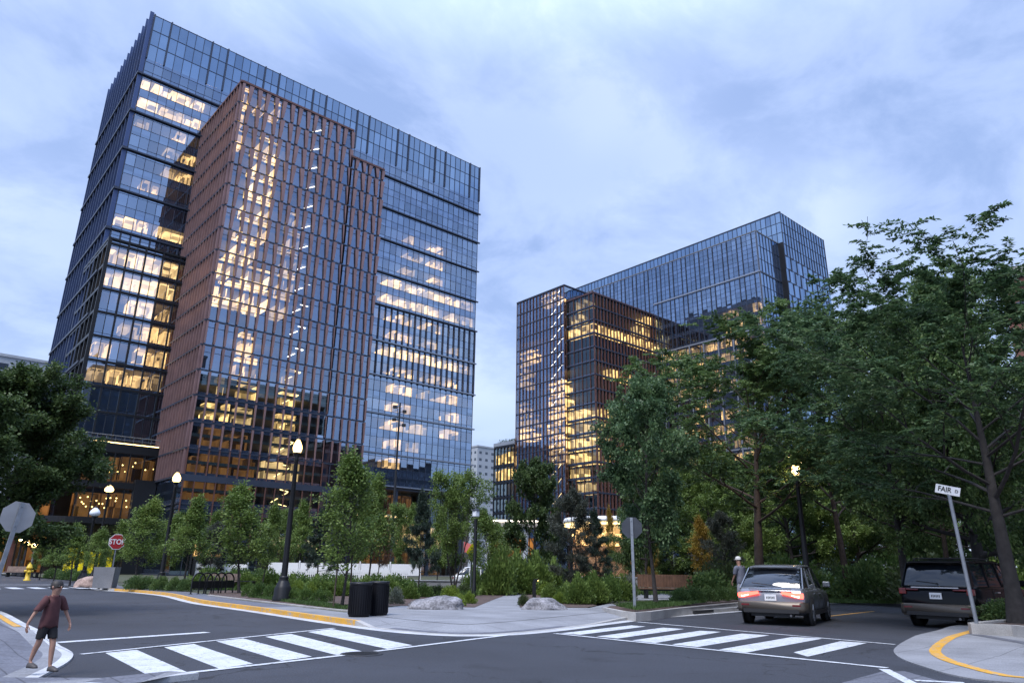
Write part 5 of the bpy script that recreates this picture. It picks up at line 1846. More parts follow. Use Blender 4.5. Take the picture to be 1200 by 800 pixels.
# ------------------------------------------------------------------ vehicles
M['car_black'] = mat('black_paint', (.004, .0045, .006), .20, .0, spec=.22)
M['car_grey'] = mat('grey_paint', (.22, .23, .25), .24, .6)
M['car_blue'] = mat('blue_paint', (.04, .14, .30), .25, .2)
M['car_white'] = mat('white_paint', (.60, .61, .63), .25)
M['car_glass'] = mat('car_glass', (.010, .013, .018), .04, 0, spec=1.0)
M['plastic'] = mat('dark_plastic', (.018, .018, .02), .55)
M['bumper'] = mat('bumper_silver', (.105, .09, .075), .4, .5)
M['tyre'] = mat('tyre', (.014, .014, .015), .85)
M['rim'] = mat('rim', (.36, .37, .40), .28, .8)
M['lamp_red'] = mat('lamp_red', (.14, .008, .010), .12, spec=.8)
M['lamp_red_lit'] = glow('lamp_red_lit', (1.0, .085, .06), 3.4)
M['lamp_hot'] = glow('lamp_hot', (1.0, .55, .42), 3.0)
M['chrome'] = mat('chrome', (.5, .5, .52), .15, 1.0)


def loft(mb, rings, mat_=0, close=True):
    n = len(rings[0])
    v = [p for r in rings for p in r]
    f = []
    for i in range(len(rings) - 1):
        for k in range(n if close else n - 1):
            k2 = (k + 1) % n
            f.append((i * n + k, i * n + k2, (i + 1) * n + k2, (i + 1) * n + k))
    f.append(tuple(range(n))[::-1]); f.append(tuple((len(rings) - 1) * n + k for k in range(n)))
    mb.add(v, f, mat_, True)


def ring(x, half):
    """half: [(y, z), ...] from bottom centre to top centre on the +y side"""
    return [(x, y, z) for y, z in half] + [(x, -y, z) for y, z in half[::-1] if y > 1e-6]


def wheel(root, x, y, r, w, rear=False):
    s = 1 if y > 0 else -1
    wr = empty('wheel', (x, y, r)); wr.parent = root
    b = MB(); b.lathe([(r * .66, -w / 2), (r * .92, -w / 2), (r, -w * .36), (r, w * .36), (r * .92, w / 2), (r * .66, w / 2)], (0, 0, 0), 26, axis='y'); b.build('tyre', M['tyre'], wr)
    b = MB()
    b.lathe([(r * .66, s * w * .42), (r * .62, s * w * .30), (r * .2, s * w * .36), (.001, s * w * .40)], (0, 0, 0), 26, mat=1, axis='y')
    for k in range(5):
        for dk in (-.14, .14):
            g = 2 * math.pi * k / 5 + dk
            b.tube([(.05 * math.cos(g), s * w * .44, .05 * math.sin(g)), (r * .63 * math.cos(g + dk * .3), s * w * .44, r * .63 * math.sin(g + dk * .3))], .022, 5)
    b.lathe([(r * .61, s * w * .4), (r * .67, s * w * .49), (r * .70, s * w * .4)], (0, 0, 0), 26, axis='y')
    b.lathe([(.001, s * w * .50), (.05, s * w * .49), (.055, s * w * .42)], (0, 0, 0), 10, axis='y')
    b.build('rim', [M['rim'], M['plastic']], wr)


def make_car(name, label, p, rz, L, W, H, paint, belt=1.08, boxy=True, lit=False, rails=True, plate_=True, detail=True, wr_=.37, bumper=True):
    """front towards +x, rear face at x = 0"""
    root = empty(name, p, rz); tag(root, label, 'car')
    h = W / 2
    # lower body
    b = MB()
    st = []
    hood = belt - .02
    for x, zb, zt, k, wk in ((0.0, .50, belt - .34, .90, .93), (.05, .40, belt - .10, .955, .96), (.16, .32, belt, .985, .985), (.55, .26, belt, 1, 1), (L * .3, .24, belt, 1, 1), (L * .62, .24, belt - .015, 1, 1),
                             (L * .74, .25, hood - .04, .995, 1), (L * .9, .28, hood - .10, .965, .98), (L * .965, .33, hood - .2, .90, .93), (L - .02, .42, hood - .34, .82, .85), (L, .5, hood - .42, .78, .8)):
        zm = zb + (zt - zb) * .55
        st.append(ring(x, [(0, zb), (h * k * .86, zb), (h * wk * .97, zb + .10), (h * wk, zm), (h * wk * .985, zt - .14), (h * k * .95, zt - .03), (h * k * .88, zt), (0, zt + .012)]))
    loft(b, st)
    body = b.build('body', M[paint], root)
    # greenhouse of dark glass
    x0, x1, x2, x3 = (.10, .34, L * .50, L * .70) if boxy else (.16, .95, L * .50, L * .72)
    b = MB()
    sg = []
    for x, zt, tw in ((x0, belt + .03, .90), (x0 + (x1 - x0) * .55, belt + (H - belt) * .62, .83), (x1, H - .05, .775), (x1 + .3, H - .012, .765), (x2, H, .765), (x2 + .25, H - .03, .765), (x2 + (x3 - x2) * .55, belt + (H - belt) * .62, .82), (x3, belt + .0, .90)):
        hw = h * tw
        wbelt = h * .91
        sg.append(ring(x, [(0, belt - .05), (wbelt, belt - .05), (wbelt, belt - .02), (max(hw, h * .70) if zt > belt + .1 else wbelt * .99, zt - .05 if zt > belt + .1 else belt), (hw * .93 if zt > belt + .1 else wbelt * .9, zt - .005 if zt > belt + .1 else belt + .004), (0, zt + .01)]))
    loft(b, sg)
    b.build('glazing', M['car_glass'], root)
    # painted roof
    b = MB()
    sr = []
    for x, z, tw in ((x1 - .10, H - .055, .74), (x1 + .02, H - .02, .765), (x1 + .32, H + .012, .77), (x2, H + .024, .77), (x2 + .22, H - .008, .765), (x2 + .3, H - .045, .75)):
        hw = h * tw
        sr.append(ring(x, [(0, z - .03), (hw * .98, z - .055), (hw * 1.03, z - .03), (hw * .95, z + .012), (hw * .6, z + .025), (0, z + .03)]))
    loft(b, sr)
    roof = b.build('roof', M[paint], root)
    # pillars
    for s in (1, -1):
        for (xa, xb, wd) in ((x0 + .04, x1 + .02, .16), (L * .27, L * .285, .10), (L * .47, L * .46, .09), (x3 - .06, x2 + .18, .09)):
            b = MB()
            ya, yb = s * h * .918, s * h * .792
            pts_ = []
            for xx, yy, zz2 in ((xa, ya, belt - .03), (xb, yb, H - .05)):
                for dx in (-wd / 2, wd / 2):
                    for dy in (-.012, .016): pts_.append((xx + dx, yy + s * dy, zz2))
            b.add(pts_, [(0, 1, 3, 2), (4, 6, 7, 5), (0, 4, 5, 1), (2, 3, 7, 6), (0, 2, 6, 4), (1, 5, 7, 3)])
            b.build('pillar', M[paint], root)
    # wheels and arches
    for x in (L * .19, L * .785):
        for s in (1, -1):
            b = MB()
            b.lathe([(.001, s * .0), (wr_ + .075, s * .0), (wr_ + .095, s * -.04)], (x, s * (h + .006), wr_), 26, axis='y')
            b.build('wheel_arch', M['plastic'], root)
            wheel(root, x, s * (h - .09), wr_, .24)
    if not detail:
        for s in (1, -1):
            b = MB(); b.box((.03, s * h * .8, belt - .22), (.1, .22, .16)); b.build('tail_lamp', M['lamp_red'], root)
            b = MB(); b.box((L - .10, s * h * .7, belt - .33), (.2, .34, .14)); b.build('headlight', M['chrome'], root)
        return root
    # rear bumper, plate, lamps, wiper, handles, mirrors
    b = MB()
    loft(b, [ring(x, [(0, .36), (h * k, .36), (h * k * 1.01, .46), (h * k * 1.0, .60), (h * k * .96, .645), (0, .645)]) for x, k in ((-.10, .84), (-.085, .9), (-.02, .97), (.2, 1.0), (.5, 1.004))])
    b.build('bumper', M['bumper'] if bumper else M[paint], root)
    b = MB(); b.box((-.098, 0, .39), (.03, W * .8, .1)); b.build('valance', M['plastic'], root)
    b = MB(); b.box((.10, 0, .30), (.12, W * .62, .12)); b.build('underbody', M['plastic'], root)
    if plate_:
        b = MB(); b.box((-.012, 0, belt - .27), (.02, .32, .17)); pl_ = b.build('licence_plate', M['white'], root)
        b = MB()
        for k in range(6): b.box((-.0235, -.1 + k * .04, belt - .275), (.003, .022, .07 - .012 * (k % 2)))
        b.build('lettering', M['ink'], pl_)
    for s in (1, -1):
        b = MB()
        if lit:
            b.tube([(.02, s * h * .93, belt - .22), (-.035, s * h * .80, belt - .21), (-.045, s * h * .34, belt - .14)], [.072, .065, .038], 8)
            b.build('tail_lamp', M['lamp_red_lit'], root)
            b = MB(); b.tube([(-.06, s * h * .84, belt - .24), (-.075, s * h * .62, belt - .20)], [.035, .02], 8); b.build('brake_lamp', M['lamp_hot'], root)
        else:
            b.box((.045, s * h * .885, belt - .16), (.11, .20, .17)); b.box((.015, s * h * .62, belt - .11), (.05, .34, .05))
            b.build('tail_lamp', M['lamp_red'], root, bevel=.02)
        b = MB(); b.box((-.09, s * h * .74, .55), (.03, .22, .045)); b.build('reflector', M['lamp_red'], root)
    b = MB(); b.box((-.005, 0, belt - .05), (.05, W * .62, .03)); b.build('chrome_strip', M['chrome'] if not lit else M[paint], root)
    b = MB(); b.tube([(.075, -.04, belt + .06), (.12, .52, belt + .12)], .012, 5); b.lathe([(.03, 0), (.03, .03)], (.07, -.04, belt + .05), 8, axis='x'); b.build('wiper', M['plastic'], root)
    b = MB(); b.box((x1 - .14, 0, H - .03), (.28, W * .70, .035)); b.build('spoiler', M[paint], root)
    for s in (1, -1):
        for x in (L * .34, L * .55):
            b = MB(); b.box((x, s * (h + .006), belt - .17), (.2, .03, .035)); b.build('door_handle', M['chrome'] if not lit else M[paint], root)
        for x in (L * .27, L * .47, L * .655):
            b = MB(); b.box((x, s * (h * .998), .68), (.012, .012, .74)); b.build('door_seam', M['plastic'], root)
        b = MB(); b.box((L * .665, s * (h + .12), belt + .08), (.12, .22, .17)); b.build('mirror', M[paint], root, bevel=.03)
        b = MB(); b.box((L * .5, s * (h + .004), .33), (L * .42, .04, .12)); b.build('sill', M['plastic'], root)
        b = MB(); b.box((L - .12, s * h * .68, hood - .3), (.2, .36, .15)); b.build('headlight', M['chrome'], root)
        if rails:
            b = MB(); b.tube([(x1 + .1, s * h * .64, H + .02), (x1 + .2, s * h * .64, H + .075), (x2 - .1, s * h * .64, H + .08), (x2, s * h * .64, H + .03)], .02, 6); b.build('roof_rail', M['plastic'], root)
    b = MB(); b.tube([(-.05, -h * .55, .28), (.3, -h * .55, .30)], .035, 8); b.build('exhaust_pipe', M['chrome'], root)
    if rails:
        b = MB()
        for x in (x1 + .55, x1 + 1.45): b.tube([(x, -h * .63, H + .085), (x, h * .63, H + .085)], .02, 6)
        b.build('roof_bar', M['plastic'], root)
    return root


suv_p = Vector((23.0, 7.95, 0))
make_car('parked_car', 'large glossy black parked car with roof rails, rear towards the crossing', suv_p, R(-3), 5.0, 2.02, 1.80, 'car_black', belt=1.13, wr_=.38)
car_p = Vector((19.9, 11.25, 0))
make_car('moving_car', 'grey car with glowing red tail lamps driving off along the right street', car_p, R(17), 4.5, 1.9, 1.62, 'car_grey', belt=1.02, boxy=False, lit=True, rails=False, wr_=.35)
make_car('parked_car', 'white car half hidden by shrubs behind the slim park lamp', along(531, 58, .0) + Vector((0, 0, .02)), math.atan2(_r[1], _r[0]) + .1, 4.5, 1.8, 1.55, 'car_white', belt=.98, detail=False, boxy=False)
make_car('parked_car', 'white car half hidden by shrubs in front of the two column pavilion', along(570, 60, .0) + Vector((0, 0, .02)), math.atan2(_r[1], _r[0]) + .1, 4.5, 1.8, 1.55, 'car_white', belt=.98, detail=False, boxy=False)
make_car('parked_car', 'blue van glimpsed through leaves beyond the plank bench', along(825, 62, .0) + Vector((0, 0, .02)), math.atan2(_r[1], _r[0]), 4.8, 1.9, 2.1, 'car_blue', belt=1.15, detail=False)

# ------------------------------------------------------------------ people
M['skin'] = mat('skin', (.36, .20, .145), .55, var=.08, scale=20)
M['skin_dark'] = mat('skin_dark', (.16, .085, .062), .55, var=.08, scale=20)
M['hair'] = mat('hair', (.016, .012, .010), .6)
M['shirt_grey'] = mat('grey_shirt', (.125, .135, .18), .85, var=.12, scale=12)
M['shorts_dark'] = mat('dark_shorts', (.05, .052, .07), .85, var=.12, scale=12)
M['trousers_pale'] = mat('pale_trousers', (.30, .30, .34), .85, var=.12, scale=12)
M['cap_white'] = mat('white_cap', (.62, .62, .62), .8)
M['shirt_red'] = mat('maroon_shirt', (.085, .030, .032), .85, var=.15, scale=14)
M['shorts_black'] = mat('black_shorts', (.010, .010, .013), .85)
M['shoe'] = mat('shoe', (.05, .045, .045), .6)
M['eye'] = mat('eye', (.02, .015, .012), .25)
M['lip'] = mat('lip', (.26, .10, .085), .5)


def skin_body(name, joints, edges, m, parent, root_i=0, levels=2):
    me = bpy.data.meshes.new(name)
    me.from_pydata([j[:3] for j in joints], edges, [])
    o = bpy.data.objects.new(name, me); COL.objects.link(o)
    sm = o.modifiers.new('skin', 'SKIN'); sm.use_smooth_shade = True; sm.branch_smoothing = .6
    ss = o.modifiers.new('sub', 'SUBSURF'); ss.levels = ss.render_levels = levels
    for i, j in enumerate(joints):
        sv = me.skin_vertices[0].data[i]
        sv.radius = (j[3], j[4] if len(j) > 4 else j[3])
        sv.use_root = (i == root_i)
    bpy.context.view_layer.update()
    res = bpy.data.meshes.new_from_object(o.evaluated_get(bpy.context.evaluated_depsgraph_get()))
    bpy.data.objects.remove(o)
    res.name = name
    res.materials.clear(); res.materials.append(m)
    for p_ in res.polygons: p_.use_smooth = True
    o = bpy.data.objects.new(name, res); COL.objects.link(o); o.parent = parent
    return o


def person(p, rz, H, label, skin, top, bottom, short_legs, cap=None, hair=True, stride=.0, bend=0.0, short_sleeve=True, look=0.0, arms=((.0, .06), (.0, .06)), child=False):
    """stands at the origin facing +x; k scales a 1.75 m adult"""
    root = empty('person', p, rz); tag(root, label, 'person')
    k = H / 1.75
    hs = 1.22 if child else 1.0        # a child's head is larger for its height
    V = lambda x, y, z: (x * k, y * k, z * k)
    def J(x, y, z, r, r2=None): return (x * k, y * k, z * k, r * k, (r2 or r) * k)
    hx = bend
    hip, chest, neck, hd = (0, .93), (hx * .6, 1.28), (hx * 1.0, 1.47), (hx * 1.15 + .02, 1.60 + (.0 if not child else -.02))
    js = [J(hip[0], 0, hip[1], .125), J(hx * .3, 0, 1.10, .120), J(chest[0], 0, chest[1], .138), J(neck[0], 0, neck[1], .055), J(hd[0] - .01, 0, hd[1] - .03, .078 * hs, .082 * hs), J(hd[0], 0, hd[1] + .06 * hs, .084 * hs, .092 * hs)]
    ed = [(0, 1), (1, 2), (2, 3), (3, 4), (4, 5)]
    legs = []
    for s, st in ((1, stride), (-1, -stride)):
        b0 = len(js)
        kx = st * .5 + .03
        ax = st
        lift = .10 if st < 0 and stride else 0.0
        js += [J(.0, s * .095, .86, .088), J(kx, s * .10, .50 + lift * .3, .060), J(kx * .6 + ax * .4 - .02, s * .102, .36 + lift * .6, .056), J(ax - .02, s * .105, .09 + lift, .034), J(ax + .05, s * .11, .045 + lift * .7, .026), J(ax + .12, s * .12, .035 + lift * .3, .020)]
        ed += [(0, b0), (b0, b0 + 1), (b0 + 1, b0 + 2), (b0 + 2, b0 + 3), (b0 + 3, b0 + 4), (b0 + 4, b0 + 5)]
        legs.append((b0, s))
    hands = []
    for s, (fx, out) in ((1, arms[0]), (-1, arms[1])):
        b0 = len(js)
        sx, sz = chest[0] + hx * .15, 1.395
        el = (sx + fx * .45 - .02, s * (.215 + out * .6), 1.12)
        wr2 = (sx + fx, s * (.225 + out), .885 + abs(fx) * .35)
        js += [J(sx, s * .165, sz, .058), J(sx, s * .195, sz - .05, .052), J(el[0], el[1], el[2], .038), J(wr2[0], wr2[1], wr2[2], .026), J(wr2[0] + .01 + fx * .1, wr2[1], wr2[2] - .055, .034, .018), J(wr2[0] + .015 + fx * .14, wr2[1], wr2[2] - .09, .034, .016)]
        ed += [(2, b0), (b0, b0 + 1), (b0 + 1, b0 + 2), (b0 + 2, b0 + 3), (b0 + 3, b0 + 4), (b0 + 4, b0 + 5)]
        # five fingers, rooted in the palm
        for q_ in range(4):
            f0 = len(js)
            off = (-.026 + q_ * .0175)
            ln = (.07, .082, .078, .06)[q_]
            bx_, by_, bz_ = wr2[0] + .015 + fx * .14 + off, wr2[1], wr2[2] - .085
            js += [J(bx_, by_, bz_ - .018, .0092), J(bx_ + .004, by_ - s * .008, bz_ - .018 - ln * .5, .0085), J(bx_ + .008, by_ - s * .026, bz_ - .018 - ln * .92, .0072)]
            ed += [(b0 + 5, f0), (f0, f0 + 1), (f0 + 1, f0 + 2)]
        f0 = len(js)
        bx_, by_, bz_ = wr2[0] + .01 + fx * .1, wr2[1], wr2[2] - .05
        js += [J(bx_ + .04, by_ - s * .012, bz_ - .012, .011), J(bx_ + .058, by_ - s * .026, bz_ - .055, .009)]
        ed += [(b0 + 4, f0), (f0, f0 + 1)]
    body = skin_body('body', js, ed, M[skin], root)
    # face
    hz, hx0, hr = hd[1] + .045 * hs, hd[0], .088 * hs
    for s in (1, -1):
        b = MB(); b.lathe([(.001, -.012), (.012, -.006), (.014, 0), (.012, .006), (.001, .012)], V(hx0 + hr * .88, s * .033 * hs, hz), 8); b.build('eye', M['eye'], root)
        b = MB(); b.lathe([(.001, -.014), (.02, -.008), (.026, 0), (.02, .008), (.001, .014)], V(hx0 - .005, s * hr * .93, hz - .01), 8, axis='y'); b.build('ear', M[skin], root)
    b = MB(); b.tube([V(hx0 + hr * .9, 0, hz + .005), V(hx0 + hr * 1.16, 0, hz - .035), V(hx0 + hr * .9, 0, hz - .045)], [.008 * k, .015 * k, .010 * k], 6); b.build('nose', M[skin], root)
    b = MB(); b.tube([V(hx0 + hr * .86, .022, hz - .068), V(hx0 + hr * .97, 0, hz - .070), V(hx0 + hr * .86, -.022, hz - .068)], .006 * k, 6); b.build('mouth', M['lip'], root)
    if hair:
        b = MB(); b.lathe([(hr * 1.10, -.03), (hr * 1.13, .02), (hr * 1.0, .07 * hs), (hr * .6, .105 * hs), (.001, .118 * hs)], (0, 0, 0), 16)
        o = b.build('hair', M['hair'], root); o.location = V(hx0 - .022, 0, hz - .005); o.rotation_euler = (0, R(-14), 0); o.scale = (k, k, k)
    if cap:
        b = MB(); b.lathe([(hr * 1.16, .0), (hr * 1.15, .045), (hr * .95, .09), (hr * .5, .115), (.001, .122)], (0, 0, 0), 16)
        b.add([(hr * .9, -.07, .012), (hr * .9, .07, .012), (hr * 1.95, .05, -.012), (hr * 1.95, -.05, -.012), (hr * .9, -.07, .022), (hr * .9, .07, .022), (hr * 1.95, .05, -.004), (hr * 1.95, -.05, -.004)], [(3, 2, 1, 0), (4, 5, 6, 7), (2, 3, 7, 6), (1, 2, 6, 5), (3, 0, 4, 7)])
        o = b.build('cap', M[cap], root); o.location = V(hx0 - .008, 0, hz + .02); o.scale = (k, k, k)
    # clothes follow the body: its own faces, pushed outwards
    E0 = np.array([js[i][:3] for i, j in ed]); E1 = np.array([js[j][:3] for i, j in ed])
    kinds = []
    arm0 = legs[1][0] + 6
    per = 6 + 4 * 3 + 2
    for i, j in ed:
        if j < 4: kinds.append('torso')
        elif j < 6: kinds.append('head')
        elif j < arm0: kinds.append('leg')
        else: kinds.append('arm' if (j - arm0) % per <= 2 else 'hand')
    me = body.data
    n_v = len(me.vertices)
    co = np.empty(n_v * 3); me.vertices.foreach_get('co', co); co = co.reshape(-1, 3)
    no = np.empty(n_v * 3); me.vertices.foreach_get('normal', no); no = no.reshape(-1, 3)
    elbow = min(js[arm0 + 2][2], js[arm0 + per + 2][2])
    kneez = max(js[b0 + 1][2] for b0, s in legs)
    def cloth(name, test, push, m):
        vi, fs, mp = [], [], {}
        for f in me.polygons:
            c = np.array(f.center)
            ab = E1 - E0
            t = np.clip(((c - E0) * ab).sum(1) / ((ab * ab).sum(1) + 1e-9), 0, 1)
            kd = kinds[int(np.argmin(np.linalg.norm(E0 + ab * t[:, None] - c, axis=1)))]
            if test(kd, c[2] / k):
                for v in f.vertices:
                    if v not in mp: mp[v] = len(vi); vi.append(v)
                fs.append([mp[v] for v in f.vertices])
        P_ = co[vi] + no[vi] * push * k
        P_[:, 2] -= .006 * k
        mm = bpy.data.meshes.new(name)
        mm.from_pydata(P_.tolist(), [], fs); mm.materials.append(m)
        mm.polygons.foreach_set('use_smooth', [True] * len(fs)); mm.update()
        o = bpy.data.objects.new(name, mm); COL.objects.link(o); o.parent = root
        sd = o.modifiers.new('solid', 'SOLIDIFY'); sd.thickness = .012 * k; sd.offset = .6
        return o
    cloth('shirt', lambda kd, z: (kd in ('torso', 'leg') and .84 < z < 1.46) or (kd == 'arm' and z * k > elbow + .05 * k), .022, M[top])
    lo_z = kneez / k + .10 if short_legs else .12
    cloth('shorts' if short_legs else 'trousers', lambda kd, z: kd in ('leg', 'torso') and lo_z < z < .98, .014, M[bottom])
    for b0, s in legs:
        h_, t_ = js[b0 + 4], js[b0 + 5]
        b = MB()
        rg = []
        for x, w_, z_ in ((-.085, .036, .085), (-.05, .046, .10), (.03, .048, .092), (.10, .050, .068), (.15, .044, .05), (.18, .022, .034)):
            rg.append([(h_[0] + (x - .02) * k, h_[1] + y * w_ * k, max(h_[2] - .047 * k, 0) + zf * z_ * k) for y, zf in ((-1, 0), (1, 0), (1.02, .45), (.6, 1), (-.6, 1), (-1.02, .45))])
        loft(b, rg); b.build('shoe', M['shoe'], root)
    return root


pm = at(873, 709.5, .31)
pm = along(868, 29.5, .14)
person(pm, math.atan2(_F[1], _F[0]) + .5, height_at(pm, 652.5) - .14, 'person in a white cap, grey shirt and pale trousers standing behind the grey car', 'skin', 'shirt_grey', 'trousers_pale', False, cap='cap_white', hair=False, bend=.05, arms=((.16, .0), (.14, .0)))
pc = at(46, 786, .07)
person(pc, R(-62), 1.12, 'child in a maroon shirt and black shorts walking on the lower left corner pavement', 'skin', 'shirt_red', 'shorts_black', True, hair=True, stride=.16, bend=.03, arms=((.10, .16), (-.10, .18)), child=True)
# ------------------------------------------------------------------ trees and plants
M['leaf_mid'] = leaf_mat('leaf_mid', (.036, .072, .025), (.084, .146, .046), (.170, .245, .078))
M['leaf_blue'] = leaf_mat('leaf_blue', (.032, .068, .030), (.072, .134, .056), (.150, .225, .092))
M['leaf_young'] = leaf_mat('leaf_young', (.056, .098, .022), (.120, .185, .042), (.21, .29, .075))
M['leaf_olive'] = leaf_mat('leaf_olive', (.030, .046, .020), (.060, .086, .032), (.105, .135, .052))
M['leaf_lit'] = leaf_mat('leaf_lamplit', (.12, .075, .012), (.24, .15, .02), (.36, .25, .04))  # yellow lamp light put into the leaf colour
M['needle'] = leaf_mat('needle', (.012, .024, .018), (.024, .044, .030), (.048, .074, .050), .15)
M['needle_grey'] = leaf_mat('needle_grey', (.030, .038, .030), (.052, .062, .048), (.085, .095, .070), .15)
M['needle_brown'] = leaf_mat('needle_brown', (.055, .028, .018), (.10, .052, .030), (.14, .085, .045), .2)
M['shrub'] = leaf_mat('shrub_leaf', (.034, .070, .018), (.078, .138, .034), (.150, .230, .060))
M['shrub_lime'] = leaf_mat('lime_leaf', (.085, .13, .020), (.16, .23, .035), (.25, .33, .06))
M['shrub_grey'] = leaf_mat('grey_shrub_leaf', (.060, .075, .055), (.12, .14, .105), (.30, .33, .28))
M['grass'] = leaf_mat('grass_blade', (.030, .062, .014), (.055, .105, .025), (.10, .16, .045), .3)


def unit(v):
    return v / (np.linalg.norm(v, axis=-1, keepdims=True) + 1e-9)


def leaves(P, D, L, W, g, droop=.25, flat=.5):
    """diamond leaves at P pointing along D"""
    n = len(P)
    D = unit(D + g.normal(0, .45, (n, 3)) - np.array([0, 0, droop]))
    up = unit(np.array([0, 0, 1.0]) * flat + g.normal(0, .6, (n, 3)))
    S = unit(np.cross(D, up))
    Ls = (L * g.uniform(.6, 1.25, n))[:, None]
    Ws = (W * g.uniform(.7, 1.2, n))[:, None]
    bend = up * Ls * .10
    return np.stack([P, P + D * Ls * .5 + S * Ws + bend, P + D * Ls, P + D * Ls * .5 - S * Ws + bend], 1)


def tree_mesh(seed, H, base_h, rad, shape, nl=14, ns=6, nt=6, per=10, leaf=(.16, .035), spread=.22, el0=25, el1=70, droop=.25, trunk=.16, wob=.15, leafm='leaf_mid', barkm='bark', sub=.5, inner=.35, pinnate=False, multi=1, curve=.3, lean_k=.05):
    """returns (wood mesh, leaf mesh) for a tree of height H; shape(t) gives the crown radius factor at t in 0..1 of the crown"""
    r_ = random.Random(seed); g = np.random.default_rng(seed)
    wood = MB()
    twigs = []
    def bent(p, d, L, n, up, jit):
        out = [Vector(p)]
        d = Vector(d).normalized()
        for i in range(n):
            d = (d + Vector((r_.gauss(0, jit), r_.gauss(0, jit), r_.gauss(0, jit) + up))).normalized()
            out.append(out[-1] + d * (L / n))
        return out
    for mi in range(multi):
        lean = Vector((r_.gauss(0, lean_k), r_.gauss(0, lean_k), 1)) if multi == 1 else Vector((.28 * math.cos(mi * 2.4), .28 * math.sin(mi * 2.4), 1))
        tr = bent((0, 0, -.1), lean, H * .97 + .1, 9, .06, wob * .25)
        k_ = (H - tr[0].z) / max(tr[-1].z - tr[0].z, .1)
        tr = [Vector((p.x, p.y, tr[0].z + (p.z - tr[0].z) * k_ * .97)) for p in tr]
        rr = [max(.012, trunk * (1.35 if i == 0 else (1 - i / 9.6))) for i in range(10)]
        wood.tube(tr, rr, 9, cap=False)
        def on_trunk(z):
            for i in range(9):
                if tr[i + 1].z >= z:
                    t = (z - tr[i].z) / max(tr[i + 1].z - tr[i].z, 1e-6)
                    return tr[i].lerp(tr[i + 1], t), rr[i] * (1 - t) + rr[i + 1] * t
            return tr[-1], rr[-1]
        az = r_.uniform(0, 6.28)
        n_l = nl if multi == 1 else max(5, nl // multi)
        for li in range(n_l):
            t = (li + r_.uniform(.1, .9)) / n_l
            zb = base_h + (H - base_h) * (t ** 1.05) * .90
            az += 2.4 + r_.gauss(0, .35)
            p0, r0 = on_trunk(zb)
            el = R(el0 + (el1 - el0) * t + r_.gauss(0, 8))
            Lm = rad * shape(t) * r_.uniform(.78, 1.12)
            Lm = max(Lm, rad * .12)
            d = (math.cos(az) * math.cos(el), math.sin(az) * math.cos(el), math.sin(el))
            lb = bent(p0, d, Lm, 6, curve * .1, .10)
            lr = [max(.006, min(r0 * .55, trunk * .34) * (1 - i / 6.6) ** 1.1) for i in range(7)]
            wood.tube(lb, lr, 5, cap=False)
            for si in range(ns):
                s = inner + (1 - inner) * (si + r_.random()) / ns
                i = min(int(s * 6), 5)
                q = lb[i].lerp(lb[i + 1], s * 6 - i)
                ld = (lb[i + 1] - lb[i]).normalized()
                side = 1 if si % 2 else -1
                a = ld.cross(Vector((0, 0, 1)))
                if a.length < .1: a = Vector((1, 0, 0))
                a.normalize()
                dd = ld * r_.uniform(.35, .9) + a * side * r_.uniform(.4, 1.0) + Vector((0, 0, r_.uniform(-.25, .55)))
                sl = Lm * sub * (1.15 - .6 * s) * r_.uniform(.6, 1.15)
                sb = bent(q, dd, sl, 4, curve * .05, .14)
                wood.tube(sb, [max(.004, lr[i] * .5 * (1 - j / 4.6)) for j in range(5)], 4, cap=False)
                for ti in range(nt):
                    u = .25 + .75 * (ti + r_.random()) / nt
                    j = min(int(u * 4), 3)
                    q2 = sb[j].lerp(sb[j + 1], u * 4 - j)
                    sd_ = (sb[j + 1] - sb[j]).normalized()
                    td = sd_ * .6 + Vector((r_.gauss(0, .6), r_.gauss(0, .6), r_.gauss(.05, .45)))
                    twigs.append((q2, td.normalized(), spread * r_.uniform(.6, 1.3)))
            twigs.append((lb[-1], (lb[-1] - lb[-2]).normalized(), spread * 1.2))
        for _ in range(4): twigs.append((tr[-1], Vector((r_.gauss(0, .5), r_.gauss(0, .5), 1)).normalized(), spread * 1.3))
    Pt = np.array([t[0] for t in twigs]); Dt = np.array([t[1] for t in twigs]); Lt = np.array([t[2] for t in twigs])
    n = len(Pt)
    idx = np.repeat(np.arange(n), per)
    u = np.tile((np.arange(per) + .5) / per, n)
    bendv = np.array([0, 0, -1.0]) * droop
    base = Pt[idx] + Dt[idx] * (Lt[idx] * u)[:, None] + bendv * (Lt[idx] * u * u * .6)[:, None]
    if pinnate:
        up = unit(np.array([0, 0, 1.0]) + g.normal(0, .35, (n, 3)))
        S = unit(np.cross(Dt, up))
        sg = np.where(np.arange(len(idx)) % 2 == 0, 1.0, -1.0)[:, None]
        D = S[idx] * sg * .9 + Dt[idx] * .5
    else:
        base = base + g.normal(0, spread * .28, base.shape)
        D = Dt[idx] + g.normal(0, .7, base.shape)
    V = leaves(base, D, leaf[0], leaf[1], g, droop)
    wm = bpy.data.meshes.new('trunk')
    wm.from_pydata(wood.v, [], wood.f); wm.materials.append(M[barkm])
    wm.polygons.foreach_set('use_smooth', [True] * len(wood.f)); wm.update()
    return wm, quad_mesh('crown', V, M[leafm])


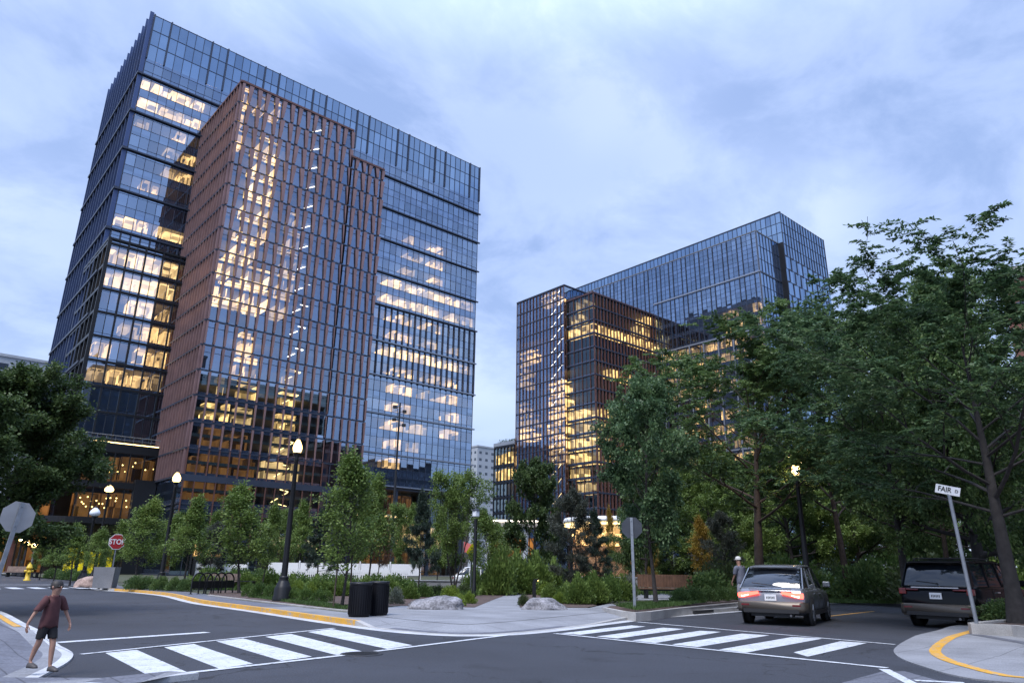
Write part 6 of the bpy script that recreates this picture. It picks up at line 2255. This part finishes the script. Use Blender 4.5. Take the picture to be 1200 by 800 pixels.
dome = lambda t: math.sqrt(max(0, 1 - (2 * t - .75) ** 2 * .62))
vase = lambda t: .72 + .42 * math.sin(t * 2.6) - 1.1 * max(0, t - .62)
cone = lambda t: max(.10, 1.05 - t * .98)
oval = lambda t: max(.12, math.sin(math.pi * (.13 + .82 * t)))
spire = lambda t: max(.10, 1.12 * math.sin(math.pi * min(1, .22 + .8 * t)) * (1 - .25 * t))
wide = lambda t: .55 + .6 * math.sin(math.pi * min(1, t * .8 + .15))
KIND = {}
KIND['locust'] = tree_mesh(21, 9.2, 2.9, 5.2, vase, nl=20, ns=10, nt=9, per=46, leaf=(.115, .024), spread=.46, el0=32, el1=68, droop=.55, trunk=.145, wob=.04, lean_k=.005, pinnate=True, leafm='leaf_blue', sub=.52, curve=.4, inner=.25)
KIND['locust2'] = tree_mesh(35, 9.0, 3.0, 5.0, dome, nl=22, ns=10, nt=9, per=36, leaf=(.125, .026), spread=.46, el0=14, el1=72, droop=.5, trunk=.145, wob=.04, lean_k=.005, pinnate=True, leafm='leaf_mid', sub=.5, barkm='bark_red', inner=.25)
KIND['maple'] = tree_mesh(47, 8.5, 1.9, 2.9, oval, nl=26, ns=8, nt=7, per=28, leaf=(.15, .050), spread=.32, el0=20, el1=74, droop=.3, trunk=.10, leafm='leaf_blue', sub=.6)
KIND['dense'] = tree_mesh(58, 7.5, .9, 3.3, dome, nl=28, ns=9, nt=8, per=18, leaf=(.21, .062), spread=.30, el0=8, el1=74, droop=.2, trunk=.16, leafm='leaf_dark', sub=.55)
KIND['elm'] = tree_mesh(63, 8.6, 1.5, 5.0, dome, nl=28, ns=10, nt=9, per=40, leaf=(.145, .044), spread=.40, el0=4, el1=74, droop=.15, trunk=.24, leafm='leaf_mid', sub=.5, inner=.25)
KIND['street'] = tree_mesh(66, 8.6, 2.7, 4.4, dome, nl=32, ns=10, nt=10, per=54, leaf=(.145, .044), spread=.38, el0=0, el1=74, droop=.15, trunk=.2, leafm='leaf_dark', sub=.5, inner=.25)
KIND['sapling'] = tree_mesh(71, 5.0, 1.15, 1.2, cone, nl=30, ns=7, nt=5, per=9, leaf=(.10, .030), spread=.26, el0=42, el1=80, droop=.2, trunk=.05, leafm='leaf_young', sub=.55)
KIND['sapling2'] = tree_mesh(84, 5.4, 1.0, 1.35, spire, nl=28, ns=7, nt=5, per=10, leaf=(.105, .032), spread=.27, el0=46, el1=82, droop=.2, trunk=.05, leafm='leaf_young', sub=.55)
KIND['birch'] = tree_mesh(92, 6.2, 1.0, 1.9, oval, nl=27, ns=8, nt=7, per=12, leaf=(.105, .034), spread=.28, el0=40, el1=80, droop=.3, trunk=.05, leafm='leaf_young', sub=.58, multi=3)
KIND['pine'] = tree_mesh(103, 6.0, 1.2, 1.7, cone, nl=28, ns=7, nt=7, per=24, leaf=(.19, .012), spread=.16, el0=2, el1=50, droop=.0, trunk=.08, leafm='needle', sub=.5)
KIND['pine_grey'] = tree_mesh(117, 6.0, .8, 1.8, oval, nl=28, ns=7, nt=7, per=22, leaf=(.20, .012), spread=.18, el0=15, el1=62, droop=.0, trunk=.07, leafm='needle_grey', sub=.5)
KIND['pine_brown'] = (KIND['pine'][0], KIND['pine'][1].copy())
KIND['pine_brown'][1].materials.clear(); KIND['pine_brown'][1].materials.append(M['needle_brown'])
KIND['bright'] = (KIND['elm'][0], KIND['elm'][1].copy())  # elm with paler leaf colour in place of light the crowns block
KIND['bright'][1].materials.clear(); KIND['bright'][1].materials.append(M['leaf_young'])
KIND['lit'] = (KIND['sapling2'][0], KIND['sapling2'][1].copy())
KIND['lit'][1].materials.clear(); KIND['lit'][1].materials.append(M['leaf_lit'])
BASE = {}
for k_, (wm_, lm_) in KIND.items():
    co = np.empty(len(lm_.vertices) * 3, dtype=np.float32); lm_.vertices.foreach_get('co', co); co = co.reshape(-1, 3)
    BASE[k_] = (float(np.percentile(co[:, 2], 99.7)), float(np.percentile(np.hypot(co[:, 0], co[:, 1]), 97)))


def tree(kind, p, label, top=None, half=None, H=None, rad=None, rz=0.0, cat='tree', group=None, stakes=False, name=None):
    """top: photo row of the tip; half: half width of the crown in photo pixels"""
    bh, br_ = BASE[kind]
    d = math.hypot(p.x, p.y)
    if H is None: H = height_at(p, top) - p.z
    if rad is None: rad = half * math.hypot(*(np.array([p.x, p.y, 3.]) - EYEP)[:2]) / (FPX * 1.06)
    nm = name or {'pine': 'pine_tree', 'pine_grey': 'pine_tree', 'pine_brown': 'pine_tree', 'sapling': 'young_tree', 'sapling2': 'young_tree', 'birch': 'young_tree', 'lit': 'young_tree'}.get(kind, 'tree')
    root = empty(nm, p, rz); tag(root, label, cat, group)
    root.scale = (rad / br_, rad / br_, H / bh)
    for part, me in (('trunk', KIND[kind][0]), ('crown', KIND[kind][1])):
        o = bpy.data.objects.new(part, me); COL.objects.link(o); o.parent = root
    if stakes:
        s_ = root.scale
        for k in (-1, 1):
            b = MB(); b.tube([(k * .42 / s_[0], .0, 0), (k * .36 / s_[0], 0, 1.75 / s_[2])], .03 / s_[0], 6); b.build('stake', M['stake'], root)
    return root


Zb = .14
# big trees
tree('street', along(-75, 27, .13), 'big dense dark tree overhanging from the left edge', top=428, rad=3.4, rz=.6)
tree('locust', at(1194, 729.5, .31), 'large feathery tree with a thick trunk beside the black car at the right edge', top=282, rad=6.4, rz=1.1)
tree('locust2', along(889, 36, Zb), 'big spreading tree with a dark forked trunk behind the grey car', top=380, rad=7.4, rz=1.0)
tree('locust2', along(992, 42, Zb), 'tree with a bare reddish trunk right of the lit lamp behind the grey car', top=372, rad=5.6, rz=3.3)
tree('locust', along(1060, 31, Zb), 'feathery tree behind the left shoulder of the parked black car', top=352, rad=5.0, rz=4.4)
tree('maple', at(769, 707.5, .31), 'tall slim trunked tree with small leaves just right of the dark octagonal sign', top=442, half=57, rz=.5)
tree('dense', along(756, 44, Zb), 'dense green tree rising behind the octagonal sign', top=470, half=34, rz=1.5)
tree('dense', along(625, 50, Zb), 'round dense dark green tree in front of the gap between the towers', top=538, half=41, rz=2.5)
tree('locust2', along(1112, 52, Zb), 'tree with forked dark limbs above the roof of the parked black car', top=450, rad=5.6, rz=5.2)
tree('elm', along(1150, 30, Zb), 'full dark tree between the parked black car and the right edge', top=330, rad=4.6, rz=5.8)
for i, (px, d, top, rad, kd, rz) in enumerate(((835, 58, 530, 5, 'bright', 0), (930, 60, 520, 5.5, 'bright', 1), (1010, 64, 500, 5.5, 'elm', 2), (1085, 74, 510, 6, 'elm', 3), (1165, 58, 470, 6, 'elm', 4), (790, 68, 560, 4, 'dense', 5), (880, 76, 540, 6, 'elm', 5.5), (960, 84, 540, 6, 'bright', 1.5), (1045, 90, 545, 7, 'dense', 2.5), (1130, 88, 520, 7, 'bright', 3.6), (1200, 46, 430, 5, 'locust2', 4.2), (752, 66, 590, 3, 'elm', .4))):
    tree(kd, along(px, d, Zb), 'tree in the dense green screen behind the right street', top=top, rad=rad, rz=rz, group='trees of the green screen')
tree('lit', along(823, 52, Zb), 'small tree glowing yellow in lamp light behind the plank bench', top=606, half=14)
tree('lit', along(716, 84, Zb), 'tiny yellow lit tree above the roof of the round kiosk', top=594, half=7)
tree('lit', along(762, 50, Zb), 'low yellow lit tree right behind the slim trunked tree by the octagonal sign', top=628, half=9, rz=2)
# young trees along the left street
YL = 'slim young street tree in the strip along the yellow kerb'
for (kd, px, d, top, half, lb) in (
        ('sapling', 66, 60, 626, 13, 'first slim young tree before the yellow lit windows, counted from the far left'),
        ('sapling', 86, 58, 613, 16, 'second slim young tree before the yellow lit windows, taller than its left neighbour'),
        ('sapling2', 112, 55, 618, 14, 'young tree just left of the red stop sign'),
        ('sapling2', 162, 48, 582, 24, 'young tree between the red stop sign and the middle lit lamp'),
        ('sapling', 217, 44, 580, 24, 'narrow young tree right behind the left end of the bike racks'),
        ('sapling2', 284, 40, 566, 31, 'feathery young tree behind the right end of the bike racks'),
        ('sapling2', 309, 46, 590, 16, 'thin young tree half hidden just left of the tall lit lamp'),
        ('pine', 372, 48, 598, 22, 'dark little conifer just right of the tall lit lamp'),
        ('sapling', 433, 40, 556, 26, 'yellowish young tree behind the litter bins'),
        ('pine_brown', 443, 46, 568, 15, 'young conifer with rust brown needles behind the litter bins'),
        ('pine', 491, 36, 576, 23, 'dark slender pine behind the flat boulder'),
        ('birch', 533, 40, 552, 40, 'broad light green young tree between the dark pine and the slim park lamp'),
        ('sapling2', 575, 52, 596, 22, 'pale young tree right of the yellow diamond sign'),
        ('pine_grey', 668, 35, 573, 30, 'wispy grey green pine in the middle bed'),
        ('pine', 697, 40, 598, 24, 'dark bushy conifer right of the wispy grey pine'),
        ('pine_grey', 850, 46, 600, 22, 'greyish conifer left of the big forked trunk'),
        ('pine_grey', 246, 52, 612, 20, 'small greyish conifer behind the orange windowed kiosk')):
    tree(kd, along(px, d, Zb), lb, top=top, half=half, rz=px * .37)
G9 = 'young trees at the tower foot'
for i, (kd, px, d, top, half) in enumerate((('sapling2', 50, 78, 630, 10), ('sapling', 140, 66, 610, 15), ('sapling2', 190, 62, 600, 17), ('sapling', 243, 62, 598, 18), ('birch', 330, 60, 596, 22), ('sapling', 352, 54, 586, 18), ('sapling2', 415, 56, 580, 20), ('birch', 470, 52, 590, 24), ('sapling', 512, 50, 592, 17), ('sapling2', 590, 62, 612, 16))):
    tree(kd, along(px, d, Zb), 'feathery young tree in the loose rank at the foot of the tallest tower', top=top, half=half, rz=i * 1.3, group=G9)
tree('sapling2', at(400, 711.5, .15), 'staked young tree with bright leaves beside the litter bins', top=532, half=37, rz=.4, stakes=True)

# --- shrubs
def shrub_mesh(seed, h, r, n, leaf, m, shell=.55, upright=.3, base=0.0):
    g = np.random.default_rng(seed)
    P = g.normal(size=(n, 3)); P = unit(P)
    P[:, 2] = np.abs(P[:, 2]) * 1.0
    lump = 1 + .18 * np.sin(P[:, 0] * 5 + seed) * np.cos(P[:, 1] * 4.2 + seed * 2) + .12 * np.sin(P[:, 2] * 9 + P[:, 0] * 7)
    rad = (shell + (1 - shell) * g.random(n) ** .6) * lump
    D = P.copy(); D[:, 2] += upright
    pos = P * rad[:, None] * np.array([r, r, h]); pos[:, 2] += base
    V = leaves(pos, D, leaf[0], leaf[1], g, .1)
    st = []
    for k in range(14):
        a = g.uniform(0, 6.28); rr = g.uniform(.2, .75)
        q = np.array([math.cos(a) * rr * r, math.sin(a) * rr * r, h * g.uniform(.5, .85)])
        w = np.array([-math.sin(a), math.cos(a), 0]) * .008
        z0 = np.array([math.cos(a), math.sin(a), 0]) * .08
        st.append([z0 - w, z0 + w, q + w, q - w])
    me = quad_mesh('shrub', np.concatenate([V, np.array(st)]), M[m])
    return me


SH = {'round': shrub_mesh(3, .62, .58, 2600, (.075, .024), 'shrub'),
      'loose': shrub_mesh(4, .95, .72, 2600, (.12, .03), 'shrub', shell=.3, upright=.8),
      'leafy': shrub_mesh(5, 1.05, .85, 3600, (.15, .042), 'leaf_young', shell=.25, upright=.6),
      'dark': shrub_mesh(6, .75, .8, 3000, (.10, .032), 'leaf_mid', shell=.45),
      'lime': shrub_mesh(7, .6, .7, 2400, (.10, .026), 'shrub_lime', shell=.35, upright=.7),
      'grey': shrub_mesh(8, .62, .62, 2400, (.09, .02), 'shrub_grey', shell=.35, upright=.6),
      'olive': shrub_mesh(9, .8, .9, 3000, (.11, .028), 'leaf_olive', shell=.35, upright=.6)}
SHH = {k_: max(v.co.z for v in m_.vertices) for k_, m_ in SH.items()}


def shrub(kind, p, h, r, label, group=None, rz=0.0):
    o = bpy.data.objects.new('shrub', SH[kind]); COL.objects.link(o)
    b0 = {'round': .58, 'loose': .72, 'leafy': .85, 'dark': .8, 'lime': .7, 'grey': .62, 'olive': .9}[kind]
    o.location = p; o.rotation_euler = (0, 0, rz)
    o.scale = (r / b0, r / b0, h / SHH[kind])
    tag(o, label, 'shrub', group)
    return o


def shrub_px(kind, px, py, top, half, label, group=None, z=.15):
    p = at(px, py, z)
    d = math.hypot(p.x, p.y)
    return shrub(kind, p, max(.25, height_at(p, top) - z), half * d / (FPX * 1.05), label, group, rz=px)


G1 = 'clipped round shrubs in the front bed'
for px, py, top, hf in ((291, 698, 679, 7), (303, 699.5, 677, 9), (316, 700.5, 681, 7), (344, 703.5, 684, 8), (358, 705, 683, 9), (373, 706, 685, 9), (383, 704, 687, 7)):
    shrub_px('round', px, py, top, hf, 'clipped round green shrub in the front bed near the foot of the tall lamp', G1)
for px, py, top, hf in ((347, 698, 678, 9), (364, 699, 680, 8)):
    shrub_px('lime', px, py, top, hf, 'lime green shrub behind the clipped shrubs right of the tall lamp', 'lime shrubs right of the tall lamp')
G2 = 'shrubs under the young street trees'
for px, py, top, hf in ((62, 677, 664, 9), (80, 679, 664, 10), (95, 680, 666, 9), (158, 690, 672, 10), (172, 690, 673, 9), (188, 691, 673, 10), (204, 691.5, 674, 9), (216, 692, 676, 8)):
    shrub_px('dark', px, py, top, hf, 'dark green shrub in the low row under the young street trees', G2)
G3 = 'hedge plants behind the front bed'
for i in range(15):
    px = 344 + i * 9.5
    shrub('loose' if i % 3 else 'leafy', along(px, 37 + (i % 3) * 1.3, .14), 1.02 + .12 * math.sin(i * 2.1), .72, 'bright green plant in the loose hedge before the white picket fence', G3, rz=i)
G8 = 'shrubs before the pale hoarding'
for i in range(12):
    px = 240 + i * 8.6
    shrub(('leafy', 'loose', 'dark')[i % 3], along(px, 47 + (i % 3) * 3, .14), 1.15 + .2 * math.sin(i * 1.7), .95, 'shrub in the mixed planting before the pale hoarding', G8, rz=i)
shrub_px('grey', 464, 707, 685, 9.5, 'pale variegated shrub between the litter bins and the flat boulder')
shrub_px('lime', 535, 709, 694, 11, 'small lime shrub touching the right side of the flat boulder')
shrub_px('lime', 549, 706.5, 691, 9, 'small lime shrub at the left edge of the path')
G4 = 'shrubs left of the path'
for px, py, top, hf, kd in ((480, 701, 680, 11, 'leafy'), (497, 699, 680, 10, 'loose'), (512, 698, 682, 9, 'olive'), (528, 699, 684, 11, 'lime'), (545, 697, 682, 10, 'olive'), (562, 696, 680, 10, 'leafy'), (578, 694, 680, 10, 'olive'), (590, 690, 672, 10, 'leafy')):
    shrub_px(kd, px, py, top, hf, 'leafy shrub in the bed left of the path', G4)
for px, d, top, hf in ((585, 40, 636, 20), (606, 42, 640, 24), (628, 44, 642, 20), (556, 44, 660, 14), (650, 46, 650, 18)):
    p = along(px, d, .14); shrub('leafy', p, height_at(p, top) - .14, hf * d / (FPX * 1.05), 'tall leafy bush at the back of the path bend', 'tall bushes at the path bend', rz=px)
shrub_px('olive', 614, 709, 692, 7, 'small silvery shrub at the left end of the rounded boulder')
G5 = 'shrubs of the middle bed'
for i, (px, py, top, hf, kd) in enumerate(((645, 701, 681, 11, 'leafy'), (662, 705, 680, 12, 'leafy'), (678, 707, 668, 17, 'leafy'), (697, 706, 666, 17, 'leafy'), (714, 705, 668, 15, 'loose'), (729, 703, 670, 14, 'leafy'), (640, 697, 680, 10, 'lime'), (690, 699, 662, 16, 'loose'), (712, 697, 664, 16, 'leafy'), (735, 696, 672, 12, 'leafy'), (655, 706.5, 692, 8, 'lime'), (668, 700, 668, 14, 'loose'))):
    shrub_px(kd, px, py, top, hf, 'large leafy shrub massed in the middle bed right of the rounded boulder', G5)
shrub_px('grey', 738, 702, 668, 9, 'white flecked shrub touching the post of the octagonal sign')
G6 = 'shrubs of the corner planter'
for px, py, top, hf in ((798, 706, 686, 12), (814, 705, 685, 12), (829, 704, 684, 12), (846, 703, 685, 10), (858, 702, 686, 9), (878, 700, 682, 10), (900, 698, 680, 12), (925, 697, 682, 11)):
    shrub_px('dark', px, py, top, hf, 'low dark shrub in the raised corner planter', G6, z=.3)
for px, py, top, hf, kd in ((842, 694, 676, 12, 'olive'), (858, 693, 672, 12, 'leafy'), (765, 690, 664, 16, 'loose'), (790, 688, 664, 16, 'loose'), (812, 688, 662, 15, 'olive')):
    shrub_px(kd, px, py, top, hf, 'green plant in the border around the plank bench', 'plants around the bench')
G7 = 'undergrowth shrubs of the green screen'
for i in range(26):
    px = 830 + i * 15.5
    d = 40 + (i * 37 % 17)
    p = along(px, d, .14)
    shrub(('dark', 'olive', 'loose', 'leafy')[i % 4], p, 1.5 + (i * 29 % 11) * .11, 1.5 + (i % 3) * .3, 'shrub of the undergrowth behind the right street', G7, rz=i)
shrub('dark', along(1178, 24, .31), .6, .8, 'low shrub at the foot of the thick trunk by the black car')

# --- grass and ground cover (nobody could count it)
def scatter(poly, n, seed):
    g = np.random.default_rng(seed)
    P = np.array([(p[0], p[1]) for p in poly])
    lo, hi = P.min(0), P.max(0)
    out = []
    while len(out) < n:
        c = lo + g.random((n * 2, 2)) * (hi - lo)
        x, y = c[:, 0], c[:, 1]
        ins = np.zeros(len(c), bool)
        j = len(P) - 1
        for i in range(len(P)):
            xi, yi, xj, yj = *P[i], *P[j]
            ins ^= ((yi > y) != (yj > y)) & (x < (xj - xi) * (y - yi) / (yj - yi + 1e-12) + xi)
            j = i
        out += list(c[ins])
    return np.array(out[:n])


def blades(name, poly, n, z, h, w, m, seed, label, cat):
    g = np.random.default_rng(seed + 100)
    c = scatter(poly, n, seed)
    a = g.uniform(0, 6.28, n)
    S = np.stack([np.cos(a), np.sin(a), np.zeros(n)], 1) * w
    T = np.stack([g.normal(0, .35, n), g.normal(0, .35, n), np.ones(n)], 1) * (h * g.uniform(.5, 1.3, n))[:, None]
    P = np.concatenate([c, np.full((n, 1), z)], 1)
    V = np.stack([P - S, P + S, P + T + S * .2, P + T - S * .2], 1)
    o = bpy.data.objects.new(name, quad_mesh(name, V, M[m])); COL.objects.link(o)
    return tag(o, label, cat, kind='stuff')


blades('grass', pts(.15, (292, 699), (345, 706.5), (405, 714.5), (409, 711), (380, 707), (340, 702), (300, 697)), 9000, .152, .09, .008, 'grass', 1, 'strip of short grass along the front bed edging', 'grass')
blades('grass', pts(.3, (722, 709.8), (746, 714.8), (800, 709), (830, 705.2), (800, 704.5), (750, 707)), 9000, .305, .10, .009, 'grass', 2, 'grass on the raised corner planter', 'grass')
blades('grass', [along(958, 38), along(1062, 40), along(1075, 50), along(950, 50)], 16000, .13, .14, .012, 'grass', 3, 'grass verge on the far side of the right street', 'grass')
blades('ground_cover', [at(250, 694), at(380, 699), at(470, 703), at(555, 703), at(590, 694), along(600, 48), along(500, 60), along(300, 70), along(200, 60)], 26000, .14, .28, .022, 'shrub', 4, 'low green ground cover of the park beds', 'ground cover')
blades('ground_cover', [at(625, 696), at(720, 701), at(860, 697), along(960, 44), along(1180, 44), along(1190, 75), along(640, 75)], 34000, .14, .34, .026, 'shrub', 5, 'low green ground cover behind the bench and street', 'ground cover')
